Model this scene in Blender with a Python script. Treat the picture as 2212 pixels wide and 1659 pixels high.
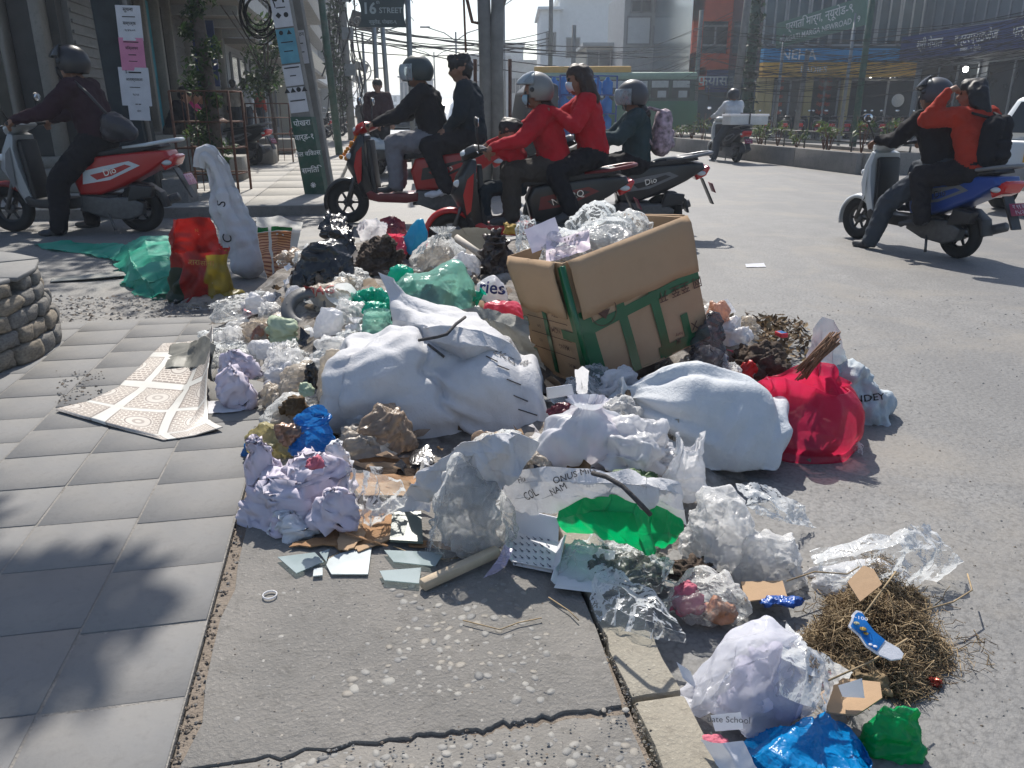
import bpy, bmesh, math, random
import numpy as np
from mathutils import Vector, Matrix, Euler
from mathutils.bvhtree import BVHTree
R = math.radians
scene = bpy.context.scene
C = scene.collection
for o in list(bpy.data.objects): bpy.data.objects.remove(o)

# ---------------------------------------------------------------- camera
CAM_H, FOC, CX, CY = 1.15, 1700.0, 1106.0, 829.5       # metres / photo pixels (2212 x 1659)
PITCH = math.atan((CY - 240.0) / FOC)
cam_d = bpy.data.cameras.new("camera"); cam = bpy.data.objects.new("camera", cam_d); C.objects.link(cam)
cam.location = (0, 0, CAM_H); cam.rotation_euler = (math.pi / 2 - PITCH, 0, 0)
cam_d.sensor_fit = 'HORIZONTAL'; cam_d.sensor_width = 36; cam_d.lens = 36 * FOC / 2212
cam_d.clip_start = 0.05; cam_d.clip_end = 3000
scene.camera = cam
scene.render.resolution_x, scene.render.resolution_y = 1024, 768
# ---------------------------------------------------------------- light
SUN_EL, SUN_AZ = R(47), R(-6)                            # ahead of the camera, a little to the left
world = bpy.data.worlds.new("World"); scene.world = world; world.use_nodes = True
wn = world.node_tree.nodes; wl = world.node_tree.links
bg = wn["Background"]; sky = wn.new("ShaderNodeTexSky"); sky.sky_type = 'NISHITA'; sky.sun_disc = False
sky.sun_elevation = SUN_EL; sky.sun_rotation = SUN_AZ; sky.air_density = 1.0; sky.dust_density = 1.2; sky.ozone_density = 1.0
wl.new(sky.outputs[0], bg.inputs[0]); bg.inputs[1].default_value = 0.10
sun_d = bpy.data.lights.new("sun", 'SUN'); sun = bpy.data.objects.new("sun", sun_d); C.objects.link(sun)
sun_d.energy = 4.2; sun_d.angle = R(0.6); sun_d.color = (1.0, 0.95, 0.87)
sdir = Vector((math.sin(SUN_AZ) * math.cos(SUN_EL), math.cos(SUN_AZ) * math.cos(SUN_EL), math.sin(SUN_EL)))
sun.rotation_euler = sdir.to_track_quat('Z', 'Y').to_euler(); sun.location = (0, 0, 30)
vs = scene.view_settings; vs.view_transform = 'Standard'; vs.look = 'None'; vs.gamma = 1.0; vs.exposure = 0.62
vs.use_curve_mapping = False
cy = scene.cycles; cy.use_denoising = True; cy.max_bounces = 7; cy.diffuse_bounces = 3; cy.glossy_bounces = 3
cy.transmission_bounces = 5; cy.transparent_max_bounces = 24; cy.volume_bounces = 0; cy.caustics_reflective = False; cy.caustics_refractive = False
cy.sample_clamp_indirect = 6.0; cy.volume_step_rate = 4.0; cy.volume_max_steps = 64

# ---------------------------------------------------------------- picture -> place
_sp, _cp = math.sin(PITCH), math.cos(PITCH)
ROAD = -0.07
def ray(x, y):
 a, b = (x - CX) / FOC, -(y - CY) / FOC
 return Vector((a, b * _sp + _cp, b * _cp - _sp))
def G(x, y, z=0.0):
 d = ray(x, y); t = (z - CAM_H) / d.z
 return Vector((d.x * t, d.y * t, z))
def atY(x, y, Y):
 d = ray(x, y); t = Y / d.y
 return Vector((d.x * t, Y, CAM_H + d.z * t))
def ppm(p):                                             # photo pixels per metre at a point
 return FOC / (p[1] * _cp - (p[2] - CAM_H) * _sp)
def pix(p):
 dep = p[1] * _cp - (p[2] - CAM_H) * _sp
 return CX + FOC * p[0] / dep, CY - FOC * (p[1] * _sp + (p[2] - CAM_H) * _cp) / dep

# ---------------------------------------------------------------- objects
def tag(o, label=None, cat=None, group=None, kind=None):
 if label: o["label"] = label
 if cat: o["category"] = cat
 if group: o["group"] = group
 if kind: o["kind"] = kind
 return o
def thing(name, label, cat, loc=(0, 0, 0), rz=0.0, group=None, mat4=None):
 o = bpy.data.objects.new(name, None); C.objects.link(o); o.empty_display_size = 0.1
 if mat4 is not None: o.matrix_world = mat4
 else: o.location = loc; o.rotation_euler = (0, 0, rz)
 return tag(o, label, cat, group)
def obj(name, me, parent=None, mats=None):
 o = bpy.data.objects.new(name, me); C.objects.link(o)
 if mats is not None:
  for m in (mats if isinstance(mats, (list, tuple)) else [mats]): me.materials.append(m)
 if parent is not None: o.parent = parent
 return o
def npmesh(name, v, f, smooth=True, mi=None, uv=None):
 me = bpy.data.meshes.new(name)
 v = np.asarray(v, dtype=np.float32)
 if isinstance(f, np.ndarray):
  k = f.shape[1]; me.vertices.add(len(v)); me.vertices.foreach_set("co", v.ravel())
  me.loops.add(f.size); me.loops.foreach_set("vertex_index", f.ravel().astype(np.int32))
  me.polygons.add(len(f)); me.polygons.foreach_set("loop_start", np.arange(0, f.size, k, dtype=np.int32))
  me.update(calc_edges=True); me.validate()
 else:
  me.from_pydata([tuple(map(float, a)) for a in v], [], [list(map(int, a)) for a in f])
 if mi is not None and len(mi) == len(me.polygons): me.polygons.foreach_set("material_index", np.asarray(mi, dtype=np.int32))
 if smooth: me.polygons.foreach_set("use_smooth", np.ones(len(me.polygons), dtype=bool))
 if uv is not None:
  l = me.uv_layers.new(name="uv"); li = np.empty(len(me.loops), dtype=np.int32); me.loops.foreach_get("vertex_index", li)
  l.data.foreach_set("uv", np.asarray(uv, dtype=np.float32)[li].ravel())
 me.update(); return me

class MB:
 """collects shapes into one mesh"""
 def __init__(s): s.v, s.f, s.m = [], [], []; s.sm = []
 def add(s, v, f, m=0, smooth=False):
  n = len(s.v); s.v += [tuple(p) for p in v]; s.f += [[i + n for i in a] for a in f]
  s.m += [m] * len(f); s.sm += [smooth] * len(f); return s
 def box(s, c, d, rz=0.0, m=0, M=None):
  vs_ = []
  for k in range(8):
   p = Vector(((k & 1) - .5, ((k >> 1) & 1) - .5, ((k >> 2) & 1) - .5)); p = Vector((p.x * d[0], p.y * d[1], p.z * d[2]))
   if rz: p = Matrix.Rotation(rz, 3, 'Z') @ p
   p = p + Vector(c)
   vs_.append(M @ p if M is not None else p)
  return s.add(vs_, [(0, 2, 3, 1), (4, 5, 7, 6), (0, 1, 5, 4), (2, 6, 7, 3), (0, 4, 6, 2), (1, 3, 7, 5)], m)
 def tube(s, pts, r, seg=8, m=0, cap=True, smooth=True):
  pts = [Vector(p) for p in pts]; n = len(pts); rs = r if isinstance(r, (list, tuple)) else [r] * n
  v, f = [], []; up = None
  for i, p in enumerate(pts):
   t = (pts[min(i + 1, n - 1)] - pts[max(i - 1, 0)])
   t = t.normalized() if t.length > 1e-9 else Vector((0, 0, 1))
   if up is None: up = Vector((0, 0, 1)) if abs(t.z) < .9 else Vector((1, 0, 0))
   a = t.cross(up); a = a.normalized() if a.length > 1e-6 else t.orthogonal().normalized()
   b = t.cross(a).normalized(); up = -b if False else up
   for k in range(seg):
    an = 2 * math.pi * k / seg; v.append(p + (a * math.cos(an) + b * math.sin(an)) * rs[i])
  for i in range(n - 1):
   for k in range(seg):
    k2 = (k + 1) % seg; f.append((i * seg + k, i * seg + k2, (i + 1) * seg + k2, (i + 1) * seg + k))
  if cap: f.append(tuple(range(seg))[::-1]); f.append(tuple((n - 1) * seg + k for k in range(seg)))
  return s.add(v, f, m, smooth)
 def lathe(s, prof, seg=24, M=None, m=0, closed=False, smooth=True):     # prof: (radius, height) about local z
  v, f = [], []; n = len(prof)
  for (r, h) in prof:
   for k in range(seg):
    a = 2 * math.pi * k / seg; p = Vector((r * math.cos(a), r * math.sin(a), h)); v.append(M @ p if M is not None else p)
  rng = n if closed else n - 1
  for i in range(rng):
   j = (i + 1) % n
   for k in range(seg):
    k2 = (k + 1) % seg; f.append((i * seg + k, i * seg + k2, j * seg + k2, j * seg + k))
  return s.add(v, f, m, smooth)
 def prism(s, poly, h0, h1, M=None, m=0, inset=0.0, smooth=False):      # polygon in xy, extruded in z; M maps
  n = len(poly); v, f = [], []
  cx = sum(p[0] for p in poly) / n; cyy = sum(p[1] for p in poly) / n
  for h in (h0, h1):
   for p in poly:
    q = Vector((p[0], p[1], h)); v.append(M @ q if M is not None else q)
  f.append(tuple(range(n))[::-1]); f.append(tuple(range(n, 2 * n)))
  for i in range(n): j = (i + 1) % n; f.append((i, j, n + j, n + i))
  return s.add(v, f, m, smooth)
 def ball(s, c, r, seg=16, rings=10, M=None, m=0):
  rr = r if isinstance(r, (list, tuple)) else (r, r, r); v, f = [], []
  for i in range(rings + 1):
   t = math.pi * i / rings
   for k in range(seg):
    a = 2 * math.pi * k / seg
    p = Vector((rr[0] * math.sin(t) * math.cos(a), rr[1] * math.sin(t) * math.sin(a), rr[2] * math.cos(t)))
    p = (M @ p if M is not None else p) + Vector(c); v.append(p)
  for i in range(rings):
   for k in range(seg):
    k2 = (k + 1) % seg; f.append((i * seg + k, (i + 1) * seg + k, (i + 1) * seg + k2, i * seg + k2))
  return s.add(v, f, m, True)
 def build(s, name, mats, parent=None, bevel=0.0, seg=2, loc=None, smooth=None):
  me = bpy.data.meshes.new(name); me.from_pydata(s.v, [], s.f)
  me.polygons.foreach_set("material_index", np.array(s.m, dtype=np.int32))
  me.polygons.foreach_set("use_smooth", np.array(s.sm if smooth is None else [smooth] * len(s.f), dtype=bool))
  if bevel > 0:
   bm = bmesh.new(); bm.from_mesh(me); bmesh.ops.remove_doubles(bm, verts=bm.verts, dist=1e-5)
   es = [e for e in bm.edges if len(e.link_faces) == 2 and e.calc_face_angle(0) > 0.5]
   bmesh.ops.bevel(bm, geom=es, offset=bevel, segments=seg, profile=0.6, affect='EDGES', clamp_overlap=True)
   for fc in bm.faces: fc.smooth = True
   bm.to_mesh(me); bm.free()
   try: me.set_sharp_from_angle(angle=R(50))
   except Exception: pass
  me.update()
  o = obj(name, me, parent, mats)
  if loc is not None: o.location = loc
  return o
def dup(root, loc=None, rz=None, label=None):
 r = root.copy(); C.objects.link(r)
 if loc is not None: r.location = loc
 if rz is not None: r.rotation_euler = (0, 0, rz)
 if label: r["label"] = label
 def kids(src, dst):
  for ch in [c for c in bpy.data.objects if c.parent == src]:
   k = ch.copy(); C.objects.link(k); k.parent = dst; kids(ch, k)
 kids(root, r); return r

# ---------------------------------------------------------------- smooth value noise (numpy)
def _hash(ix, iy, iz, s):
 h = (ix * 374761393 + iy * 668265263 + iz * 2147483647 + s * 974711) & 0xffffffff
 h = ((h ^ (h >> 13)) * 1274126177) & 0xffffffff
 return ((h ^ (h >> 16)) & 0xffff) / 32767.5 - 1.0
def vnoise(p, s=0):
 p = np.asarray(p, dtype=np.float64); i = np.floor(p).astype(np.int64); f = p - i; f = f * f * (3 - 2 * f); r = 0
 for dx in (0, 1):
  for dy in (0, 1):
   for dz in (0, 1):
    w = (f[:, 0] if dx else 1 - f[:, 0]) * (f[:, 1] if dy else 1 - f[:, 1]) * (f[:, 2] if dz else 1 - f[:, 2])
    r = r + w * _hash(i[:, 0] + dx, i[:, 1] + dy, i[:, 2] + dz, s)
 return r
def fbm(p, s=0, o=3):
 r, a = 0, 1.0
 for k in range(o): r = r + a * vnoise(np.asarray(p) * (2.03 ** k), s + k * 17); a *= .5
 return r

# ---------------------------------------------------------------- materials
def nmat(name):
 m = bpy.data.materials.new(name); m.use_nodes = True; nt = m.node_tree; nt.nodes.clear()
 out = nt.nodes.new("ShaderNodeOutputMaterial"); return m, nt, nt.nodes, nt.links, out
def ramp(nd, lk, src, p0, p1, c0=(0, 0, 0, 1), c1=(1, 1, 1, 1)):
 r = nd.new("ShaderNodeValToRGB"); e = r.color_ramp.elements; e[0].position, e[1].position = p0, p1; e[0].color, e[1].color = c0, c1
 lk.new(src, r.inputs[0]); return r.outputs[0]
def tex(nd, lk, kind, scale, coord='Object', detail=4, rough=.55, dist=0.0, **kw):
 tc = nd.new("ShaderNodeTexCoord"); t = nd.new("ShaderNodeTex" + kind); t.inputs["Scale"].default_value = scale
 lk.new(tc.outputs[coord], t.inputs["Vector"])
 if kind == "Noise": t.inputs["Detail"].default_value = detail; t.inputs["Roughness"].default_value = rough; t.inputs["Distortion"].default_value = dist
 for k, v in kw.items(): setattr(t, k, v)
 return t
def mixc(nd, lk, fac, a, b, mode='MIX'):
 m = nd.new("ShaderNodeMix"); m.data_type = 'RGBA'; m.blend_type = mode
 for i, s in ((0, fac), (6, a), (7, b)):
  if hasattr(s, "default_value") or hasattr(s, "is_output"): lk.new(s, m.inputs[i])
  else: m.inputs[i].default_value = s if i == 0 else (tuple(s) + (1,))[:4]
 return m.outputs[2]
_mats = {}
def pm(name, col, rough=.6, var=.2, vs_=6.0, bump=.0, bs=40.0, spec=.4, metal=0.0, transl=0.0, coat=0.0, dirt=None, dirtamt=.35, ds=3.0, crinkle=0.0, cs=18.0, coord='Object', alpha=1.0, emit=None, stretch=None, sheen=0.0):
 """painted / moulded / woven surface: colour with variation, dirt, fine relief; optional light passing through"""
 if name in _mats: return _mats[name]
 m, nt, nd, lk, out = nmat(name)
 b = nd.new("ShaderNodeBsdfPrincipled"); b.inputs["Roughness"].default_value = rough; b.inputs["Metallic"].default_value = metal
 b.inputs["Specular IOR Level"].default_value = spec
 if coat: b.inputs["Coat Weight"].default_value = coat; b.inputs["Coat Roughness"].default_value = .12
 n1 = tex(nd, lk, "Noise", vs_, coord)
 c = mixc(nd, lk, ramp(nd, lk, n1.outputs[0], .3, .7), [x * (1 - var) for x in col], [min(1, x * (1 + var * .6)) for x in col])
 if dirt is not None:
  n2 = tex(nd, lk, "Noise", ds, coord, detail=7, rough=.65)
  mm = nd.new("ShaderNodeMath"); mm.operation = 'MULTIPLY'; mm.inputs[1].default_value = dirtamt
  lk.new(ramp(nd, lk, n2.outputs[0], .45, .75), mm.inputs[0]); c = mixc(nd, lk, mm.outputs[0], c, dirt)
 lk.new(c, b.inputs["Base Color"])
 nrm = None
 if bump:
  n3 = tex(nd, lk, "Noise", bs, coord, detail=5, rough=.6); bp = nd.new("ShaderNodeBump"); bp.inputs["Strength"].default_value = bump; bp.inputs["Distance"].default_value = .01
  lk.new(n3.outputs[0], bp.inputs["Height"]); nrm = bp.outputs[0]
 if crinkle:
  tc = nd.new("ShaderNodeTexCoord"); nz = nd.new("ShaderNodeTexNoise"); nz.inputs["Scale"].default_value = cs * .35; nz.inputs["Detail"].default_value = 3
  lk.new(tc.outputs[coord], nz.inputs["Vector"]); va = nd.new("ShaderNodeVectorMath"); va.operation = 'MULTIPLY_ADD'; va.inputs[1].default_value = (.35, .35, .35)
  lk.new(nz.outputs[1], va.inputs[0]); lk.new(tc.outputs[coord], va.inputs[2])
  vo = nd.new("ShaderNodeTexVoronoi"); vo.feature = 'DISTANCE_TO_EDGE'; vo.inputs["Scale"].default_value = cs * .28; lk.new(va.outputs[0], vo.inputs["Vector"])
  rg = nd.new("ShaderNodeTexNoise"); rg.noise_type = 'RIDGED_MULTIFRACTAL'; rg.inputs["Scale"].default_value = cs * .20; rg.inputs["Detail"].default_value = 3; lk.new(va.outputs[0], rg.inputs["Vector"])
  ad = nd.new("ShaderNodeMath"); ad.operation = 'MULTIPLY_ADD'; ad.inputs[1].default_value = .45; lk.new(rg.outputs[0], ad.inputs[0]); vm = nd.new("ShaderNodeMath"); vm.operation = 'MULTIPLY'; vm.inputs[1].default_value = .45; lk.new(vo.outputs["Distance"], vm.inputs[0]); lk.new(vm.outputs[0], ad.inputs[2]); hs = ad.outputs[0]
  bp = nd.new("ShaderNodeBump"); bp.inputs["Strength"].default_value = crinkle; bp.inputs["Distance"].default_value = .02
  lk.new(hs, bp.inputs["Height"])
  if nrm is not None: lk.new(nrm, bp.inputs["Normal"])
  nrm = bp.outputs[0]
 if nrm is not None: lk.new(nrm, b.inputs["Normal"])
 if emit: b.inputs["Emission Color"].default_value = tuple(emit[:3]) + (1,); b.inputs["Emission Strength"].default_value = emit[3]
 sh = b.outputs[0]
 if transl:
  t = nd.new("ShaderNodeBsdfTranslucent"); lk.new(c, t.inputs[0]); mx = nd.new("ShaderNodeMixShader"); mx.inputs[0].default_value = transl
  if nrm is not None: lk.new(nrm, t.inputs["Normal"])
  lk.new(sh, mx.inputs[1]); lk.new(t.outputs[0], mx.inputs[2]); sh = mx.outputs[0]
 if alpha < 1:
  t = nd.new("ShaderNodeBsdfTransparent"); t.inputs[0].default_value = tuple(min(1, .45 + .55 * x / max(max(col), .01)) for x in col) + (1,)
  mx = nd.new("ShaderNodeMixShader"); fr = nd.new("ShaderNodeFresnel"); fr.inputs[0].default_value = 1.45
  if nrm is not None: lk.new(nrm, fr.inputs["Normal"])
  ad = nd.new("ShaderNodeMath"); ad.operation = 'MULTIPLY_ADD'; ad.inputs[1].default_value = .8; ad.inputs[2].default_value = alpha; ad.use_clamp = True
  lk.new(fr.outputs[0], ad.inputs[0]); lk.new(ad.outputs[0], mx.inputs[0]); lk.new(t.outputs[0], mx.inputs[1]); lk.new(sh, mx.inputs[2]); sh = mx.outputs[0]
 lk.new(sh, out.inputs[0]); _mats[name] = m
 return m
# ================================================================ ground materials
def road_mat():
 m, nt, nd, lk, out = nmat("asphalt"); b = nd.new("ShaderNodeBsdfPrincipled"); b.inputs["Roughness"].default_value = .62; b.inputs["Specular IOR Level"].default_value = .35
 big = tex(nd, lk, "Noise", .45, detail=6, rough=.6); mid = tex(nd, lk, "Noise", 5.0, detail=6, rough=.7); fine = tex(nd, lk, "Noise", 140.0, detail=3, rough=.7)
 vor = tex(nd, lk, "Voronoi", 75.0); vor2 = tex(nd, lk, "Voronoi", 38.0)
 c = mixc(nd, lk, ramp(nd, lk, big.outputs[0], .35, .68), (.175, .172, .168), (.225, .219, .21))
 c = mixc(nd, lk, ramp(nd, lk, mid.outputs[0], .42, .72), c, (.155, .152, .148))
 spk = ramp(nd, lk, fine.outputs[0], .60, .74); c = mixc(nd, lk, spk, c, (.225, .219, .208))
 hol = ramp(nd, lk, vor.outputs["Distance"], .45, .95); c = mixc(nd, lk, hol, c, (.12, .117, .113))
 tcs = nd.new("ShaderNodeTexCoord"); mps = nd.new("ShaderNodeMapping"); mps.inputs["Rotation"].default_value = (0, 0, .2); mps.inputs["Scale"].default_value = (1.6, .12, 1); lk.new(tcs.outputs["Object"], mps.inputs[0]); trk = nd.new("ShaderNodeTexNoise"); trk.inputs["Scale"].default_value = 1.0; trk.inputs["Detail"].default_value = 6; lk.new(mps.outputs[0], trk.inputs[0]); mt_ = nd.new("ShaderNodeMath"); mt_.operation = 'MULTIPLY'; mt_.inputs[1].default_value = .6; lk.new(ramp(nd, lk, trk.outputs[0], .50, .68), mt_.inputs[0]); c = mixc(nd, lk, mt_.outputs[0], c, (.135, .132, .13))
 # tan dust drifts
 dst = tex(nd, lk, "Noise", 1.1, detail=8, rough=.62, dist=.6); md = nd.new("ShaderNodeMath"); md.operation = 'MULTIPLY'; md.inputs[1].default_value = .75
 lk.new(ramp(nd, lk, dst.outputs[0], .50, .70), md.inputs[0]); c = mixc(nd, lk, md.outputs[0], c, (.235, .212, .18))
 lk.new(c, b.inputs["Base Color"])
 mu = nd.new("ShaderNodeMath"); mu.operation = 'SUBTRACT'; lk.new(fine.outputs[0], mu.inputs[0]); lk.new(vor2.outputs["Distance"], mu.inputs[1])
 # relief eases off where drifting dust has filled the surface
 st = nd.new("ShaderNodeMath"); st.operation = 'MULTIPLY_ADD'; st.inputs[1].default_value = -.25; st.inputs[2].default_value = .33; lk.new(md.outputs[0], st.inputs[0])
 bp = nd.new("ShaderNodeBump"); bp.inputs["Distance"].default_value = .007; lk.new(st.outputs[0], bp.inputs["Strength"]); lk.new(mu.outputs[0], bp.inputs["Height"]); lk.new(bp.outputs[0], b.inputs["Normal"])
 lk.new(b.outputs[0], out.inputs[0]); return m
def slate_mat():
 m, nt, nd, lk, out = nmat("grey_slate"); b = nd.new("ShaderNodeBsdfPrincipled"); b.inputs["Roughness"].default_value = .72; b.inputs["Specular IOR Level"].default_value = .22
 oi = nd.new("ShaderNodeObjectInfo"); n1 = tex(nd, lk, "Noise", 3.5, detail=8, rough=.6); n2 = tex(nd, lk, "Noise", 30, detail=6, rough=.7)
 c = mixc(nd, lk, oi.outputs["Random"], (.166, .167, .168), (.176, .176, .175)); c = mixc(nd, lk, ramp(nd, lk, n1.outputs[0], .35, .75), c, (.225, .215, .20))
 md = nd.new("ShaderNodeMath"); md.operation = 'MULTIPLY'; md.inputs[1].default_value = .45; lk.new(ramp(nd, lk, n2.outputs[0], .5, .75), md.inputs[0])
 c = mixc(nd, lk, md.outputs[0], c, (.125, .122, .12)); lk.new(c, b.inputs["Base Color"])
 bp = nd.new("ShaderNodeBump"); bp.inputs["Strength"].default_value = .3; bp.inputs["Distance"].default_value = .005; lk.new(n2.outputs[0], bp.inputs["Height"]); lk.new(bp.outputs[0], b.inputs["Normal"])
 lk.new(b.outputs[0], out.inputs[0]); return m
def concrete_mat(name, c0, c1, c2, bs=.5):
 m, nt, nd, lk, out = nmat(name); b = nd.new("ShaderNodeBsdfPrincipled"); b.inputs["Roughness"].default_value = .8; b.inputs["Specular IOR Level"].default_value = .25
 n1 = tex(nd, lk, "Noise", 2.2, detail=8, rough=.65); n2 = tex(nd, lk, "Noise", 22, detail=7, rough=.72); n3 = tex(nd, lk, "Noise", 120, detail=3)
 v = tex(nd, lk, "Voronoi", 26)
 c = mixc(nd, lk, ramp(nd, lk, n1.outputs[0], .35, .68), c0, c1); c = mixc(nd, lk, ramp(nd, lk, n2.outputs[0], .52, .75), c, c2)
 md = nd.new("ShaderNodeMath"); md.operation = 'MULTIPLY'; md.inputs[1].default_value = .5; lk.new(ramp(nd, lk, n3.outputs[0], .6, .72), md.inputs[0]); c = mixc(nd, lk, md.outputs[0], c, [x * 1.5 for x in c1])
 lk.new(c, b.inputs["Base Color"]); ad = nd.new("ShaderNodeMath"); ad.operation = 'ADD'; lk.new(n2.outputs[0], ad.inputs[0]); lk.new(n3.outputs[0], ad.inputs[1])
 bp = nd.new("ShaderNodeBump"); bp.inputs["Strength"].default_value = bs; bp.inputs["Distance"].default_value = .006; lk.new(ad.outputs[0], bp.inputs["Height"]); lk.new(bp.outputs[0], b.inputs["Normal"])
 lk.new(b.outputs[0], out.inputs[0]); return m
M_ROAD = road_mat(); M_SLATE = slate_mat()
M_APRON = concrete_mat("worn_concrete", (.17, .162, .15), (.225, .21, .19), (.13, .122, .11), .6)
M_KERB = concrete_mat("kerb_concrete", (.25, .225, .18), (.30, .275, .225), (.18, .16, .13), .6)
M_BED = concrete_mat("mortar_bed", (.20, .188, .17), (.27, .255, .235), (.13, .118, .10), .8)
M_WALK = concrete_mat("sidewalk_concrete", (.30, .285, .26), (.36, .345, .315), (.23, .215, .195), .3)
M_MEDIAN = concrete_mat("median_concrete", (.17, .165, .155), (.23, .22, .205), (.11, .105, .10), .5)
M_SOIL = concrete_mat("dry_soil", (.17, .135, .105), (.22, .185, .15), (.11, .09, .07), 1.0)
M_STONE = pm("river_stone", (.20, .19, .175), .8, .35, 9, .5, 60, .2)
M_STONE2 = pm("river_stone_tan", (.25, .215, .17), .8, .35, 9, .5, 60, .2)
M_PEB = [pm("pebble_%s" % n, c, .55, .25, 30, .15, 90, .4) for n, c in (("grey", (.20, .195, .185)), ("tan", (.22, .20, .172)), ("pale", (.25, .24, .22)), ("dark", (.14, .14, .14)))]

# ================================================================ road sheet
def ground_grid():
 xs = np.array([-600, -120, -40, -16, 16, 40, 120, 600.]); ys = np.array([-300, -60, -8, 0, 8, 16, 40, 120, 400, 1400.])
 v = [(x, y, ROAD) for y in ys for x in xs]; n = len(xs)
 f = [(j * n + i, j * n + i + 1, (j + 1) * n + i + 1, (j + 1) * n + i) for j in range(len(ys) - 1) for i in range(n - 1)]
 return npmesh("road", v, f, smooth=False)
road = tag(obj("road", ground_grid(), None, M_ROAD), "grey worn asphalt road covered with pale dust", kind="structure")

# ================================================================ near pavement: slate tiles
PAZ = R(-11.1); PU = Vector((math.sin(PAZ), math.cos(PAZ), 0)); PV = Vector((math.cos(PAZ), -math.sin(PAZ), 0))
E0 = G(433, 1395)                                       # a point on the pavement's right-hand edge
def P(u, v, z=0.0): q = E0 + PU * u + PV * v; return Vector((q.x, q.y, z))
def uv_of(p): q = Vector((p[0], p[1], 0)) - Vector((E0.x, E0.y, 0)); return q.dot(PU), q.dot(PV)
pu_far = uv_of(G(300, 692))[0]
bed = MB(); poly = [(P(-1.2, -3.4)), P(-1.2, 0.0), P(pu_far, 0.0), P(pu_far, -3.4)]
bed.prism([(p.x, p.y) for p in poly], -.16, -.0022)
pave = tag(bed.build("pavement", M_BED), "slate paved footpath with cracked mortar joints", kind="structure")
rng = random.Random(5)
TW = .285
for c in range(12):
 v1 = -c * TW; v0 = v1 - TW; u = -1.15 + rng.uniform(0, .25)
 if c == 0: u = uv_of(G(300, 1525))[0] - 3 * .262
 while u < pu_far - .05:
  L = rng.choice((.255, .27, .285, .26)) if c else .265
  u1 = min(u + L, pu_far - .004); g = .003; z = rng.uniform(-.0015, .001); dz = [rng.uniform(-.0008, .0008) for _ in range(4)]
  q = [P(u + g + rng.uniform(-.002, .002), v0 + g), P(u + g + rng.uniform(-.002, .002), v1 - g), P(u1 - g, v1 - g + (rng.uniform(-.004, .002) if c == 0 else 0)), P(u1 - g, v0 + g)]
  ctr = sum(q, Vector()) / 4
  top = [Vector((p.x, p.y, z + dz[i])) - ctr for i, p in enumerate(q)]; bot = [Vector((p.x, p.y, -.03)) - ctr for p in q]
  mb = MB().add(bot + top, [(4, 5, 6, 7)[::-1], (0, 1, 5, 4)[::-1], (1, 2, 6, 5)[::-1], (2, 3, 7, 6)[::-1], (3, 0, 4, 7)[::-1]])
  me = mb.build("tile", M_SLATE, pave, bevel=.0012, seg=1, loc=ctr)
  u = u1
# ================================================================ concrete apron beside it, cracked into slabs, and its kerb
def jag(a, b, n, amp, seed):
 r = random.Random(seed); out = []
 for i in range(n + 1):
  t = i / n; p = a.lerp(b, t); d = (b - a).normalized(); nn = Vector((-d.y, d.x, 0)); out.append(p + nn * (r.uniform(-amp, amp) if 0 < i < n else 0))
 return out
kin = [G(1175, 1080), G(1281, 1336), G(1417, 1660), G(1500, 1860)]
kv = uv_of(kin[1])[1]; kv2 = uv_of(kin[2])[1]
edgeA = lambda u: P(u, .006)
def kerb_in(u): t = (u - uv_of(kin[1])[0]) / (uv_of(kin[2])[0] - uv_of(kin[1])[0]); v = kv + (kv2 - kv) * t; return P(u, v)
crack = [G(525, 1640), G(840, 1594), G(1023, 1580), G(1140, 1557), G(1346, 1533)]
cl = []
for i in range(len(crack) - 1): cl += jag(crack[i], crack[i + 1], 12, .009, 40 + i)[:-1]
cl.append(crack[-1]); cl[0] = P(uv_of(cl[0])[0], .02); cl[-1] = kerb_in(uv_of(cl[-1])[0]) - PV * .012
apr = tag(MB().prism([(p.x, p.y) for p in [P(-1.2, .004), kerb_in(-1.2), kerb_in(pu_far), P(pu_far, .004)]], -.16, -.012).build("pavement_apron", M_SOIL), "worn concrete apron with exposed pebbles beside the slate tiles", kind="structure")
far_in = jag(kerb_in(uv_of(crack[-1])[0] + .01), kerb_in(pu_far), 14, .008, 61)
lft = jag(P(pu_far, .05), P(uv_of(cl[0])[0], .03), 30, .014, 62)
def slab(name, pts, top):
 c = sum(pts, Vector()) / len(pts); mb = MB(); mb.prism([(p.x - c.x, p.y - c.y) for p in pts], -.05, top)
 me_o = mb.build(name, M_APRON, apr, bevel=.006, seg=2, loc=(c.x, c.y, 0)); return me_o
slab("concrete_slab", [p + PU * (.0015 + .00035 * i + .002 * math.sin(i * 1.9)) for i, p in enumerate(cl)] + far_in[1:] + lft[:-1], -.003)
low = [p - PU * (.001 + .003 * abs(math.sin(i * .55))) for i, p in enumerate(cl)]
slab("concrete_slab", low[::-1] + jag(P(uv_of(low[0])[0] - .01, .03), P(-1.2, .03), 8, .01, 64)[1:] + jag(kerb_in(-1.2), kerb_in(uv_of(low[-1])[0]) - PV * .015, 8, .008, 65), -.008)
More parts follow.
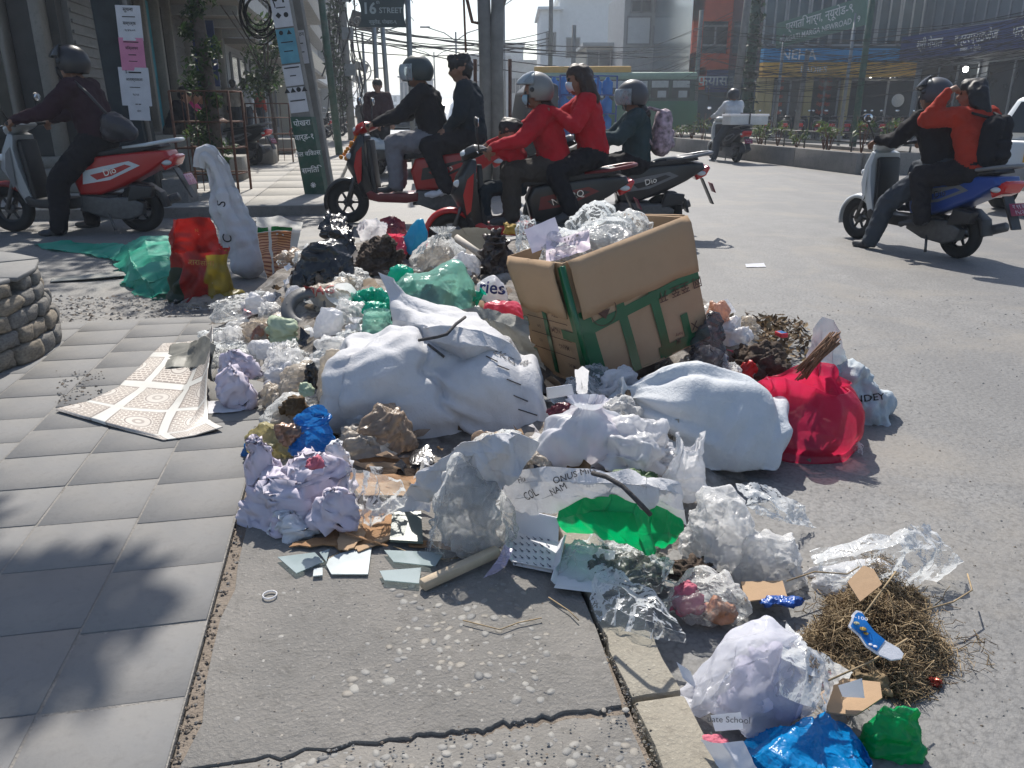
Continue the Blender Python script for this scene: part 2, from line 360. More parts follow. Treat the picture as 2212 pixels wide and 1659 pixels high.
# kerb stones
us = [-1.2, -.35, .02, .38, .92, 1.5, 2.1, pu_far]
for a, b in zip(us[:-1], us[1:]):
 q = [kerb_in(a + .006) + PV * .012, kerb_in(a + .006) + PV * .125, kerb_in(b - .006) + PV * .125, kerb_in(b - .006) + PV * .012]
 q = [q[0]] + jag(q[0], q[1], 3, .004, int(a * 100) + 300)[1:-1] + jag(q[1], q[2], 7, .006, int(a * 100) + 400)[:-1] + [q[2]] + jag(q[3], q[0], 7, .006, int(a * 100) + 500)[:-1]
 q = q[:1] + q[1:]
 c = sum(q, Vector()) / len(q)
 MB().prism([(p.x - c.x, p.y - c.y) for p in q], -.16, rng.uniform(-.004, .004)).build("kerb_stone", M_KERB, apr, bevel=.01, seg=2, loc=(c.x, c.y, 0))
# pebbles bedded in the apron
pebs = []
for k in range(7):
 r_ = np.random.RandomState(k); v, f = [], []
 mb = MB().ball((0, 0, 0), (1, r_.uniform(.55, .95), r_.uniform(.32, .5)), 10, 6)
 vv = np.array(mb.v); vv *= (1 + .18 * vnoise(vv * 1.6 + k * 7, k))[:, None]
 pebs.append(npmesh("pebble", vv, mb.f))
pr = random.Random(11); placed = []
def pebble(x, y, big=1.0, mi=None, dz=0.0):
 me = pr.choice(pebs); key = (me.name, mi)
 g = G(x, y); s = pr.uniform(.0065, .0145) * big
 o = bpy.data.objects.new("pebble", me.copy() if False else me); C.objects.link(o); o.parent = apr
 if not me.materials: me.materials.append(M_PEB[0])
 o.location = (g.x, g.y, -.0045 - s * .04 + dz); o.scale = (s, s, s * .75); o.rotation_euler = (pr.uniform(-.12, .12), pr.uniform(-.12, .12), pr.uniform(0, 6.3))
 o.material_slots[0].link = 'OBJECT'; o.material_slots[0].material = pr.choices(M_PEB, (5, 3, 3, 1))[0] if mi is None else M_PEB[mi]
def scatter(n, poly, big=1.0, dz=0.0):
 k = 0; t = 0
 while k < n and t < n * 40:
  t += 1; x = pr.uniform(min(p[0] for p in poly), max(p[0] for p in poly)); y = pr.uniform(min(p[1] for p in poly), max(p[1] for p in poly))
  ins = False; j = len(poly) - 1
  for i in range(len(poly)):
   if (poly[i][1] > y) != (poly[j][1] > y) and x < (poly[j][0] - poly[i][0]) * (y - poly[i][1]) / (poly[j][1] - poly[i][1]) + poly[i][0]: ins = not ins
   j = i
  if not ins: continue
  if any(abs(x - a) < 15 and abs(y - b) < 9 for a, b in placed): continue
  placed.append((x, y)); pebble(x, y, big, None, dz); k += 1
scatter(120, [(840, 1250), (1120, 1255), (1200, 1400), (1160, 1450), (820, 1440), (860, 1340)], 1.0)
scatter(26, [(740, 1440), (1200, 1450), (1190, 1510), (700, 1520)], 1.15)
scatter(75, [(640, 1625), (1000, 1600), (1330, 1545), (1400, 1655), (560, 1659)], 1.0, -.0052)
scatter(70, [(520, 1270), (1250, 1270), (1380, 1530), (470, 1600)], .65)
for x, y, dz in ((1110, 1607, -.006), (840, 1470, -.001), (765, 1483, -.001), (1135, 1475, 0)): pebble(x, y, 1.5, pr.choice((2, 1)), dz)
# loose grit
def grit(n, zone, z, name, parent, mats, smin, smax, seed):
 r = random.Random(seed); mb = MB()
 for _ in range(n):
  x, y = zone(r); g = G(x, y, z); s = r.uniform(smin, smax) * (1 + .25 * g.y); a = r.uniform(0, 6.3); h = s * r.uniform(.3, .7)
  pts = [Vector((g.x + s * r.uniform(.5, 1) * math.cos(a + k * 1.57), g.y + s * r.uniform(.4, 1) * math.sin(a + k * 1.57), z + r.uniform(0, .2) * h)) for k in range(4)]
  top = Vector((g.x, g.y, z + h)); i0 = [(0, 1, 4), (1, 2, 4), (2, 3, 4), (3, 0, 4)]
  mb.add(pts + [top], i0, r.randrange(len(mats)))
 return tag(mb.build(name, mats, parent), kind="stuff")
M_GRIT = [M_PEB[0], M_PEB[2], M_PEB[3], M_SOIL]
g1 = grit(1100, lambda r: (r.uniform(470, 1420), 1160 + 500 * r.random() ** 1.1), -.004, "loose_grit", apr, M_GRIT, .0012, .0042, 3)
g2 = grit(220, lambda r: (lambda t: (500 - 140 * t + r.gauss(16, 16), 1140 + 520 * t))(r.random()), -.010, "crumbled_mortar", apr, [M_SOIL, M_APRON, M_SOIL], .0015, .006, 4)
g3 = grit(150, lambda r: (lambda t: (1290 + 125 * t + r.gauss(0, 5), 1345 + 310 * t))(r.random()), -.006, "crumbled_joint", apr, [M_SOIL, M_SOIL, M_KERB], .0012, .004, 5)
g4 = grit(900, lambda r: (r.uniform(1500, 2212), 640 + 1000 * r.random() ** 1.4), ROAD, "road_grit", road, M_GRIT, .001, .0045, 6)
g5 = grit(500, lambda r: (r.uniform(110, 470), r.uniform(640, 705)), ROAD + .03, "gravel_seam", road, [M_PEB[1], M_PEB[0], M_SOIL], .003, .010, 7)
g6 = grit(160, lambda r: (r.uniform(120, 240) - 0, r.uniform(800, 880)), .002, "soil_crumbs", pave, [M_SOIL, M_PEB[3]], .0015, .006, 8)
# worn ramp of gravel and dirt between the tiles and the side street
q = [P(pu_far - .01, -3.4), P(pu_far - .01, 1.2), P(pu_far + .42, 1.3), P(pu_far + .42, -3.4)]
rm = MB().add([(q[0].x, q[0].y, -.006), (q[1].x, q[1].y, -.006), (q[2].x, q[2].y, ROAD - .002), (q[3].x, q[3].y, ROAD - .002)], [(0, 1, 2, 3)])
tag(rm.build("road_ramp", M_ROAD), "rough asphalt ramp between the slate tiles and the side street", kind="structure")

# ================================================================ far sidewalk on the left
SAZ = R(-9.5); SU = Vector((math.sin(SAZ), math.cos(SAZ), 0)); SV = Vector((math.cos(SAZ), -math.sin(SAZ), 0))
W0 = G(706, 441, ROAD + .13); W0.z = 0
def S(u, v, z=0.0): q = W0 + SU * u + SV * v; return Vector((q.x, q.y, z))
WZ = ROAD + .13
walk = tag(MB().prism([(p.x, p.y) for p in [S(0, 0), S(260, 0), S(260, -16), S(0, -16)]], ROAD - .1, WZ - .015).build("sidewalk", M_BED), "pale concrete sidewalk in front of the shops", kind="structure")
r_ = random.Random(9)
for i in range(24):
 for j in range(7):
  u0, v0 = i * 1.2, -j * 1.0; c = S(u0 + .6, v0 - .5); z = r_.uniform(-.006, .004)
  MB().box((0, 0, 0), (.99, 1.19, .06), -SAZ).build("paving_slab", M_WALK, walk, bevel=.006, seg=1, loc=(c.x, c.y, WZ - .03 + z))
MB().prism([(p.x, p.y) for p in [S(28.8, 0), S(260, 0), S(260, -16), S(28.8, -16)]], ROAD, WZ - .003).build("far_paving", M_WALK, walk)

# ================================================================ round stone planter
def planter():
 ctr = Vector((-3.16, 3.7, 0)); Rr = .77
 t = thing("stone_planter", "round planter of rough stones with a slate slab rim beside the slate tiles", "planter", ctr)
 MB().lathe([(Rr - .05, -.02), (Rr - .07, .375), (.4, .375)], 40).build("mortar_core", M_BED, t)
 r = random.Random(21); shapes = []
 for k in range(6):
  mb = MB().box((0, 0, 0), (1, 1, 1)); bm = bmesh.new(); me = mb.build("stone", M_STONE, None).data
  o = [x for x in bpy.data.objects if x.data == me][0]; bpy.data.objects.remove(o)
  bm.from_mesh(me); bmesh.ops.subdivide_edges(bm, edges=bm.edges, cuts=5, use_grid_fill=True)
  for v in bm.verts:
   p = v.co.copy(); n = p.normalized() * .62; v.co = p.lerp(n, .42)
  vv = np.array([v.co[:] for v in bm.verts]); d = .09 * fbm(vv * 2.2 + k * 9, k)
  for v, dd in zip(bm.verts, d): v.co *= (1 + dd)
  for fc in bm.faces: fc.smooth = True
  bm.to_mesh(me); bm.free(); shapes.append(me)
 z = 0.0
 for row in range(5):
  h = (.09, .08, .075, .07, .065)[row]; Rr = .77 - .014 * row; a = r.uniform(0, .2)
  while a < 2 * math.pi - .06:
   w = r.uniform(.10, .21); da = w / Rr; aa = a + da / 2; me = r.choice(shapes)
   o = bpy.data.objects.new("stone", me); C.objects.link(o); o.parent = t
   o.location = ((Rr + r.uniform(-.012, .012)) * math.cos(aa) * 1, (Rr + r.uniform(-.012, .012)) * math.sin(aa), z + h / 2)
   o.rotation_euler = (r.uniform(-.06, .06), r.uniform(-.06, .06), aa + math.pi / 2); o.scale = (w * .98, .13, h * r.uniform(.98, 1.06))
   o.material_slots[0].link = 'OBJECT'; o.material_slots[0].material = r.choice((M_STONE, M_STONE, M_STONE2)); a += da
  z += h
 # slab rim: slate pieces
 pts = []
 for k in range(9):
  a0, a1 = k * 2 * math.pi / 9 + .02, (k + 1) * 2 * math.pi / 9 - .004
  ro = [.80 + r.uniform(-.03, .02) for _ in range(3)]; am = (a0 + a1) / 2
  poly = [(.42 * math.cos(a0), .42 * math.sin(a0))] + [(ro[i] * math.cos(a), ro[i] * math.sin(a)) for i, a in enumerate((a0, am, a1))] + [(.42 * math.cos(a1), .42 * math.sin(a1))]
  MB().prism(poly, .378, .402 + r.uniform(-.003, .003)).build("rim_slab", M_SLATE, t, bevel=.004, seg=1)
 MB().lathe([(.0, .37), (.43, .376)], 24).build("soil", M_SOIL, t)
 return ctr
PLANTER = planter()

# ================================================================ median with low wall, rail and plants
def median():
 a, b = G(1853, 377, ROAD), G(1405, 320, ROAD); d = (b - a).normalized(); n = Vector((d.y, -d.x, 0))     # n points away from the near road
 if n.x < 0: n = -n
 L = (b - a).length; Wd = 1.5; t = thing("median_planter", "long low concrete planter wall with rail dividing the road", "planter wall", a)
 def wall(name, p, q, h=.42, th=.14):
  m = (p + q) / 2 - a; dd = q - p
  return MB().box((0, 0, h / 2), (dd.length, th, h)).build(name, M_MEDIAN, t, bevel=.015, loc=m) , dd
 for (p, q) in ((a, a + d * L), (a + n * Wd, a + n * Wd + d * L)):
  k = 0
  segs = 5
  for i in range(segs):
   o, dd = wall("wall_block", p.lerp(q, i / segs + .001), p.lerp(q, (i + 1) / segs - .001)); o.rotation_euler = (0, 0, math.atan2(dd.y, dd.x))
 for p in (a + n * .08, a + n * .08 + d * L):
  o, dd = wall("end_wall", p, p + n * (Wd - .16)); o.rotation_euler = (0, 0, math.atan2(dd.y, dd.x))
 m = (a + n * Wd / 2 + d * L / 2) - a
 o = MB().box((0, 0, .17), (L - .15, Wd - .15, .34)).build("soil", M_SOIL, t, loc=m); o.rotation_euler = (0, 0, math.atan2(d.y, d.x))
 mt = pm("rail_metal", (.05, .055, .05), .5, .3, 8, 0, 40, .5)
 # rail
 off = n * 1.1 - a * 0
 for zz in (.55, .74):
  MB().tube([n * 1.1 + Vector((0, 0, zz)), n * 1.1 + d * L + Vector((0, 0, zz))], .018, 6).build("rail", mt, t)
 for i in range(13):
  p = n * 1.1 + d * (L * i / 12); MB().tube([p + Vector((0, 0, .3)), p + Vector((0, 0, .78))], .02, 6).build("rail_post", mt, t)
 return a, d, n, L
MED = median()
# ================================================================ crumpling: a surface with more skin than its shape needs buckles into folds
def _nb(n, f):
 e = [f[:, [0, 1]], f[:, [1, 2]]]
 if f.shape[1] == 4: e += [f[:, [2, 3]], f[:, [3, 0]], f[:, [0, 2]], f[:, [1, 3]]]
 else: e += [f[:, [2, 0]]]
 e = np.unique(np.sort(np.concatenate(e), axis=1), axis=0); e = e[e[:, 0] != e[:, 1]]
 a = np.concatenate([e[:, 0], e[:, 1]]); b = np.concatenate([e[:, 1], e[:, 0]]); o = np.argsort(a, kind='stable'); a, b = a[o], b[o]
 cnt = np.bincount(a, minlength=n); k = min(int(cnt.max()), 12); st = np.concatenate([[0], np.cumsum(cnt)[:-1]])
 idx = np.arange(len(a)) - st[a]; nb = np.tile(np.arange(n)[:, None], (1, k)); ok = idx < k; nb[a[ok], idx[ok]] = b[ok]
 return nb, np.maximum(np.minimum(cnt, k), 1)
def folds(v, sc, amp, n=7, fr=2.6, seed=0, warp=.25):
 """long creases: a sum of triangle waves along random directions, bent by noise"""
 rs = np.random.RandomState(seed + 991); q = v / sc; q = q + warp * np.stack([vnoise(q * 2.1 + 11 * k, seed + k) for k in range(3)], 1); h = 0
 for k in range(n):
  d = rs.normal(size=3); d /= np.linalg.norm(d); g = fr * rs.uniform(.5, 1.8); m = np.clip(.5 + 1.3 * vnoise(q * 1.7 + 7 * k, seed + 50 + k), 0, 1)
  h = h + m * (np.abs(((q @ d) * g + rs.uniform()) % 1 * 2 - 1) - .5) / (g / fr) ** .7
 rn = np.abs(vnoise(q * fr * .9 + 3, seed + 5)) + .5 * np.abs(vnoise(q * fr * 2.1 + 9, seed + 6))
 return amp * sc * (h / math.sqrt(n) + .6 * (.55 - rn))
def vnormals(v, f):
 a = v[f[:, 2]] - v[f[:, 0]]; b = v[f[:, -1]] - v[f[:, 1]]; nn = np.cross(a, b); out = np.zeros_like(v)
 for k in range(f.shape[1]):
  for c in range(3): out[:, c] += np.bincount(f[:, k], nn[:, c], minlength=len(v))
 return out / (np.linalg.norm(out, axis=1)[:, None] + 1e-12)
def crumple(v, f, ex=1.15, it=60, att=.02, bend=.12, amp=.01, freq=9.0, seed=0, floor=None, pin=None, exmap=None):
 v = np.asarray(v, dtype=np.float64); f = np.asarray(f); n = len(v); nb, cnt = _nb(n, f); K = nb.shape[1]
 p = v + amp * np.stack([fbm(v * freq + 31 * k, seed + 7 * k, 2) for k in range(3)], 1)
 cols = [np.ascontiguousarray(nb[:, k]) for k in range(K)]; v32 = v.astype(np.float32); p0 = v32.copy(); p = p.astype(np.float32)
 rest = [np.linalg.norm(v32[c] - v32, axis=1) * (ex if exmap is None else ((exmap[c] + exmap) * .5).astype(np.float32)) for c in cols]
 rest = [r.astype(np.float32)[:, None] for r in rest]; w = (.85 / cnt[:, None]).astype(np.float32); ik = np.float32(1.0 / K)
 for i in range(it):
  acc = np.zeros_like(p); mean = np.zeros_like(p)
  for c, r in zip(cols, rest):
   d = p[c] - p; L = np.sqrt(np.einsum('ij,ij->i', d, d))[:, None] + 1e-9; acc += d * (1 - r / L)
   if bend: mean += d
  p = p + acc * w
  if bend: p = p + mean * (ik * bend * (1.0 if i < it - 4 else .3))
  p = p + att * (p0 - p)
  if floor is not None: p[:, 2] = np.maximum(p[:, 2], floor(p))
  if pin is not None: p[pin] = p0[pin]
 return p.astype(np.float64)
def gridfaces(nu, nv, wrap=True):
 f = []
 i = np.arange(nv - 1)[:, None]; k = np.arange(nu if wrap else nu - 1)[None, :]; k2 = (k + 1) % nu
 return np.stack([i * nu + k, i * nu + k2, (i + 1) * nu + k2, (i + 1) * nu + k], -1).reshape(-1, 4)
def interp(xs, ys, x):                                   # smooth (cubic hermite) interpolation through points
 xs, ys = np.asarray(xs, float), np.asarray(ys, float); m = np.gradient(ys, xs); i = np.clip(np.searchsorted(xs, x) - 1, 0, len(xs) - 2)
 h = xs[i + 1] - xs[i]; t = (x - xs[i]) / h
 return (2 * t**3 - 3 * t**2 + 1) * ys[i] + (t**3 - 2 * t**2 + t) * h * m[i] + (-2 * t**3 + 3 * t**2) * ys[i + 1] + (t**3 - t**2) * h * m[i + 1]
PROF = {  # (t, radius, height) of one unit bag
 'tied':  ([0, .06, .25, .5, .7, .82, .87, .92, 1.0], [0, .62, .96, 1.0, .8, .4, .17, .3, .46], [0, .0, .16, .42, .66, .80, .85, .9, 1.0]),
 'open':  ([0, .08, .3, .55, .8, .92, 1.0], [0, .7, .98, 1.0, .82, .66, .7], [0, .0, .2, .48, .8, .94, 1.0]),
 'lump':  ([0, .1, .3, .5, .7, .88, 1.0], [0, .72, .99, 1.0, .86, .5, 0], [0, .01, .22, .5, .78, .95, 1.0]),
 'mound': ([0, .1, .3, .5, .7, .88, 1.0], [.98, 1.0, .95, .8, .58, .3, 0], [0, .12, .42, .68, .88, .97, 1.0]),
 'sack':  ([0, .04, .2, .5, .8, .94, 1.0], [0, .6, .96, 1.0, .97, .72, 0], [0, .02, .16, .5, .84, .97, 1.0]),
}
def bag(w, d, h, prof='lump', nu=56, nv=40, seed=0, ex=1.15, it=50, att=.02, bend=.12, lump=.08, pleat=.0, nple=9, sq=2.0, ear=0.0, floor0=True, amp=.012, freq=None, tilt=(0, 0), exmap=False, fold=0.0, nf=7, ff=2.6, jit=0.0, facet=0):
 it = min(it, 16); bend *= .2; t = np.linspace(0, 1, nv); T, RR, HH = PROF[prof] if isinstance(prof, str) else prof
 r = np.maximum(interp(T, RR, t), 0.004); z = interp(T, HH, t)
 th = np.arange(nu) / nu * 2 * np.pi; rs = np.random.RandomState(seed); ph = rs.uniform(0, 6.28, 4)
 tt, aa = np.meshgrid(t, th, indexing='ij'); rr = np.repeat(r[:, None], nu, 1)
 if pleat:
  wv = np.abs(((nple * aa / (2 * np.pi) + .35 * np.sin(2 * aa + ph[0]) + .2 * np.sin(5 * aa + ph[1]) + .25 * np.sin(tt * 5 + ph[2])) % 1) * 2 - 1)
  prw = np.clip((tt - .35) / .5, 0, 1) ** 1.2; rr = rr * (1 - pleat * prw * wv)
 c, s = np.cos(aa), np.sin(aa)
 if sq != 2.0:
  q = (np.abs(c) ** sq + np.abs(s) ** sq) ** (-1 / sq); c, s = c * q, s * q
 x = rr * c * w / 2; y = rr * s * d / 2; zz = np.repeat(z[:, None], nu, 1) * h
 if ear: zz = zz + ear * h * np.clip((tt - .9) / .1, 0, 1) * (np.abs(np.cos(aa + ph[3])) ** 2 - .4)
 v = np.stack([x, y, zz], -1).reshape(-1, 3)
 v[:, 0] += tilt[0] * v[:, 2]; v[:, 1] += tilt[1] * v[:, 2]
 f = gridfaces(nu, nv); sc = max(w, d, h)
 nrm = v - np.array([0, 0, h * .45]); nrm /= (np.linalg.norm(nrm, axis=1)[:, None] + 1e-6)
 v = v + nrm * (lump * sc * fbm(v / sc * 3.1 + seed * 3.3, seed, 2))[:, None] * np.clip(1.2 - tt.reshape(-1, 1), 0.15, 1)
 if facet:
  rf = np.random.RandomState(seed + 77); top = tt.reshape(-1) > .84
  for _ in range(facet):
   nn = rf.normal(size=3); nn[2] = abs(nn[2]) * .8; nn /= np.linalg.norm(nn); q = (v - np.array([0, 0, h * .4])) @ nn; ov = np.maximum(0, q - np.percentile(q, 97) * rf.uniform(.66, .9)) * .85
   if prof in ('tied', 'open'): ov[top] = 0
   v = v - nn * ov[:, None]
 if fold: v = v + vnormals(v, f) * ((folds(v, sc, fold * 1.15, nf, ff, seed) + (folds(v, sc, fold * .26, 9, ff * 2.0, seed + 3) if facet else 0)) * np.clip(1.5 - tt.reshape(-1), 0.3, 1))[:, None]
 if floor0: v[:, 2] = np.maximum(v[:, 2], 0)
 if jit: v = v + jit * sc * np.random.RandomState(seed + 5).normal(size=v.shape) * .5 + jit * sc * 1.2 * np.stack([vnoise(v / sc * 5 + 9 * k, seed + k) for k in range(3)], 1)
 em = None
 if ex != 1.0 or it:
  em_ = None
  if exmap:
   em_ = 1 + (ex - 1) * np.clip(.5 + 1.2 * fbm(v / sc * 2.3 + 5, seed + 3, 2), 0, 2)
  v = crumple(v, f, ex, it, att, bend, amp * sc, (freq or 7.0) / sc, seed, (lambda p: 0.0) if floor0 else None, exmap=em_)
 return v, f
def sheet(w, d, nu=44, nv=44, seed=0, ex=1.15, it=50, att=.03, bend=.1, rag=.08, base=None, amp=.012, freq=6.0, fl=None, round_=0.0, fold=0.0, nf=7, ff=2.6):
 u = np.linspace(-.5, .5, nu); vv = np.linspace(-.5, .5, nv); a, b = np.meshgrid(vv, u, indexing='ij')
 x, y = b.reshape(-1).copy(), a.reshape(-1).copy()
 if round_:
  x, y = x * np.sqrt(np.clip(1 - 2 * round_ * y * y, 0, 1)), y * np.sqrt(np.clip(1 - 2 * round_ * x * x, 0, 1))
 ed = np.stack([x * 3, y * 3, np.zeros_like(x)], 1)
 x = x + rag * fbm(ed + seed, seed, 3); y = y + rag * fbm(ed + 40 + seed, seed + 1, 3)
 x *= w; y *= d; z = np.zeros_like(x) if base is None else base(x / w, y / d)
 v = np.stack([x, y, z], 1); f = gridfaces(nu, nv, wrap=False); sc = max(w, d)
 if fold: v = v + vnormals(v, f) * folds(v, sc, fold, nf, ff, seed)[:, None]
 return crumple(v, f, ex, it, att, bend, amp * sc, freq / sc, seed, (lambda p: (-9 if fl is None else fl))), f
def xf(v, loc=(0, 0, 0), rot=(0, 0, 0), s=1.0):
 M = np.array(Euler(rot, 'XYZ').to_matrix()); return (np.asarray(v) * s) @ M.T + np.array(loc)
# ================================================================ refuse heap: base surface and placing helpers
_heap = [G(x, y) for x, y in [(440, 680), (540, 830), (560, 960), (590, 1080), (760, 1110), (960, 1130), (1180, 1130), (1400, 1170), (1560, 1190), (1640, 1020), (1690, 900), (1760, 820), (1720, 740), (1600, 680), (1500, 600), (1330, 560), (1100, 555), (800, 550), (620, 590), (520, 630)]]
_hx = np.array([[p.x, p.y] for p in _heap])
def _inside_dist(x, y):
 a = _hx; b = np.roll(_hx, -1, 0); p = np.stack([np.atleast_1d(x), np.atleast_1d(y)], -1)[:, None, :]
 ab = b - a; t = np.clip(((p - a) * ab).sum(-1) / (ab * ab).sum(-1), 0, 1); dd = np.linalg.norm(p - (a + t[..., None] * ab), axis=-1).min(1)
 cr = ((a[:, 1] > p[..., 1]) != (b[:, 1] > p[..., 1])) & (p[..., 0] < (b[:, 0] - a[:, 0]) * (p[..., 1] - a[:, 1]) / (b[:, 1] - a[:, 1] + 1e-12) + a[:, 0])
 return np.where(cr.sum(1) % 2 == 1, dd, -dd)
def base0(x, y):
 x, y = np.atleast_1d(x), np.atleast_1d(y); u = (x - E0.x) * PU.x + (y - E0.y) * PU.y; v = (x - E0.x) * PV.x + (y - E0.y) * PV.y
 return np.where((u < pu_far) & (v < kv + .12 + (kv2 - kv) * (u - uv_of(kin[1])[0]) / (uv_of(kin[2])[0] - uv_of(kin[1])[0])), 0.0, ROAD)
def mound(x, y):
 s = np.clip(_inside_dist(x, y) / .45, 0, 1); s = s * s * (3 - 2 * s); q = np.stack([np.atleast_1d(x) * 3, np.atleast_1d(y) * 3, np.zeros_like(np.atleast_1d(x))], 1)
 hx = .085 + .09 * np.clip((np.atleast_1d(y) - 3.0), 0, 1.6)
 dip = 1 - .8 * np.exp(-(((np.atleast_1d(x) + .2) / .22) ** 2 + ((np.atleast_1d(y) - 2.55) / .18) ** 2)) - .75 * np.exp(-(((np.atleast_1d(x) - .45) / .35) ** 2 + ((np.atleast_1d(y) - 3.3) / .3) ** 2))
 return base0(x, y) * (1 - s) + s * np.clip(dip, 0, 1) * (hx + .03 * vnoise(q, 3))
_gx, _gy, _gs = -4.5, .4, .025
_GX, _GY = np.meshgrid(np.arange(_gx, 4.5, _gs), np.arange(_gy, 9, _gs)); _GH = np.concatenate([mound(a, b) for a, b in zip(_GX, _GY)]).reshape(_GX.shape)
_GL = _GH.tolist(); _gn, _gm = _GH.shape
def hz(x, y):
 i, j = int((y - _gy) / _gs), int((x - _gx) / _gs)
 return _GL[i][j] if 0 <= i < _gn and 0 <= j < _gm else ROAD
def hit(x, y):
 d = ray(x, y); dx, dy, dz = d; t = .6 / dy; prev = t
 while t * dy < 14:
  if CAM_H + dz * t <= hz(dx * t, dy * t): break
  prev = t; t += .03
 for _ in range(9):
  m = (prev + t) / 2
  if CAM_H + dz * m <= hz(dx * m, dy * m): t = m
  else: prev = m
 return Vector((0, 0, CAM_H)) + d * t
M_HEAP = pm("mixed_refuse", (.16, .14, .12), .8, .6, 14, .8, 45, .2, dirt=(.40, .38, .36), dirtamt=.8, ds=9)
_item_n = [0]
def mesh_item(name, label, cat, v, f, mat, loc=(0, 0, 0), smooth=True, group=None, mi=None, uv=None, solid=0.0):
 o = obj(name, npmesh(name, v, f, smooth, mi, uv), None, mat); o.location = loc
 if solid: md = o.modifiers.new("thickness", 'SOLIDIFY'); md.thickness = solid; md.offset = 0
 return tag(o, label, cat, group)
def item(name, label, cat, bb, mat, prof='lump', dr=.8, Y=None, z=None, rot=(0, 0, 0), hs=1.0, ws=1.0, sink=.015, seed=None, flat=False, kids=None, **kw):
 """a bag filling the photo box bb=(x0,y0,x1,y1): stands on what lies under its lower edge"""
 _item_n[0] += 1; seed = _item_n[0] * 13 if seed is None else seed; x0, y0, x1, y1 = bb; cx = (x0 + x1) / 2
 p = hit(cx, y1) if Y is None else atY(cx, y1, Y)
 if z is not None:
  p = G(cx, y1, z)
  if hz(p.x, p.y) > z + .01: p = hit(cx, y1)
 k = ppm(p); w = (x1 - x0) / k * ws; d = w * dr; fi = math.atan2(CAM_H - p.z, p.y)
 h = max(((y1 - y0) / k - d * .75 * math.sin(fi)) / math.cos(fi), .22 * (y1 - y0) / k) * hs
 dflt = dict(nu=64, nv=46, ex=1.2, it=45, bend=.05, fold=.10, ff=3.0, amp=.006, lump=.12, facet=9)
 dflt.update(kw); v, f = bag(w, d, h, prof, seed=seed, **dflt)
 # rotation about the middle of the bag
 if any(rot): c = np.array([0, 0, h / 2]); v = xf(v - c, (0, 0, 0), rot) + c;
 # refit to the photo box widths after crumpling
 ext = v[:, 0].max() - v[:, 0].min(); s = w / max(ext, 1e-3); v[:, 0] *= s; v[:, 2] -= v[:, 2].min()
 eh = v[:, 2].max(); v[:, 2] *= h / max(eh, 1e-3)
 loc = Vector((p.x - (v[:, 0].max() + v[:, 0].min()) / 2, p.y + d * .42, p.z - sink))
 if flat: f = np.concatenate([f[:, [0, 1, 2]], f[:, [0, 2, 3]]]) if seed % 2 else np.concatenate([f[:, [0, 1, 3]], f[:, [1, 2, 3]]])
 return mesh_item(name, label, cat, v, f, mat, loc, smooth=not flat)
def net(rows, nu=40, nv=40, ex=1.15, it=40, att=.03, bend=.05, fold=.06, ff=3.0, amp=.004, nf=7, seed=0, rag=0.0, floor=True, lin=False):
 """a sheet through a net of photo points (x, y, height)"""
 P3 = np.array([[list(G(x, y, z)) for (x, y, z) in r] for r in rows]); a, b = P3.shape[:2]
 tv = np.linspace(0, a - 1, nv); tu = np.linspace(0, b - 1, nu)
 def it1(A, t, n):
  i = np.clip(t.astype(int), 0, n - 2); fr = (t - i)
  if not lin: fr = fr * .5 + .5 * fr * fr * (3 - 2 * fr)
  return A[i] * (1 - fr)[:, None, None] + A[i + 1] * fr[:, None, None]
 Q = it1(P3, tv, a); Q = it1(np.swapaxes(Q, 0, 1), tu, b); Q = np.swapaxes(Q, 0, 1).reshape(-1, 3)
 c = Q.mean(0); v = Q - c; f = gridfaces(nu, nv, wrap=False); sc = np.linalg.norm(v.max(0) - v.min(0)) * .7
 uu, vv = np.meshgrid(np.linspace(0, 1, nu), np.linspace(0, 1, nv)); uv = np.stack([uu.ravel(), vv.ravel()], 1)
 if rag:
  edge = np.clip(1 - 8 * np.minimum(np.minimum(uv[:, 0], 1 - uv[:, 0]), np.minimum(uv[:, 1], 1 - uv[:, 1])), 0, 1)
  v = v + rag * sc * edge[:, None] * np.stack([fbm(v / sc * 9 + 5 * k, seed + k, 3) for k in range(3)], 1) * np.array([1, 1, .3])
 if fold: v = v + vnormals(v, f) * folds(v, sc, fold, nf, ff, seed)[:, None]
 fl = (lambda p: mound(p[:, 0] + c[0], p[:, 1] + c[1]) - c[2] + .004) if floor is True else None
 if fl is not None: v[:, 2] = np.maximum(v[:, 2], fl(v))
 if it: v = crumple(v, f, ex, min(it, 16), att, bend * .3, amp * sc, 7 / sc, seed)
 if fl is not None: v[:, 2] = np.maximum(v[:, 2], fl(v) )
 return v, f, c, uv
def sheet_item(name, label, cat, rows, mat, smooth=True, solid=0.0, **kw):
 _item_n[0] += 1; kw.setdefault('seed', _item_n[0] * 7)
 v, f, c, uv = net(rows, **kw); return mesh_item(name, label, cat, v, f, mat, c, smooth, uv=uv, solid=solid)
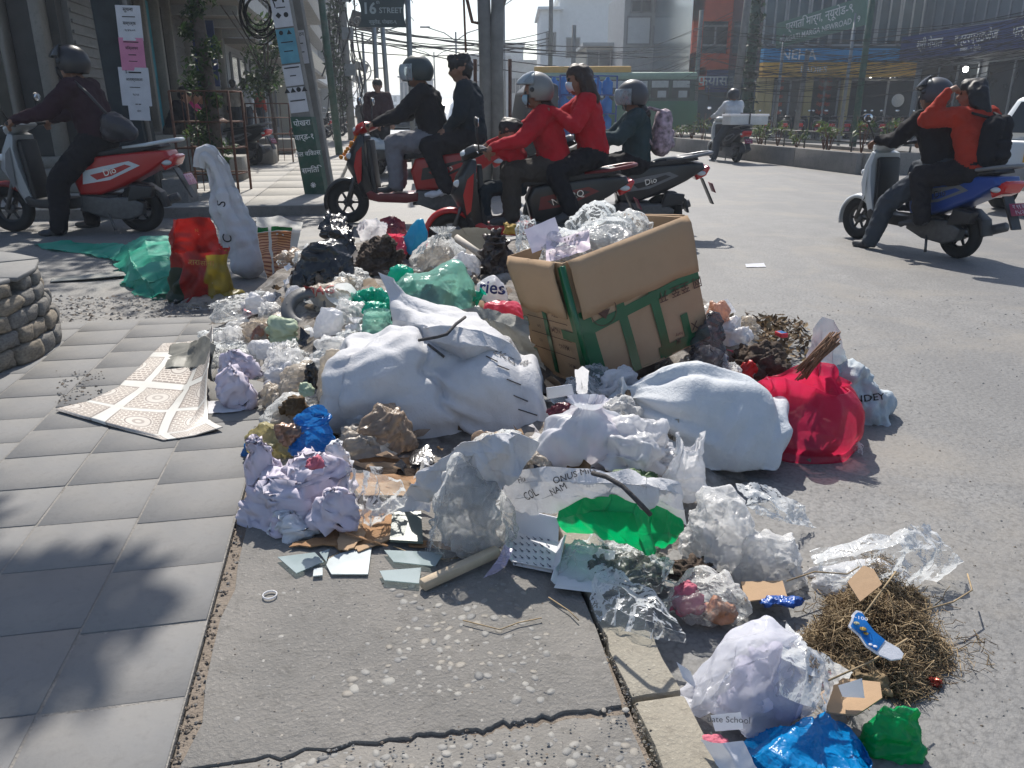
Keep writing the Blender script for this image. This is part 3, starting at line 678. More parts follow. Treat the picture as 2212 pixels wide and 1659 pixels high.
# ---------------------------------------------------------------- lettering
def text_mesh(txt, size, bold=0.0, align='CENTER'):
 cu = bpy.data.curves.new("lettering", 'FONT'); cu.body = txt; cu.size = size; cu.align_x = align; cu.align_y = 'CENTER'; cu.fill_mode = 'FRONT'; cu.resolution_u = 3
 if bold: cu.offset = bold * size
 o = bpy.data.objects.new("lettering", cu); C.objects.link(o); dg = bpy.context.evaluated_depsgraph_get()
 me = bpy.data.meshes.new_from_object(o.evaluated_get(dg)); bpy.data.objects.remove(o); bpy.data.curves.remove(cu); me.materials.clear(); me.name = "lettering"; return me
def decal(parent, txt, size, M4, mat, bold=0.0, align='CENTER', name="lettering"):
 o = obj(name, text_mesh(txt, size, bold, align), parent, mat); o.matrix_local = M4; return o
def frame4(origin, xd, yd):                              # matrix with local x,y along xd,yd
 xd = Vector(xd).normalized(); yd = Vector(yd); yd = (yd - xd * yd.dot(xd)).normalized(); zd = xd.cross(yd); m = Matrix((xd, yd, zd)).transposed().to_4x4(); m.translation = Vector(origin); return m
def decal_on(target, txt, size, px, py, mat, ang=0.0, bold=0.0, off=.004, name="lettering"):
 """print lettering on a crumpled surface where the photo shows it: flat letters laid onto the surface along the surface's own facing"""
 me = text_mesh(txt, size, bold); tm = target.data
 bvh = BVHTree.FromPolygons([v.co for v in tm.vertices], [p.vertices[:] for p in tm.polygons]); L = Vector(target.location)
 cpos = Vector((0, 0, CAM_H)) - L; d = ray(px, py).normalized(); h = bvh.ray_cast(cpos, d)
 if h[0] is None: return None
 n = h[1] if h[1].dot(d) < 0 else -h[1]; n = (n * .5 - d * .5).normalized(); right = Vector((1, 0, 0)); right = (right - n * right.dot(n)).normalized(); up = n.cross(right)
 ca, sa = math.cos(ang), math.sin(ang); xa = right * ca + up * sa; ya = up * ca - right * sa
 bm = bmesh.new(); bm.from_mesh(me); bmesh.ops.triangulate(bm, faces=bm.faces); bmesh.ops.subdivide_edges(bm, edges=[e for e in bm.edges if e.calc_length() > size * .3], cuts=1)
 for v in bm.verts:
  o = h[0] + xa * v.co.x + ya * v.co.y + n * .25; q = bvh.ray_cast(o, -n)
  v.co = (q[0] + n * off) if q[0] is not None else (h[0] + xa * v.co.x + ya * v.co.y + n * off)
 bm.to_mesh(me); bm.free(); return obj(name, me, target, mat)
INK = pm("black_ink", (.02, .02, .022), .7, .1)
# ================================================================ materials of the refuse
def weave(name, col, dirt, amt=.4, tr=.18): return pm(name, col, .68, .07, 4, .25, 260, .25, transl=tr, dirt=dirt, dirtamt=amt, ds=5, crinkle=.55*0.438, cs=58)
K_SACK = weave("white_woven", (.66, .66, .68), (.42, .40, .38)); K_SACK2 = weave("cream_woven", (.60, .57, .52), (.33, .28, .23), .6)
K_GREY = weave("grey_woven", (.33, .33, .30), (.20, .19, .17), .6, .1)
K_CLEAR = pm("clear_film", (.80, .82, .83), .15, .1, 6, 0, 40, .6, transl=.45, alpha=.09, crinkle=0.574, cs=41.6)
K_CLEAR2 = pm("hazy_film", (.74, .75, .75), .2, .1, 6, 0, 40, .6, transl=.45, alpha=.23, crinkle=0.522, cs=44.8)
K_MILK = pm("milky_plastic", (.80, .80, .80), .25, .08, 6, 0, 40, .55, transl=.5, alpha=.5, crinkle=0.47, cs=41.6)
K_WHITE = pm("white_plastic", (.80, .80, .82), .32, .07, 6, 0, 40, .5, transl=.4, alpha=.84, crinkle=0.365, cs=44.8)
K_CREAMP = pm("cream_plastic", (.66, .60, .52), .35, .15, 6, 0, 40, .5, transl=.35, alpha=.62, crinkle=0.47, cs=44.8, dirt=(.40, .30, .22), dirtamt=.5, ds=7)
K_TANP = pm("tan_plastic", (.50, .40, .31), .35, .25, 8, 0, 40, .5, transl=.3, alpha=.6, crinkle=0.47, cs=44.8, dirt=(.25, .15, .10), dirtamt=.7, ds=8)
K_PAPER = pm("lavender_paper", (.70, .66, .75), .75, .05, 6, .1, 80, .2, transl=.22, dirt=(.62, .42, .55), dirtamt=.4, ds=6)
K_PAPERW = pm("white_paper", (.74, .74, .77), .75, .05, 6, .1, 80, .2, transl=.15)
K_RED = pm("red_plastic", (.64, .03, .10), .28, .12, 5, 0, 40, .55, transl=.5, alpha=.78, crinkle=0.365, cs=30, dirt=(.50, .02, .03), dirtamt=.5, ds=4)
K_PINK = pm("pink_plastic", (.80, .10, .17), .3, .12, 5, 0, 40, .5, transl=.45, alpha=.93, crinkle=0.365, cs=38.4)
K_MAROON = pm("maroon_plastic", (.14, .02, .035), .35, .2, 5, 0, 40, .5, transl=.2, crinkle=0.313, cs=38.4)
K_TEAL = pm("teal_plastic", (.0, .52, .37), .28, .15, 6, 0, 40, .5, transl=.45, alpha=.93, crinkle=0.522, cs=48)
K_TEALC = pm("pale_teal_film", (.36, .62, .54), .22, .15, 6, 0, 40, .6, transl=.4, alpha=.5, crinkle=0.522, cs=35.2)
K_TARP = pm("green_tarp", (.03, .42, .28), .5, .25, 4, .2, 150, .35, transl=.35, crinkle=0.261, cs=28.8, dirt=(.25, .55, .48), dirtamt=.6, ds=3)
K_GREEN = pm("green_plastic", (.0, .42, .13), .3, .15, 6, 0, 40, .5, transl=.5, alpha=.93, crinkle=0.365, cs=32)
K_BLUE = pm("bright_blue_plastic", (.0, .27, .66), .25, .1, 6, 0, 40, .5, transl=.4, alpha=.95, crinkle=0.522, cs=38.4)
K_BLUE2 = pm("blue_plastic", (.02, .19, .52), .28, .15, 6, 0, 40, .5, transl=.35, alpha=.85, crinkle=0.47, cs=44.8)
K_CYAN = pm("cyan_plastic", (.03, .42, .62), .3, .15, 6, 0, 40, .5, transl=.4, crinkle=0.209, cs=38.4)
K_BLACK = pm("black_plastic", (.012, .012, .014), .25, .2, 6, 0, 40, .6, crinkle=0.522, cs=38.4)
K_SMOKE = pm("smoky_film", (.10, .10, .11), .2, .2, 6, 0, 40, .6, transl=.2, alpha=.55, crinkle=0.522, cs=41.6)
K_BROWN = pm("brown_fibre", (.085, .062, .048), .85, .5, 20, .9, 70, .2)
K_LEAF = pm("dry_leaf", (.16, .105, .06), .8, .5, 12, .6, 50, .2, transl=.15)
K_STRAW = pm("dry_straw", (.40, .30, .18), .75, .4, 10, .3, 60, .25, transl=.15)
K_CARD = pm("brown_card", (.42, .285, .175), .78, .1, 4, .15, 50, .2, dirt=(.25, .15, .085), dirtamt=.4, ds=4)
K_CARDE = pm("card_edge", (.42, .29, .18), .85, .2, 30, .5, 200, .1)
K_TAPE = pm("green_tape", (.005, .10, .035), .3, .15, 8, 0, 40, .5, coat=.3)
K_WOOD = pm("pale_timber", (.52, .42, .30), .7, .2, 12, .2, 80, .3)
K_PLY = pm("brown_plywood", (.34, .19, .095), .75, .3, 14, .4, 70, .2)
K_GLASSG = pm("green_board", (.10, .13, .11), .4, .2, 8, .1, 50, .5)
K_SHARD = pm("glass_shard", (.30, .36, .36), .08, .1, 8, 0, 40, .6, alpha=.16)
K_MIRROR = pm("frosted_glass", (.42, .47, .48), .25, .2, 14, 0, 40, .6, alpha=.55)
K_ROPE = pm("dark_rope", (.08, .075, .075), .8, .3, 60, .6, 120, .2)
K_PLATE = pm("grey_moulded", (.13, .13, .13), .45, .2, 8, .1, 60, .5)
K_PURPLE = pm("lilac_film", (.58, .52, .68), .2, .1, 6, 0, 40, .6, transl=.4, alpha=.6, crinkle=0.313, cs=51.2)
K_PINKP = pm("pink_cloth", (.55, .15, .20), .8, .15, 8, .4, 120, .2)
K_GREENP = pm("pale_green_paper", (.50, .58, .42), .7, .12, 6, .1, 60, .25, transl=.2)
K_YELL = pm("yellowish_film", (.58, .52, .30), .25, .2, 6, 0, 40, .5, transl=.4, alpha=.55, crinkle=0.47, cs=41.6)
K_GOLD = pm("yellow_paper", (.45, .30, .07), .7, .3, 8, .2, 60, .25, transl=.2)
K_BLUEINK = pm("navy_ink", (.02, .03, .16), .6, .1); K_REDINK = pm("red_ink", (.42, .06, .05), .6, .1); K_GRINK = pm("grey_ink", (.12, .12, .13), .7, .1)

# ================================================================ body of the heap
def heap_body():
 xs = np.arange(-3.2, 2.6, .035); ys = np.arange(1.9, 6.6, .035); X, Y = np.meshgrid(xs, ys); z = mound(X.ravel(), Y.ravel())
 ins = _inside_dist(X.ravel(), Y.ravel()) > -.02; q = np.stack([X.ravel() * 11, Y.ravel() * 11, z * 0], 1)
 v = np.stack([X.ravel(), Y.ravel(), z - .02 + .022 * np.abs(fbm(q, 5, 3))], 1); f = gridfaces(len(xs), len(ys), wrap=False); f = f[ins[f].all(1)]
 used = np.unique(f); mp = -np.ones(len(v), int); mp[used] = np.arange(len(used))
 o = tag(obj("refuse_heap", npmesh("refuse_heap", v[used], mp[f]), None, M_HEAP), "packed mixed refuse under the bags of the heap", kind="stuff")
 # scraps worked into it
 r = random.Random(77); mats = [K_WHITE, K_CREAMP, K_LEAF, K_PAPERW, K_TANP, K_BLACK, K_CLEAR2, K_GREY, K_CARD, K_PINK, K_BLUE2, K_TEAL]; mb = MB()
 for _ in range(650):
  x, y = r.uniform(430, 1720), r.uniform(560, 1180); p = hit(x, y)
  if hz(p.x, p.y) < .03: continue
  s = r.uniform(.012, .05); e = Euler((r.uniform(-.9, .9), r.uniform(-.9, .9), r.uniform(0, 6.3))).to_matrix(); n = 3; pts = []
  for a in range(n):
   for b in range(n): pts.append(p + e @ Vector(((a - 1) * s * r.uniform(.7, 1.2), (b - 1) * s * r.uniform(.5, 1.1), r.uniform(-.35, .45) * s)) + Vector((0, 0, .02)))
  mb.add(pts, [(a * n + b, a * n + b + 1, (a + 1) * n + b + 1, (a + 1) * n + b) for a in range(n - 1) for b in range(n - 1)], r.choices(range(12), (3, 5, 5, 2, 6, 5, 6, 3, 3, .3, .3, .2))[0], True)
 s = mb.build("scraps", mats, o); s["kind"] = "stuff"
heap_body()
HI = dict(nu=96, nv=70)
PB0 = dict(flat=True, nu=22, nv=15, fold=.10, ff=3, nf=8, ex=1.05, it=2, bend=0, amp=.004, jit=.055, facet=6)
# ---------------------------------------------------------------- back row, left to right
sheet_item("green_tarp", "crumpled green tarpaulin lying on the side street beside the red rice sack", "tarpaulin",
 [[(240, 555, 0.0), (270, 520, .08), (310, 508, .14), (365, 512, .12), (388, 530, .10)], [(262, 585, -.04), (280, 562, .08), (320, 548, .12), (365, 555, .12), (388, 565, .10)], [(272, 612, -.05), (305, 600, .04), (340, 595, .06), (388, 598, .06), (392, 600, .05)], [(285, 632, -.06), (330, 640, -.05), (350, 638, -.05), (380, 628, -.05), (392, 618, -.05)]], K_TARP, nu=60, nv=52, fold=.06, ff=3.2, ex=1.1, it=25, bend=.0, rag=.03)
sheet_item("green_tarp", "flat faded green tarpaulin strip trailing over the side street", "tarpaulin",
 [[(78, 527, -.06), (150, 520, -.04), (230, 525, -.02), (272, 530, .02)], [(84, 535, -.06), (150, 536, -.05), (220, 545, -.04), (268, 548, 0)], [(120, 541, -.06), (170, 546, -.06), (235, 556, -.05), (262, 566, -.02)]], K_TARP, nu=44, nv=26, fold=.025, ff=3, ex=1.06, it=25, bend=.0, rag=.03)
sheet_item("cardboard_strip", "long grey cardboard strip lying on the asphalt by the stone planter", "cardboard", [[(112, 602, -.06), (200, 592, -.045), (290, 583, -.05)], [(108, 609, -.06), (200, 602, -.05), (292, 594, -.05)]], K_GREY, nu=20, nv=6, fold=.0, it=0, solid=.004)

def red_sack():
 p = G(434, 648, ROAD + .02); k = ppm(p); w = 118 / k; h = 168 / k
 prof = ([0, .05, .2, .5, .72, .8, .9, 1.0], [0, .9, 1.0, 1.0, .97, .92, .85, .72], [0, .0, .12, .42, .66, .76, .9, 1.0])
 v, f = bag(w, w * .7, h, prof, nu=72, nv=54, seed=5, ex=1.1, it=25, bend=.02, fold=.10, ff=3.2, lump=.06, sq=2.7)
 # torn mouth: the back panel stands up on the left, the front and right panels are ripped down
 t = (np.arange(54) / 53).repeat(72); a = np.tile(np.arange(72) / 72 * 2 * np.pi, 54); keep = (t < .70 + .02 * np.sin(a * 7)) | ((np.cos(a - 2.5) > .2 + .1 * np.sin(9 * a)) & (t <= 1))
 f = f[keep[f].all(1)]
 m, nt, nd, lk, out = nmat("printed_rice_sack"); b = nd.new("ShaderNodeBsdfPrincipled"); b.inputs["Roughness"].default_value = .4
 tc = nd.new("ShaderNodeTexCoord"); sp = nd.new("ShaderNodeSeparateXYZ"); nz = nd.new("ShaderNodeTexNoise"); nz.inputs["Scale"].default_value = 7; lk.new(tc.outputs["Object"], nz.inputs["Vector"])
 va = nd.new("ShaderNodeVectorMath"); va.operation = 'MULTIPLY_ADD'; va.inputs[1].default_value = (.08,) * 3; lk.new(nz.outputs[1], va.inputs[0]); lk.new(tc.outputs["Object"], va.inputs[2]); lk.new(va.outputs[0], sp.inputs[0])
 yel = ramp(nd, lk, sp.outputs[0], w * .22 + .04, w * .23 + .045); n2 = tex(nd, lk, "Noise", 16, detail=6); col = mixc(nd, lk, ramp(nd, lk, n2.outputs[0], .35, .7), (.24, .012, .012), (.42, .022, .016))
 low = nd.new("ShaderNodeMath"); low.operation = 'LESS_THAN'; low.inputs[1].default_value = h * .66; lk.new(sp.outputs[2], low.inputs[0]); mm = nd.new("ShaderNodeMath"); mm.operation = 'MULTIPLY'; lk.new(yel, mm.inputs[0]); lk.new(low.outputs[0], mm.inputs[1])
 col = mixc(nd, lk, mm.outputs[0], col, (.30, .23, .02))
 l2 = nd.new("ShaderNodeMath"); l2.operation = 'LESS_THAN'; l2.inputs[1].default_value = -w * .26 + .04; lk.new(sp.outputs[0], l2.inputs[0]); l3 = nd.new("ShaderNodeMath"); l3.operation = 'LESS_THAN'; l3.inputs[1].default_value = h * .42 + .04; lk.new(sp.outputs[2], l3.inputs[0])
 m3 = nd.new("ShaderNodeMath"); m3.operation = 'MULTIPLY'; lk.new(l2.outputs[0], m3.inputs[0]); lk.new(l3.outputs[0], m3.inputs[1]); col = mixc(nd, lk, m3.outputs[0], col, (.02, .05, .03))
 wr = ramp(nd, lk, n2.outputs[0], .68, .72); col = mixc(nd, lk, wr, col, (.6, .5, .45)); lk.new(col, b.inputs["Base Color"])
 t_ = nd.new("ShaderNodeBsdfTranslucent"); lk.new(col, t_.inputs[0]); mx = nd.new("ShaderNodeMixShader"); mx.inputs[0].default_value = .35; lk.new(b.outputs[0], mx.inputs[1]); lk.new(t_.outputs[0], mx.inputs[2]); lk.new(mx.outputs[0], out.inputs[0])
 o = mesh_item("rice_sack", "torn red and yellow printed rice sack standing open beside the green tarpaulin", "sack", v, f, m, (p.x, p.y + w * .25, p.z))
 for px, py, t, s in ((420, 567, "रारा", .05), (447, 569, "सोना", .05), (425, 498, "N", .03)): decal_on(o, t, s, px, py, pm("gold_ink", (.5, .25, .06), .5), bold=.01)
red_sack()
def tall_sack():
 p = G(530, 600, ROAD + .02); k = ppm(p); t = np.linspace(0, 1, 80); nu = 64
 px = interp([0, .08, .3, .55, .75, .88, .95, 1.0], [545, 540, 522, 492, 478, 462, 445, 440], t); py = interp([0, .08, .3, .55, .75, .88, .95, 1.0], [598, 575, 520, 450, 395, 350, 338, 362], t)
 rd = interp([0, .05, .2, .45, .7, .85, .95, 1.0], [10, 34, 42, 40, 32, 26, 24, 22], t) / k
 th = np.arange(nu) / nu * 2 * np.pi; V = []
 for i in range(80):
  c = atY(px[i], py[i], p.y + .1 + .05 * t[i]); j = min(i + 1, 79); jj = max(i - 1, 0); tx, tz = px[j] - px[jj], -(py[j] - py[jj]); L = math.hypot(tx, tz); nx, nz = tz / L, -tx / L
  pl = 1 - .42 * min(1, t[i] * 1.6) * np.abs(((7 * th / 6.283 + .3 * np.sin(2 * th) + .4 * t[i]) % 1) * 2 - 1)
  V.append(np.stack([c.x + rd[i] * pl * np.cos(th) * nx, c.y + .75 * rd[i] * pl * np.sin(th), c.z + rd[i] * pl * np.cos(th) * nz], 1))
 v = np.concatenate(V); c0 = np.array([p.x, p.y, ROAD]); v = v - c0; f = gridfaces(nu, 80); v = v + vnormals(v, f) * folds(v, .5, .06, 7, 3, 4)[:, None]; v = crumple(v, f, 1.05, 14, .03, .0, .003, 14, 3)
 o = mesh_item("white_sack", "tall limp white woven sack slumped upright behind the red rice sack", "sack", v, f, K_SACK, c0)
 for x, y, s in ((478, 440, "S"), (492, 515, "C")): decal_on(o, s, .10, x, y, INK, ang=1.4)
tall_sack()
def feed_bag():
 rows = [[(553, 470, .42), (600, 468, .44), (655, 480, .40)], [(556, 505, .28), (600, 500, .31), (648, 505, .28)], [(562, 545, .16), (600, 540, .2), (640, 545, .16)], [(575, 600, .02), (602, 612, .02), (632, 612, .02)]]
 v, f, c, uv = net(rows, nu=46, nv=52, fold=.03, ex=1.05, it=25, bend=.04, floor=False)
 m, nt, nd, lk, out = nmat("striped_feed_bag"); b = nd.new("ShaderNodeBsdfPrincipled"); b.inputs["Roughness"].default_value = .25; tc = nd.new("ShaderNodeTexCoord"); sp = nd.new("ShaderNodeSeparateXYZ"); lk.new(tc.outputs["UV"], sp.inputs[0])
 def cmp(op, src, val): n = nd.new("ShaderNodeMath"); n.operation = op; n.inputs[1].default_value = val; lk.new(src, n.inputs[0]); return n.outputs[0]
 def mul(a, b_): n = nd.new("ShaderNodeMath"); n.operation = 'MULTIPLY'; lk.new(a, n.inputs[0]); lk.new(b_, n.inputs[1]); return n.outputs[0]
 U, V = sp.outputs[0], sp.outputs[1]
 pr_ = mul(cmp('GREATER_THAN', U, .03), cmp('LESS_THAN', U, .80)); seam = nd.new("ShaderNodeMath"); seam.operation = 'COMPARE'; seam.inputs[1].default_value = .30; seam.inputs[2].default_value = .03; lk.new(U, seam.inputs[0])
 inv = nd.new("ShaderNodeMath"); inv.operation = 'SUBTRACT'; inv.inputs[0].default_value = 1; lk.new(seam.outputs[0], inv.inputs[1]); pr_ = mul(pr_, inv.outputs[0])
 saw = nd.new("ShaderNodeMath"); saw.operation = 'MULTIPLY'; saw.inputs[1].default_value = 24; lk.new(V, saw.inputs[0]); fr = nd.new("ShaderNodeMath"); fr.operation = 'FRACT'; lk.new(saw.outputs[0], fr.inputs[0])
 stripe = mixc(nd, lk, cmp('GREATER_THAN', fr.outputs[0], .42), (.30, .09, .04), (.70, .36, .18))
 col = mixc(nd, lk, mul(pr_, cmp('GREATER_THAN', V, .30)), (.66, .66, .63), stripe); band = mul(mul(pr_, cmp('GREATER_THAN', V, .20)), cmp('LESS_THAN', V, .285)); col = mixc(nd, lk, band, col, (.01, .13, .04))
 lk.new(col, b.inputs["Base Color"]); t = nd.new("ShaderNodeBsdfTranslucent"); lk.new(col, t.inputs[0]); mx = nd.new("ShaderNodeMixShader"); mx.inputs[0].default_value = .5; lk.new(b.outputs[0], mx.inputs[1]); lk.new(t.outputs[0], mx.inputs[2]); lk.new(mx.outputs[0], out.inputs[0])
 o = mesh_item("feed_bag", "empty striped orange feed bag with a green band standing against the heap", "bag", v, f, m, c, uv=uv)
 decal_on(o, "सिक्री", .07, 618, 592, K_MAROON, bold=.02); decal_on(o, "▪ ▪", .05, 605, 506, K_WHITE)
feed_bag()
item("black_bag", "bulging black plastic bin bag between the feed bag and the brown fibre bundle", "bag", (618, 520, 760, 615), K_BLACK, 'mound', .8, z=.16, facet=5, hs=1.2, **HI)
sheet_item("black_bag_mouth", "torn black plastic sheet fanning upward behind the black bin bag", "plastic sheet", [[(690, 485, .42), (708, 452, .5), (735, 462, .46), (768, 500, .38)], [(700, 510, .34), (718, 500, .38), (740, 510, .36), (770, 530, .30)], [(712, 545, .22), (728, 548, .24), (745, 555, .22), (765, 565, .2)]], K_BLACK, nu=40, nv=34, fold=.10, ff=4, ex=1.1, it=15, bend=0, rag=.06, floor=False)
item("fibre_bundle", "bundle of matted brown fibre in a dark plastic wrap beside the black bin bag", "bundle", (750, 508, 872, 590), K_BROWN, 'mound', .8, z=.2, hs=1.2, fold=.16, ff=5, ex=1.25, bend=.01, **HI)
sheet_item("handle_bag", "thin white handle bag lying behind the brown fibre bundle", "bag", [[(772, 492, .42), (790, 474, .44), (815, 472, .44), (832, 486, .42)], [(776, 505, .34), (800, 490, .38), (818, 492, .38), (834, 500, .36)], [(780, 520, .28), (800, 516, .30), (820, 516, .30), (836, 520, .28)]], K_WHITE, nu=30, nv=24, fold=.12, it=15, bend=0, floor=False)
item("red_plastic_bag", "small knotted red plastic bag on the back of the heap beside the cyan bag", "bag", (812, 496, 884, 545), K_PINK, 'tied', .8, z=.26, pleat=.35, nu=48, nv=40)
sheet_item("maroon_wrapper", "maroon foil wrapper sticking up behind the small red bag", "wrapper", [[(820, 474, .42), (850, 466, .44), (872, 482, .42)], [(826, 492, .36), (850, 488, .38), (880, 500, .36)], [(836, 510, .30), (855, 508, .32), (884, 512, .3)]], K_MAROON, nu=24, nv=20, fold=.1, it=12, bend=0, floor=False)
sheet_item("pink_plastic", "pale pink plastic strip trailing from the small red bag", "plastic scrap", [[(838, 522, .32), (870, 514, .32), (905, 514, .31), (925, 524, .29)], [(845, 534, .27), (875, 526, .28), (905, 526, .27), (920, 534, .25)]], K_PINK, nu=26, nv=12, fold=.06, it=10, bend=0, floor=False)
item("cyan_bag", "smooth cyan plastic bag standing on the back of the heap", "bag", (862, 466, 924, 545), K_CYAN, 'lump', .7, z=.26, fold=.05, ff=2, ex=1.05, tilt=(.4, 0))
item("wrapped_bundle", "bundle tightly wrapped in wrinkled clear film behind the teal bag", "bundle", (878, 476, 1012, 585), K_CLEAR2, 'tied', .8, z=.2, pleat=.5, nple=16, fold=.08, nu=90, nv=64)
item("white_packet", "white packet inside the clear film bundle on the back of the heap", "packet", (895, 520, 1000, 580), K_CREAMP, 'mound', .7, z=.2, fold=.1)
sheet_item("grey_tarp", "stiff grey woven tarpaulin arched behind the cardboard tube", "tarpaulin", [[(968, 500, .38), (1000, 490, .42), (1050, 496, .42), (1092, 520, .38)], [(975, 520, .30), (1010, 508, .34), (1055, 514, .34), (1096, 540, .28)], [(985, 545, .22), (1020, 535, .24), (1060, 540, .24), (1098, 560, .2)]], K_GREY, nu=40, nv=28, fold=.06, it=15, bend=0, floor=False)
def tube_item(name, label, cat, a, b, r, mat, inner=None):
 t = thing(name, label, cat, a); d = b - a; M4 = d.to_track_quat('Z', 'Y').to_matrix().to_4x4(); L = d.length
 MB().lathe([(r * .86, 0), (r, 0), (r, L), (r * .86, L)], 20, M=M4, closed=True).build("tube_wall", mat, t)
 MB().lathe([(.0, L * .04), (r * .85, L * .04)], 20, M=M4).build("end_plug", K_CARDE, t); return t
tube_item("cardboard_tube", "pale cardboard tube lying across the heap beside the wrapped bundle", "tube", G(986, 513, .36), G(1062, 566, .24), .022, pm("pale_card_tube", (.50, .45, .39), .7, .1, 8, .1, 60, .2))
item("brown_plastic", "crumpled dark brown plastic beside the cardboard box rim", "plastic heap", (1028, 485, 1112, 590), pm("dark_brown_plastic", (.06, .045, .04), .35, .3, 8, 0, 40, .5, crinkle=.5, cs=13), 'mound', .7, z=.2, fold=.2, ff=4, ex=1.2, bend=.01, nu=72, nv=54)
item("gold_paper", "crumpled yellow paper on the dark brown plastic", "paper", (1086, 474, 1124, 502), K_GOLD, 'lump', .8, z=.42, nu=20, nv=16, fold=.2, flat=True)
item("clear_film", "crumpled clear film poking up beside the box rim", "plastic film", (1110, 458, 1175, 560), K_CLEAR, 'mound', .8, z=.34, fold=.2, ff=4, ex=1.3, bend=.02, nu=72, nv=54)
# ---------------------------------------------------------------- second row
item("teal_film_bag", "large pale teal film bag holding refuse in the middle of the heap", "bag", (822, 556, 1040, 705), K_TEALC, 'lump', .75, z=.2, fold=.10, ff=2.6, ex=1.15, nu=110, nv=80, exmap=True, hs=1.15, facet=6)
item("red_scrap", "red food packet seen inside the pale teal film bag", "packet", (905, 605, 950, 650), K_MAROON, 'lump', .6, z=.32, nu=24, nv=18)
item("grey_bundle", "grey woven lump under the teal film bag", "bundle", (850, 600, 1000, 700), K_GREY, 'mound', .6, z=.14)
item("teal_bag", "teal plastic top of a bag folded over the pale teal film bag", "bag", (832, 562, 900, 625), K_TEAL, 'lump', .5, z=.33, fold=.06, ex=1.1)
item("teal_bag", "teal plastic corner knotted at the right end of the pale teal film bag", "bag", (995, 612, 1052, 660), K_TEAL, 'tied', .6, z=.27, pleat=.4, rot=(0, .9, 0))
item("teal_bag", "crumpled teal plastic bag between the white sack tip and the clear container", "bag", (744, 606, 856, 678), K_TEAL, 'lump', .7, z=.16, fold=.16, ff=4, ex=1.35, bend=.02, nu=84, nv=60)
item("clear_bag", "clear bag of wet refuse with a teal gathered neck", "bag", (772, 655, 862, 745), K_TEALC, 'open', .8, z=.14, fold=.08)
item("teal_neck", "gathered teal plastic neck over the clear bag of wet refuse", "bag neck", (774, 640, 850, 690), K_TEAL, 'lump', .8, z=.21, fold=.14, ff=4, ex=1.2, rot=(0, .25, 0))
o = item("printed_bag", "white carrier bag printed with navy letters wedged beside the cardboard box", "bag", (1028, 586, 1098, 655), K_WHITE, 'lump', .6, z=.2, fold=.04, ex=1.06)
decal_on(o, "ries", .095, 1062, 622, K_BLUEINK, ang=-.08, bold=.015)
item("pink_red_bag", "rosy red plastic bag squeezed under the left side of the cardboard box", "bag", (1030, 636, 1140, 705), K_PINK, 'mound', .7, z=.15, fold=.05, ex=1.1)
sheet_item("grey_sheet", "dusty grey woven sheet crumpled between the white sack and the box", "sheet", [[(985, 672, .32), (1030, 662, .33), (1080, 672, .32), (1140, 690, .30)], [(1000, 690, .28), (1040, 685, .29), (1090, 700, .28), (1145, 725, .25)], [(1020, 720, .22), (1060, 715, .23), (1110, 735, .2), (1160, 770, .16)], [(1060, 750, .16), (1090, 750, .17), (1130, 770, .14), (1180, 800, .1)]], K_GREY, nu=56, nv=48, fold=.07, ff=4, ex=1.1, it=20, bend=.01, floor=False)
# ---------------------------------------------------------------- left flank of the heap
item("clear_bag", "hazy clear bag with an open mouth at the foot of the red rice sack", "bag", (438, 612, 610, 700), K_CLEAR2, 'open', .6, z=.03, rot=(0, -.5, 0), pleat=.3, fold=.07, **HI)
item("white_tray", "crushed white foam cup in the hazy clear bag", "cup", (528, 622, 580, 672), K_WHITE, 'lump', .7, z=.12, fold=.1, nu=30, nv=22)
item("grey_plastic_bag", "dirty grey plastic bag between the red rice sack and the tall white sack", "bag", (360, 625, 500, 668), K_CREAMP, 'mound', .6, z=ROAD, fold=.14)
item("clear_bag", "thin clear bag lying flat at the left edge of the heap", "bag", (410, 682, 520, 748), K_CLEAR, 'mound', .8, z=.0, fold=.16, ex=1.3, hs=.8)
item("foil_bag", "shiny crumpled clear film over the folded grey sheet", "plastic film", (400, 715, 545, 770), K_CLEAR, 'mound', .8, z=.04, fold=.2, ff=4, ex=1.3, bend=.02)
item("tied_bag", "knotted translucent bag of brown refuse on the left of the heap", "bag", (508, 672, 592, 735), K_CREAMP, 'tied', .8, z=.08, pleat=.4, nu=60, nv=48)
item("brown_lump", "brown food waste inside the knotted translucent bag", "food waste", (535, 690, 590, 735), pm("pinkish_brown", (.36, .17, .12), .7, .3), 'lump', .7, z=.08, nu=30, nv=22)
item("green_paper", "pale green crumpled paper beside the knotted translucent bag", "paper", (566, 668, 645, 735), K_GREENP, 'lump', .7, z=.1, nu=26, nv=20, fold=.15, flat=True)
def hub_disc():
 p = G(668, 668, .18); k = ppm(p); t = thing("grey_disc", "grey moulded plastic disc lying tilted among the white bags", "disc", p); r = 60 / k
 M4 = Euler((R(38), R(10), 0)).to_matrix().to_4x4()
 MB().lathe([(r, 0), (r * .97, .012), (r * .62, .02), (r * .56, .012), (r * .5, -.012), (r * .5, -.02)], 40, M=M4).build("rim", K_PLATE, t)
 MB().lathe([(0, -.016), (r * .5, -.014)], 32, M=M4).build("bowl", M_HEAP, t)
 for k_ in range(6): a = k_ * 1.047; MB().lathe([(.004, .012), (.004, .017), (0, .018)], 8, M=M4 @ Matrix.Translation((r * .8 * math.cos(a), r * .8 * math.sin(a), 0))).build("bolt", K_PLATE, t)
hub_disc()
item("white_bag", "smooth white plastic bag bulging beside the grey disc", "bag", (676, 652, 742, 728), K_WHITE, 'lump', .7, z=.14, fold=.05, ex=1.05, tilt=(.25, 0))
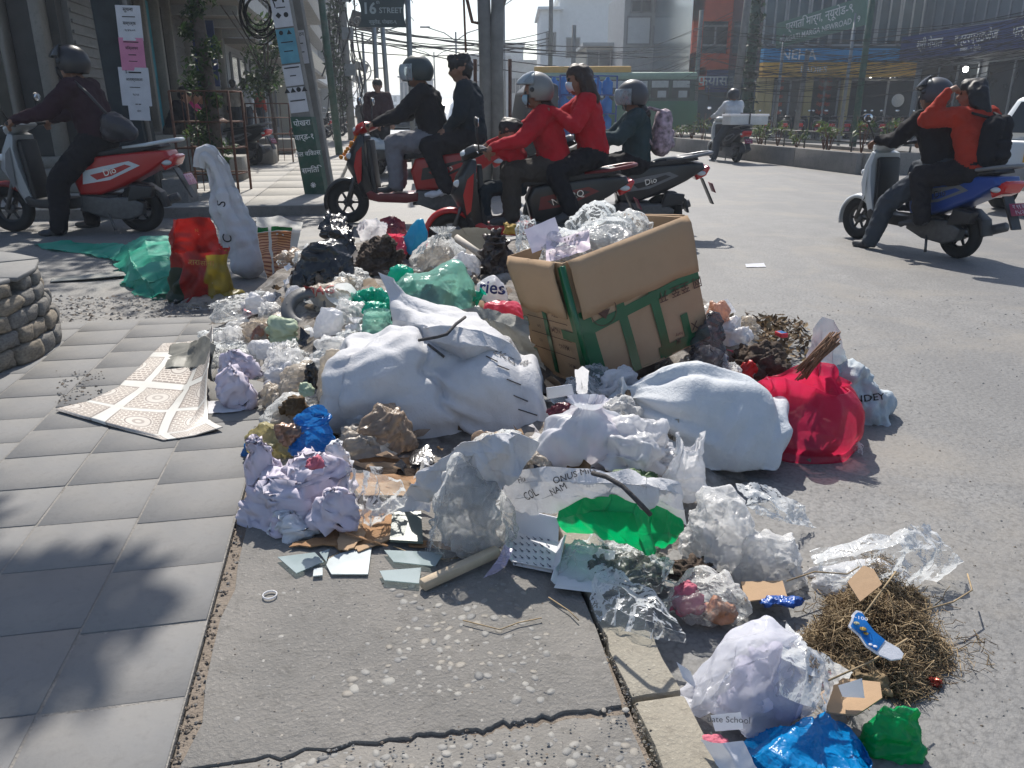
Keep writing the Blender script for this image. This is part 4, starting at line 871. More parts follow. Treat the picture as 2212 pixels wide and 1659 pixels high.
o = item("printed_packet", "cream packet with red lettering above the grey disc", "packet", (640, 598, 765, 668), K_CREAMP, 'mound', .6, z=.16, fold=.10, hs=1.1)
decal_on(o, "DAG", .08, 690, 628, K_REDINK, ang=.05, bold=.02)
item("white_bag", "small white knotted bag at the left of the cream printed packet", "bag", (608, 608, 655, 650), K_WHITE, 'lump', .8, z=.18, fold=.12)
item("clear_tub", "clear round food tub lying on the cream packet", "tub", (698, 600, 768, 660), K_CLEAR, ([0, .05, .3, .9, .95, 1.0], [0, .8, .86, 1.0, 1.06, 1.05], [0, 0, .25, .9, .92, 1.0]), .9, z=.21, fold=.0, ex=1.0, it=0, lump=.0, rot=(.5, .5, 0))
item("white_bag", "dark grey and white plastic lump below the fibre bundle", "bag", (690, 565, 800, 612), K_CLEAR2, 'mound', .7, z=.19, fold=.15)
item("white_bag", "bunched white plastic bag behind the main white sack", "bag", (740, 675, 800, 740), K_WHITE, 'tied', .7, z=.14, pleat=.5, fold=.14)
item("clear_bag", "wrinkled clear bag lying on the left shoulder of the main white sack", "bag", (655, 705, 790, 790), K_MILK, 'mound', .7, z=.14, fold=.15, ex=1.25, nu=84, nv=60)
item("clear_bag", "milky bag bunched between the crumpled purple paper and the cream sack", "bag", (545, 722, 650, 815), K_MILK, 'tied', .8, z=.08, pleat=.5, fold=.14, nu=72, nv=54)
item("clear_bag", "creased grey-white bag below the knotted translucent bag", "bag", (590, 765, 700, 850), K_CREAMP, 'mound', .7, z=.08, fold=.14, nu=72, nv=54)
item("cream_bag", "dull cream plastic bag with loose dark strings beside the main white sack", "bag", (676, 730, 775, 880), K_CREAMP, 'lump', .7, z=.1, fold=.1, nu=80, nv=60)
item("black_scrap_bag", "black shiny plastic scrap wedged beside the cream bag", "plastic scrap", (652, 770, 700, 850), K_BLACK, 'lump', .6, z=.12, fold=.15)
item("clear_bag", "thin clear bag with torn pleats above the crumpled purple paper", "bag", (455, 728, 560, 790), K_CLEAR2, 'tied', .7, z=.05, pleat=.5, fold=.14)
item("white_bag", "flat white carrier bag with a brown patch behind the clear pleated bag", "bag", (520, 722, 600, 770), K_WHITE, 'mound', .7, z=.08, fold=.06)
item("clear_bag", "creased translucent bag under the cream bag", "bag", (545, 812, 640, 880), K_CREAMP, 'mound', .8, z=.03, fold=.16, ex=1.3)
item("purple_paper", "crumpled lavender paper with a red stain at the edge of the printed mat", "paper", (452, 770, 552, 890), K_PAPER, 'lump', .7, z=.0, **PB0)
item("purple_paper", "lavender paper ball resting on the red-stained lavender paper", "paper", (462, 738, 560, 815), K_PAPER, 'lump', .7, z=.10, **PB0)
sheet_item("white_paper", "flat creased white paper under the crumpled lavender paper", "paper", [[(450, 868, .01), (500, 862, .02), (552, 862, .015)], [(448, 893, .004), (500, 890, .01), (548, 880, .006)]], K_PAPERW, nu=18, nv=10, fold=.06, it=0, smooth=False)
item("clear_bag", "clear bag of brown paper and leaves with a pale green knot", "bag", (530, 822, 745, 945), K_YELL if False else K_CLEAR2, 'mound', .65, z=.0, fold=.12, ex=1.2, nu=110, nv=76)
item("brown_paper", "crushed brown paper inside the clear bag with the pale green knot", "paper", (598, 842, 660, 890), K_LEAF, 'lump', .7, z=.12, nu=24, nv=18, fold=.2, flat=True)
item("tan_packet", "tan packet inside the clear bag with the pale green knot", "packet", (575, 868, 690, 935), K_TANP, 'mound', .6, z=.02, fold=.12)
item("green_knot", "pale green plastic knot on top of the clear bag of leaves", "plastic knot", (640, 815, 676, 848), K_GREENP, 'lump', .8, z=.2, nu=24, nv=18, fold=.2)
item("yellow_bag", "hazy yellowish bag with a blue lump inside at the edge of the slate tiles", "bag", (508, 890, 640, 990), K_YELL, 'lump', .7, z=.0, fold=.12, nu=84, nv=60)
item("blue_lump", "blue packet inside the hazy yellowish bag", "packet", (518, 940, 560, 985), K_BLUE2, 'lump', .7, z=.0, nu=24, nv=18)
item("blue_bag", "crumpled blue carrier bag standing above the crumpled white paper", "bag", (612, 862, 722, 975), K_BLUE2, 'open', .75, z=.12, fold=.12, ff=3.4, ex=1.2, nu=96, nv=70, ear=.25)
item("foil_wrapper", "brown and silver foil wrapper in front of the blue carrier bag", "wrapper", (590, 900, 660, 965), pm("brown_foil", (.22, .14, .10), .3, .6, 10, 0, 40, .6, metal=.5, crinkle=.6, cs=16), 'lump', .5, z=.14, rot=(0, -.7, 0), fold=.16, nu=36, nv=28)
# crumpled white paper heap
PB = dict(PB0, nu=24, nv=16)
item("white_paper", "biggest ball of crumpled lavender-white paper at the corner of the slate tiles", "paper", (488, 985, 680, 1150), K_PAPER, 'lump', .8, z=.0, **{**PB, 'nu': 32, 'nv': 21, 'jit': .042})
item("white_paper", "crumpled lavender-white paper with a red blot below the blue carrier bag", "paper", (570, 945, 765, 1090), K_PAPER, 'lump', .7, z=.06, **{**PB, 'nu': 32, 'nv': 21, 'jit': .042})
item("white_paper", "crumpled lavender-white paper flap hanging over the brown plywood", "paper", (650, 1030, 775, 1140), K_PAPER, 'lump', .6, z=.04, **PB)
item("white_paper", "small crumpled bluish paper at the foot of the paper heap", "paper", (565, 1075, 690, 1165), K_PAPERW, 'lump', .6, z=.0, **PB)
item("white_paper", "tall folded lavender paper leaning on the hazy yellowish bag", "paper", (525, 925, 610, 1060), K_PAPER, 'lump', .5, z=.06, **PB)
item("red_blot", "pink tissue scrap on the crumpled paper below the blue bag", "tissue", (655, 968, 700, 1002), K_PINKP, 'lump', .7, z=.22, nu=22, nv=16, fold=.2, flat=True)
item("white_paper", "crumpled white paper behind the blue carrier bag", "paper", (690, 935, 760, 1010), K_PAPERW, 'lump', .5, z=.1, **PB)
# loose small bags packing the gaps of the heap
def fillers():
 r = random.Random(55); shapes = [bag(.16, .13, .09, ('mound', 'tied', 'lump', 'mound')[k % 4], 48, 34, 700 + k, ex=1.22, it=30, bend=.03, fold=.18, ff=3.0, amp=.006, pleat=.4 if k % 4 == 1 else 0, facet=12, lump=.2) for k in range(8)]
 mm = [K_MILK, K_CREAMP, K_CLEAR2, K_WHITE, K_CLEAR, K_TANP, K_SMOKE]; meshes = {}
 zones = [((430, 640, 770, 880), 26, "between the printed mat and the biggest sack"), ((770, 560, 1080, 720), 9, "behind the biggest sack"), ((740, 880, 900, 1000), 7, "in the hollow under the biggest sack"), ((1140, 840, 1460, 1010), 16, "around the knotted carrier bag"), ((560, 840, 760, 950), 4, "around the small blue carrier bag"), ((1480, 700, 1640, 880), 9, "between the box and the red bag"), ((900, 970, 1160, 1060), 5, "behind the big hazy bag"), ((600, 560, 760, 640), 8, "beside the black bin bag")]; nm = ("milky", "dirty cream", "hazy", "white", "clear", "tan", "smoky")
 for (x0, y0, x1, y1), n, ph in zones:
  for _ in range(n):
   p = hit(r.uniform(x0, x1), r.uniform(y0, y1))
   if float(_inside_dist(p.x, p.y)[0]) < .03: continue
   k = r.randrange(8); m = r.choices(mm, (6, 5, 5, 4, 3, 2, 1))[0]; key = (k, m.name)
   if key not in meshes: meshes[key] = npmesh("loose_bag", *shapes[k]); meshes[key].materials.append(m)
   o = bpy.data.objects.new("loose_bag", meshes[key]); C.objects.link(o); s = r.uniform(.75, 1.7); o.location = p - Vector((0, 0, .015)); o.rotation_euler = (r.uniform(-.4, .4), r.uniform(-.4, .4), r.uniform(0, 6.3)); o.scale = (s, s * r.uniform(.8, 1.1), s * r.uniform(.8, 1.2)); tag(o, "small crumpled %s plastic bag packed %s" % (nm[mm.index(m)], ph), "bag", "loose bags packed in the heap")
fillers()
# ---------------------------------------------------------------- the printed floor mat
def floor_mat():
 m, nt, nd, lk, out = nmat("printed_vinyl"); b = nd.new("ShaderNodeBsdfPrincipled"); b.inputs["Roughness"].default_value = .5; tc = nd.new("ShaderNodeTexCoord")
 mp = nd.new("ShaderNodeMapping"); mp.inputs["Scale"].default_value = (2.6, 4.2, 1); lk.new(tc.outputs["UV"], mp.inputs[0])
 br = nd.new("ShaderNodeTexBrick"); br.inputs["Scale"].default_value = 4.4; br.inputs["Mortar Size"].default_value = .05; br.inputs["Color1"].default_value = (.20, .16, .14, 1); br.inputs["Color2"].default_value = (.26, .21, .18, 1); br.inputs["Mortar"].default_value = (.55, .50, .44, 1); lk.new(mp.outputs[0], br.inputs["Vector"])
 sp = nd.new("ShaderNodeSeparateXYZ"); lk.new(mp.outputs[0], sp.inputs[0])
 def band(src, per, w0, w1):
  fr = nd.new("ShaderNodeMath"); fr.operation = 'FRACT'; lk.new(src, fr.inputs[0]); c = nd.new("ShaderNodeMath"); c.operation = 'COMPARE'; c.inputs[1].default_value = .5; c.inputs[2].default_value = w0; lk.new(fr.outputs[0], c.inputs[0])
  d = nd.new("ShaderNodeMath"); d.operation = 'COMPARE'; d.inputs[1].default_value = .5; d.inputs[2].default_value = w1; lk.new(fr.outputs[0], d.inputs[0]); return c.outputs[0], d.outputs[0]
 (i1, o1), (i2, o2) = band(sp.outputs[0], 1, .08, .105), band(sp.outputs[1], 1, .08, .105)
 mxi = nd.new("ShaderNodeMath"); mxi.operation = 'MAXIMUM'; lk.new(i1, mxi.inputs[0]); lk.new(i2, mxi.inputs[1]); mxo = nd.new("ShaderNodeMath"); mxo.operation = 'MAXIMUM'; lk.new(o1, mxo.inputs[0]); lk.new(o2, mxo.inputs[1])
 # medallions in the middle of each panel
 fx = nd.new("ShaderNodeVectorMath"); fx.operation = 'FRACTION'; lk.new(mp.outputs[0], fx.inputs[0]); sb = nd.new("ShaderNodeVectorMath"); sb.operation = 'ABSOLUTE'; s0 = nd.new("ShaderNodeVectorMath"); s0.operation = 'SUBTRACT'; s0.inputs[1].default_value = (1, 1, 0); lk.new(fx.outputs[0], s0.inputs[0])
 ad = nd.new("ShaderNodeVectorMath"); ad.operation = 'ADD'; ad.inputs[1].default_value = (.5, .5, 0); lk.new(mp.outputs[0], ad.inputs[0]); fx2 = nd.new("ShaderNodeVectorMath"); fx2.operation = 'FRACTION'; lk.new(ad.outputs[0], fx2.inputs[0]); s1 = nd.new("ShaderNodeVectorMath"); s1.operation = 'SUBTRACT'; s1.inputs[1].default_value = (.5, .5, 0); lk.new(fx2.outputs[0], s1.inputs[0])
 ln = nd.new("ShaderNodeVectorMath"); ln.operation = 'LENGTH'; lk.new(s1.outputs[0], ln.inputs[0])
 c = mixc(nd, lk, mxo.outputs[0], br.outputs[0], (.20, .17, .15)); c = mixc(nd, lk, mxi.outputs[0], c, (.56, .55, .51))
 rg = nd.new("ShaderNodeMath"); rg.operation = 'LESS_THAN'; rg.inputs[1].default_value = .20; lk.new(ln.outputs["Value"], rg.inputs[0]); c = mixc(nd, lk, rg.outputs[0], c, (.52, .48, .43))
 wv = nd.new("ShaderNodeMath"); wv.operation = 'COMPARE'; wv.inputs[1].default_value = .17; wv.inputs[2].default_value = .012; lk.new(ln.outputs["Value"], wv.inputs[0]); c = mixc(nd, lk, wv.outputs[0], c, (.22, .18, .16))
 wv2 = nd.new("ShaderNodeMath"); wv2.operation = 'COMPARE'; wv2.inputs[1].default_value = .06; wv2.inputs[2].default_value = .02; lk.new(ln.outputs["Value"], wv2.inputs[0]); c = mixc(nd, lk, wv2.outputs[0], c, (.30, .26, .23))
 n = tex(nd, lk, "Noise", 6, detail=8); mm = nd.new("ShaderNodeMath"); mm.operation = 'MULTIPLY'; mm.inputs[1].default_value = .4; lk.new(ramp(nd, lk, n.outputs[0], .45, .7), mm.inputs[0]); c = mixc(nd, lk, mm.outputs[0], c, (.40, .37, .33)); lk.new(c, b.inputs["Base Color"]); lk.new(b.outputs[0], out.inputs[0])
 back = pm("vinyl_back", (.16, .15, .14), .7, .2, 6, .2, 90, .3)
 rows = [[(352, 742, .006), (392, 740, .012), (436, 735, .05), (455, 715, .16), (458, 700, .22)], [(310, 784, .006), (365, 785, .006), (420, 790, .02), (447, 770, .10), (458, 745, .17)],
   [(255, 838, .006), (318, 842, .008), (390, 850, .01), (436, 830, .05), (450, 800, .11)], [(190, 868, .008), (268, 885, .012), (350, 890, .012), (428, 885, .02), (446, 860, .05)], [(125, 882, .012), (235, 915, .014), (330, 938, .012), (400, 930, .012), (450, 905, .016)], [(122, 886, .008), (240, 922, .004), (352, 952, .003), (420, 942, .004), (480, 922, .018)]]
 v, f, c, uv = net(rows, nu=70, nv=70, fold=.006, ff=2, ex=1.015, it=20, bend=.05, floor=False)
 v[:, 2] = np.maximum(v[:, 2], .004 - c[2]); o = mesh_item("floor_mat", "beige vinyl floor mat with a brick pattern spread on the slate tiles", "mat", v, f, [m, back], c, uv=uv, solid=.004); o.modifiers["thickness"].material_offset = 0
 sheet_item("vinyl_offcut", "dark curled vinyl offcut lying over the top of the printed mat", "vinyl", [[(372, 740, .02), (410, 738, .05), (448, 728, .15), (466, 745, .20)], [(362, 765, .015), (405, 758, .04), (440, 760, .11), (462, 775, .13)], [(352, 795, .012), (395, 788, .03), (428, 795, .05), (452, 820, .07)]], pm("dull_vinyl", (.20, .195, .17), .5, .3, 5, .1, 60, .4), nu=34, nv=26, fold=.05, ex=1.1, it=15, bend=.02, floor=False, solid=.003)
floor_mat()
# ---------------------------------------------------------------- the big cardboard box
def box_item():
 M4 = Euler((-.1039, -.2464, .4702), 'XYZ').to_matrix().to_4x4(); M4.translation = Vector((.3347, 3.0196, .0762)); L, W, H, th = .6055, .4998, .539, .006
 t = thing("cardboard_box", "large open brown cardboard box bound with green tape tilted on the heap", "box", mat4=M4)
 def wall(name, c, d):
  o = MB().box((0, 0, 0), d).build(name, K_CARD, t, loc=c); bm = bmesh.new(); bm.from_mesh(o.data); bmesh.ops.subdivide_edges(bm, edges=[e for e in bm.edges if e.calc_length() > .1], cuts=9, use_grid_fill=True); ax = d.index(min(d)); sg = -1 if name == "back_wall" or c[0] > .3 and ax == 0 else 1
  q = np.array([list(v.co + Vector(c)) for v in bm.verts]); n = np.abs(fbm(q * 5, 3, 3)) * .009
  for v, k in zip(bm.verts, n): v.co[ax] += sg * k
  bm.to_mesh(o.data); bm.free(); return o
 wall("front_wall", (L / 2, th / 2, H / 2), (L, th, H)); wall("side_wall", (th / 2, W / 2, H / 2), (th, W - 2 * th - .002, H)); wall("back_wall", (L / 2, W - th / 2, H / 2), (L, th, H)); wall("side_wall", (L - th / 2, W / 2, H / 2), (th, W - 2 * th - .002, H)); wall("base", (L / 2, W / 2, -th / 2 - .001), (L, W, th))
 def flap(p0, p1, out, length, name="flap", drop=.9, wob=.008, seed=0):
  # a flap hinged along the rim from p0 to p1, bent over and hanging outward
  p0, p1, out = Vector(p0), Vector(p1), Vector(out).normalized(); r = random.Random(seed); nu, nv = 14, 7; v = []
  for j in range(nv):
   q = j / (nv - 1); a = R(20) + (R(90) * drop) * min(1, q * 2.2)
   for i in range(nu):
    b = p0.lerp(p1, i / (nu - 1)); s = length * q
    off = out * (s * math.cos(min(a, R(88))) * .45 + .006 + .012 * math.sin(q * 3)) - Vector((0, 0, 1)) * (s * math.sin(min(a, R(88)))) + Vector((0, 0, .004))
    v.append(b + off + out * (wob * math.sin(i * .8 + seed) * q) + Vector((r.uniform(-.002, .002), 0, r.uniform(-.004, .004) if j == nv - 1 else 0)))
  o = obj(name, npmesh(name, v, gridfaces(nu, nv, wrap=False)), t, K_CARD); md = o.modifiers.new("thickness", 'SOLIDIFY'); md.thickness = .006; md.offset = 1; return o
 flap((.02, 0, H), (L - .0, 0, H), (0, -1, 0), .24, seed=2); flap((0, W - .02, H), (0, .05, H), (-1, 0, 0), .235, seed=5)
 flap((L, .02, H), (L, W - .03, H), (1, 0, 0), .2, drop=.75, seed=7)
 # green tape (front face plane y = -0.002, side face plane x = -0.002)
 def strip(a, b, w, face):
  a, b = Vector(a), Vector(b); d = (b - a); n2 = Vector((-d.y, d.x)).normalized() * w * .43; nn = max(2, int(d.length / .05)); v = []
  for i in range(nn + 1):
   q = a + d * i / nn
   for s in (-1, 1):
    e = q + n2 * s; k = .0025 + .0012 * math.sin(i * 1.3 + w * 90)
    v.append((e.x, -k, e.y) if face == 'f' else (-k, e.x, e.y))
  o = obj("tape_strip", npmesh("tape_strip", v, [(2 * i, 2 * i + 1, 2 * i + 3, 2 * i + 2) for i in range(nn)], smooth=False), t, K_TAPE); md = o.modifiers.new("thickness", 'SOLIDIFY'); md.thickness = .001; md.offset = 1 if face == 'f' else -1
 fz = .30
 for a, b, w in (((0, .245), (L, .29), .05), ((.045, .0), (.03, .33), .075), ((.22, .0), (.205, .30), .048), ((.38, .0), (.365, .35), .048), ((.5, .02), (.495, .15), .042), ((.34, .03), (L, .03), .055), ((.0, .02), (.1, .02), .04)): strip(a, b, w, 'f')
 for a, b, w in (((.0, .22), (.15, .225), .05), ((.30, .02), (.27, .42), .04), ((.035, .0), (.02, .52), .06), ((.46, .24), (.50, .24), .05), ((.45, .09), (.5, .09), .045)): strip(a, b, w, 's')
 MB().tube([(-.004, -.004, .0), (-.004, -.004, .53)], .012, 8).build("corner_tape", K_TAPE, t)
 # printing: the box stands upside down
 fx = lambda x, z: frame4((x, -.0062, z), (-1, 0, 0), (0, 0, -1)); sx = lambda y, z: frame4((-.0062, y, z), (0, 1, 0), (0, 0, -1))
 for x, z, s, tx in ((.46, .345, .036, "ROOM 17739"), (.50, .26, .05, "网 至至 开"), (.335, .335, .022, "CS"), (.535, .085, .05, "X"), (.45, .075, .02, "hany"), (.44, .05, .03, "米")): decal(t, tx, s, fx(x, z), K_BROWNINK, .008)
 # ring mark with a triangle, half hidden by the flap
 MB().lathe([(.058, 0), (.061, 0)], 40, M=frame4((.125, -.0062, .30), (1, 0, 0), (0, 0, 1))).build("ring_mark", K_BROWNINK, t)
 MB().prism([(-.03, -.0), (.03, -.0), (.0, -.035)], 0, .0006, M=frame4((.125, -.0066, .30), (1, 0, 0), (0, 0, 1))).build("triangle_mark", K_BROWNINK, t)
 for y, z, s, tx in ((.17, .36, .03, "NO"), (.17, .31, .032, "CTY"), (.39, .31, .026, "PCS"), (.2, .235, .032, "NOMI"), (.35, .235, .02, "GW"), (.16, .165, .03, "MANG"), (.13, .085, .024, "MEAS"), (.37, .165, .02, "KG")):
  decal(t, tx, s, frame4((-.0062, y, z), (0, 1, 0), (0, 0, -1)), K_BROWNINK, .006)
 for z in (.335, .275, .2, .125): MB().box((-.0062, .26, z), (.0006, .36, .003)).build("print_rule", K_BROWNINK, t)
 # what it holds
 def inside(name, label, cat, c, w, d, h, mat, seed, prof='mound', **kw):
  v, f = bag(w, d, h, prof, nu=72, nv=50, seed=seed, ex=1.25, it=35, bend=.02, fold=.16, ff=4, floor0=False, **kw); o = mesh_item(name, label, cat, v, f, mat); o.matrix_world = M4 @ Matrix.Translation(c); return o
 inside("clear_film", "large crumpled clear film filling the cardboard box", "plastic film", (L * .52, W * .5, H - .15), L * .82, W * .76, .22, K_CLEAR, 31)
 inside("clear_film", "hazy film packing deep inside the cardboard box", "plastic film", (L * .5, W * .5, H - .18), L * .74, W * .72, .2, K_MILK, 33)
 inside("clear_film", "stiff clear film standing up at the back of the cardboard box", "plastic film", (L * .62, W * .72, H - .06), .26, .16, .17, K_CLEAR, 36)
 inside("clear_film", "crumpled clear film at the far right rim of the cardboard box", "plastic film", (L * .78, W * .5, H - .08), .18, .2, .14, K_CLEAR2, 38)
 inside("clear_film", "crumpled clear film at the near left rim of the cardboard box", "plastic film", (L * .2, W * .48, H - .06), .15, .25, .10, K_CLEAR2, 39)
 for nm, lb, c, e, s, mt in (("lavender_card", "folded lavender card standing in the film of the cardboard box", (.10, .30, H + .07), (R(62), R(-8), R(-30)), (.14, .11), K_PAPER), ("shipping_label", "pale pink printed label sheet lying in the film of the cardboard box", (.13, .17, H + .02), (R(28), R(-4), R(-38)), (.19, .13), pm("pink_label", (.72, .58, .64), .5, .05))):
  v, f = sheet(s[0], s[1], 16, 14, 5, 1.03, 12, rag=.01, fold=.03); o = mesh_item(nm, lb, "card" if "card" in nm else "label", v, f, mt); o.matrix_world = M4 @ Matrix.Translation(c) @ Euler(e).to_matrix().to_4x4()
  if "label" in nm:
   for i in range(3): decal(o, ("▮▮▯ ◆", "REF 18 402", "A4  210")[i], .016, frame4((.02, .03 - .025 * i, .012), (1, 0, 0), (0, 1, 0)), INK)
K_BROWNINK = pm("faded_ink", (.10, .05, .035), .8, .2, 30)
box_item()
# ---------------------------------------------------------------- big white sacks
def main_sack():
 p = hit(960, 985); c = atY(957, 868, 2.9); k = ppm(c); w = 450 / k; h = 290 / k; d = .52
 prof = ([0, .03, .18, .5, .82, .97, 1.0], [0, .55, .95, 1.0, .96, .6, 0], [0, .01, .14, .5, .86, .99, 1.0])
 v, f = bag(h * 1.0, d, w, prof, nu=120, nv=130, seed=41, ex=1.0, it=0, lump=.10, fold=.0, floor0=False, sq=2.4)
 v = v - np.array([0, 0, w / 2]); x = v[:, 2].copy(); z = v[:, 0].copy(); v[:, 2] = z; v[:, 0] = x      # lay it along x
 t = v[:, 0] / w + .5                                                                                  # 0 left .. 1 right
 v[:, 2] *= interp([0, .2, .5, .8, 1], [.6, .78, .98, 1.12, .9], t); v[:, 2] += interp([0, .2, .45, .7, 1], [.035, .045, .02, -.03, -.06], t)
 v[:, 2] += -.11 * (t - .5)
 f = f[:, ::-1]; n = vnormals(v, f); v = v + n * (folds(v, w, .05, 8, 2.6, 8) + folds(v, w, .022, 8, 6, 9))[:, None]
 # gathered seam running up the right-hand third
 sx = .60 + .16 * np.clip(-v[:, 2] / .2, -1, 1) + .02 * np.sin(v[:, 2] * 60); dd = np.abs(t - sx) * w; v = v - n * (.022 * np.exp(-(dd / .018) ** 2) * (v[:, 1] < .05))[:, None]
 v = v + n * (.012 * np.exp(-(dd / .09) ** 2) * np.sin((v[:, 2] * 95 + v[:, 0] * 30)) * (t > sx))[:, None]
 v = crumple(v, f, 1.04, 12, .05, .0, .002, 10, 4)
 o = mesh_item("white_sack", "biggest bulging white woven sack with a stitched seam on top of the heap", "sack", v, f, K_SACK, c)
 bvh = BVHTree.FromPolygons([q.co for q in o.data.vertices], [q.vertices[:] for q in o.data.polygons])
 for (x0, y0, x1, y1) in ((925, 745, 960, 772), (1075, 790, 1100, 800), (1095, 820, 1125, 832), (1110, 855, 1140, 868), (1050, 770, 1075, 782), (1120, 885, 1160, 898)):
  pts = []
  for s in range(7):
   q = bvh.ray_cast(Vector((0, 0, CAM_H)) - c, ray(x0 + (x1 - x0) * s / 6, y0 + (y1 - y0) * s / 6).normalized())
   if q[0] is not None: pts.append(q[0] + Vector((0, -.004, .003)))
  if len(pts) > 2: MB().tube(pts, .0022 if y0 > 760 else .005, 6).build("seam_stitch", K_ROPE, o)
 for x, y, tx, s, a in ((1105, 740, "Cash", .05, -.5), (1090, 770, "2KG", .055, -.3), (1135, 785, "86", .05, -.9), (1060, 715, "C n", .045, -.4)): decal_on(o, tx, s, x, y, K_GRINK, ang=a)
main_sack()
def upper_sack():
 rows = [[(818, 590, .50), (845, 600, .49), (880, 630, .44), (930, 650, .40), (985, 665, .37), (1030, 680, .36)], [(838, 640, .42), (870, 650, .41), (905, 672, .38), (950, 684, .38), (1000, 690, .38), (1060, 705, .36)], [(850, 690, .34), (880, 695, .36), (920, 705, .38), (980, 705, .40), (1040, 715, .38), (1100, 740, .32)], [(850, 720, .26), (890, 735, .29), (940, 740, .33), (1000, 745, .35), (1060, 750, .33), (1130, 780, .24)], [(860, 745, .18), (900, 770, .22), (950, 780, .25), (1010, 785, .26), (1080, 800, .22), (1150, 830, .14)]]
 o = sheet_item("white_sack", "flattened empty white sack with a pointed corner lying behind the biggest sack", "sack", rows, K_SACK, nu=100, nv=70, fold=.05, ff=3.2, ex=1.08, it=25, bend=.02, floor=False, seed=12, solid=.002)
 MB().tube([G(1005, 685, .42), G(985, 700, .415), G(965, 722, .40), G(945, 728, .39), G(905, 735, .36)], .006, 6).build("dark_tie", K_ROPE, o).matrix_parent_inverse = Matrix.Translation(o.location).inverted()
upper_sack()
def tied_sack():
 c = atY(1488, 925, 2.70); k = ppm(c); w = 365 / k; h = 295 / k; d = .42
 prof = ([0, .04, .2, .5, .75, .88, .94, .97, 1.0], [0, .6, .96, 1.0, .80, .42, .17, .20, .30], [0, .01, .15, .48, .74, .88, .945, .97, 1.0])
 v, f = bag(h, d, w, prof, nu=110, nv=110, seed=51, ex=1.0, it=0, lump=.05, pleat=.28, nple=11, floor0=False)
 v = v - np.array([0, 0, w / 2]); v = np.stack([-v[:, 2], v[:, 1], v[:, 0]], 1)                         # neck to the left
 t = .5 - v[:, 0] / w
 a = .46; ca, sa = math.cos(a), math.sin(a); x, z = v[:, 0].copy(), v[:, 2].copy(); v[:, 0] = x * ca + z * sa; v[:, 2] = -x * sa + z * ca
 n = vnormals(v, f); v = v + n * (folds(v, w, .045, 8, 3.4, 3))[:, None]; v = crumple(v, f, 1.03, 25, .04, .05, .002, 10, 5); v[:, 2] = np.maximum(v[:, 2], -c.z + ROAD * .5)
 o = mesh_item("white_sack", "big tied white sack stained blue lying in front of the cardboard box", "sack", v, f, pm("stained_woven", (.64, .66, .68), .65, .08, 4, .25, 260, .25, transl=.12, crinkle=0.328, cs=45, dirt=(.38, .45, .52), dirtamt=.55, ds=3.5), c)
 ax = Vector((-ca, 0, sa)); MB().lathe([(.030 + .009 * math.cos(q), .012 * math.sin(q)) for q in np.linspace(0, 5.5, 8)], 16, M=Matrix.Translation(ax * (.435 * w)) @ ax.to_track_quat('Z', 'Y').to_matrix().to_4x4(), closed=True).build("neck_tie", pm("brown_tie", (.20, .13, .08), .8, .3, 20, .3), o)
tied_sack()
o = item("knotted_bag", "pale translucent carrier bag knotted at the top between the two biggest white sacks", "bag", (1162, 838, 1372, 1022), pm("pale_blue_plastic", (.70, .72, .77), .35, .1, 4, 0, 40, .5, transl=.35, alpha=.9, crinkle=0.14, cs=28.8, dirt=(.66, .42, .50), dirtamt=.6, ds=3.2), 'tied', .7, z=.02, pleat=.22, nple=9, fold=.06, ff=2.4, ex=1.05, lump=.08, nu=110, nv=80, sq=2.3, hs=1.1, ws=1.12, facet=0)
sheet_item("bag_handle", "upright pale plastic handle loop of the knotted carrier bag", "bag handle", [[(1242, 800, .46), (1258, 796, .47), (1272, 800, .46)], [(1244, 825, .40), (1256, 822, .41), (1270, 826, .40)], [(1248, 850, .34), (1258, 850, .35), (1268, 850, .34)]], K_WHITE, nu=18, nv=20, fold=.08, it=8, bend=0, floor=False)
sheet_item("white_card", "blank white card lying between the biggest sack and the box", "card", [[(1180, 838, .30), (1235, 830, .30)], [(1182, 862, .25), (1240, 852, .26)]], K_PAPERW, nu=8, nv=6, fold=.0, it=0, floor=False, solid=.002)
o = item("snack_packet", "red and dark snack packet behind the knotted carrier bag", "packet", (1180, 855, 1245, 890), K_MAROON, 'mound', .5, z=.18, nu=30, nv=22);
item("handle_bag", "white carrier bag with upright handles in front of the big tied sack", "bag", (1432, 918, 1532, 1080), K_WHITE, 'open', .5, z=.0, pleat=.35, nple=7, fold=.06, ff=2.4, ear=.35, ex=1.08, nu=80, nv=64)
# red bag with sticks
def red_bag():
 o = item("red_bag", "round red plastic bag holding a bunch of brown sticks on the road", "bag", (1636, 752, 1882, 992), K_RED, 'open', .85, z=ROAD, pleat=.22, nple=8, fold=.035, ff=2.2, ex=1.06, lump=.06, nu=120, nv=96, ear=.25, seed=15, facet=0, ws=1.22)
 item("dark_refuse", "dark refuse showing through the round red bag", "refuse", (1690, 850, 1830, 985), M_HEAP, 'lump', .7, z=ROAD + .01, fold=.15, nu=40, nv=30)
 t = thing("stick_bunch", "bunch of thin brown sticks poking out of the round red bag", "sticks", atY(1745, 800, o.location.y - .02)); r = random.Random(4); a0 = Vector(t.location)
 for i in range(34):
  a = atY(1728 + r.uniform(-13, 17), 806 + r.uniform(-10, 16), o.location.y - .03 + r.uniform(-.015, .02)); b = atY(1806 + r.uniform(-16, 12), 730 + r.uniform(-14, 16), o.location.y + .01 + r.uniform(-.02, .02))
  MB().tube([a - a0, b - a0], r.uniform(.0022, .0034), 5).build("stick", K_STICK, t)
K_STICK = pm("brown_stick", (.22, .12, .07), .7, .4, 30, .3, 90, .25)
red_bag()
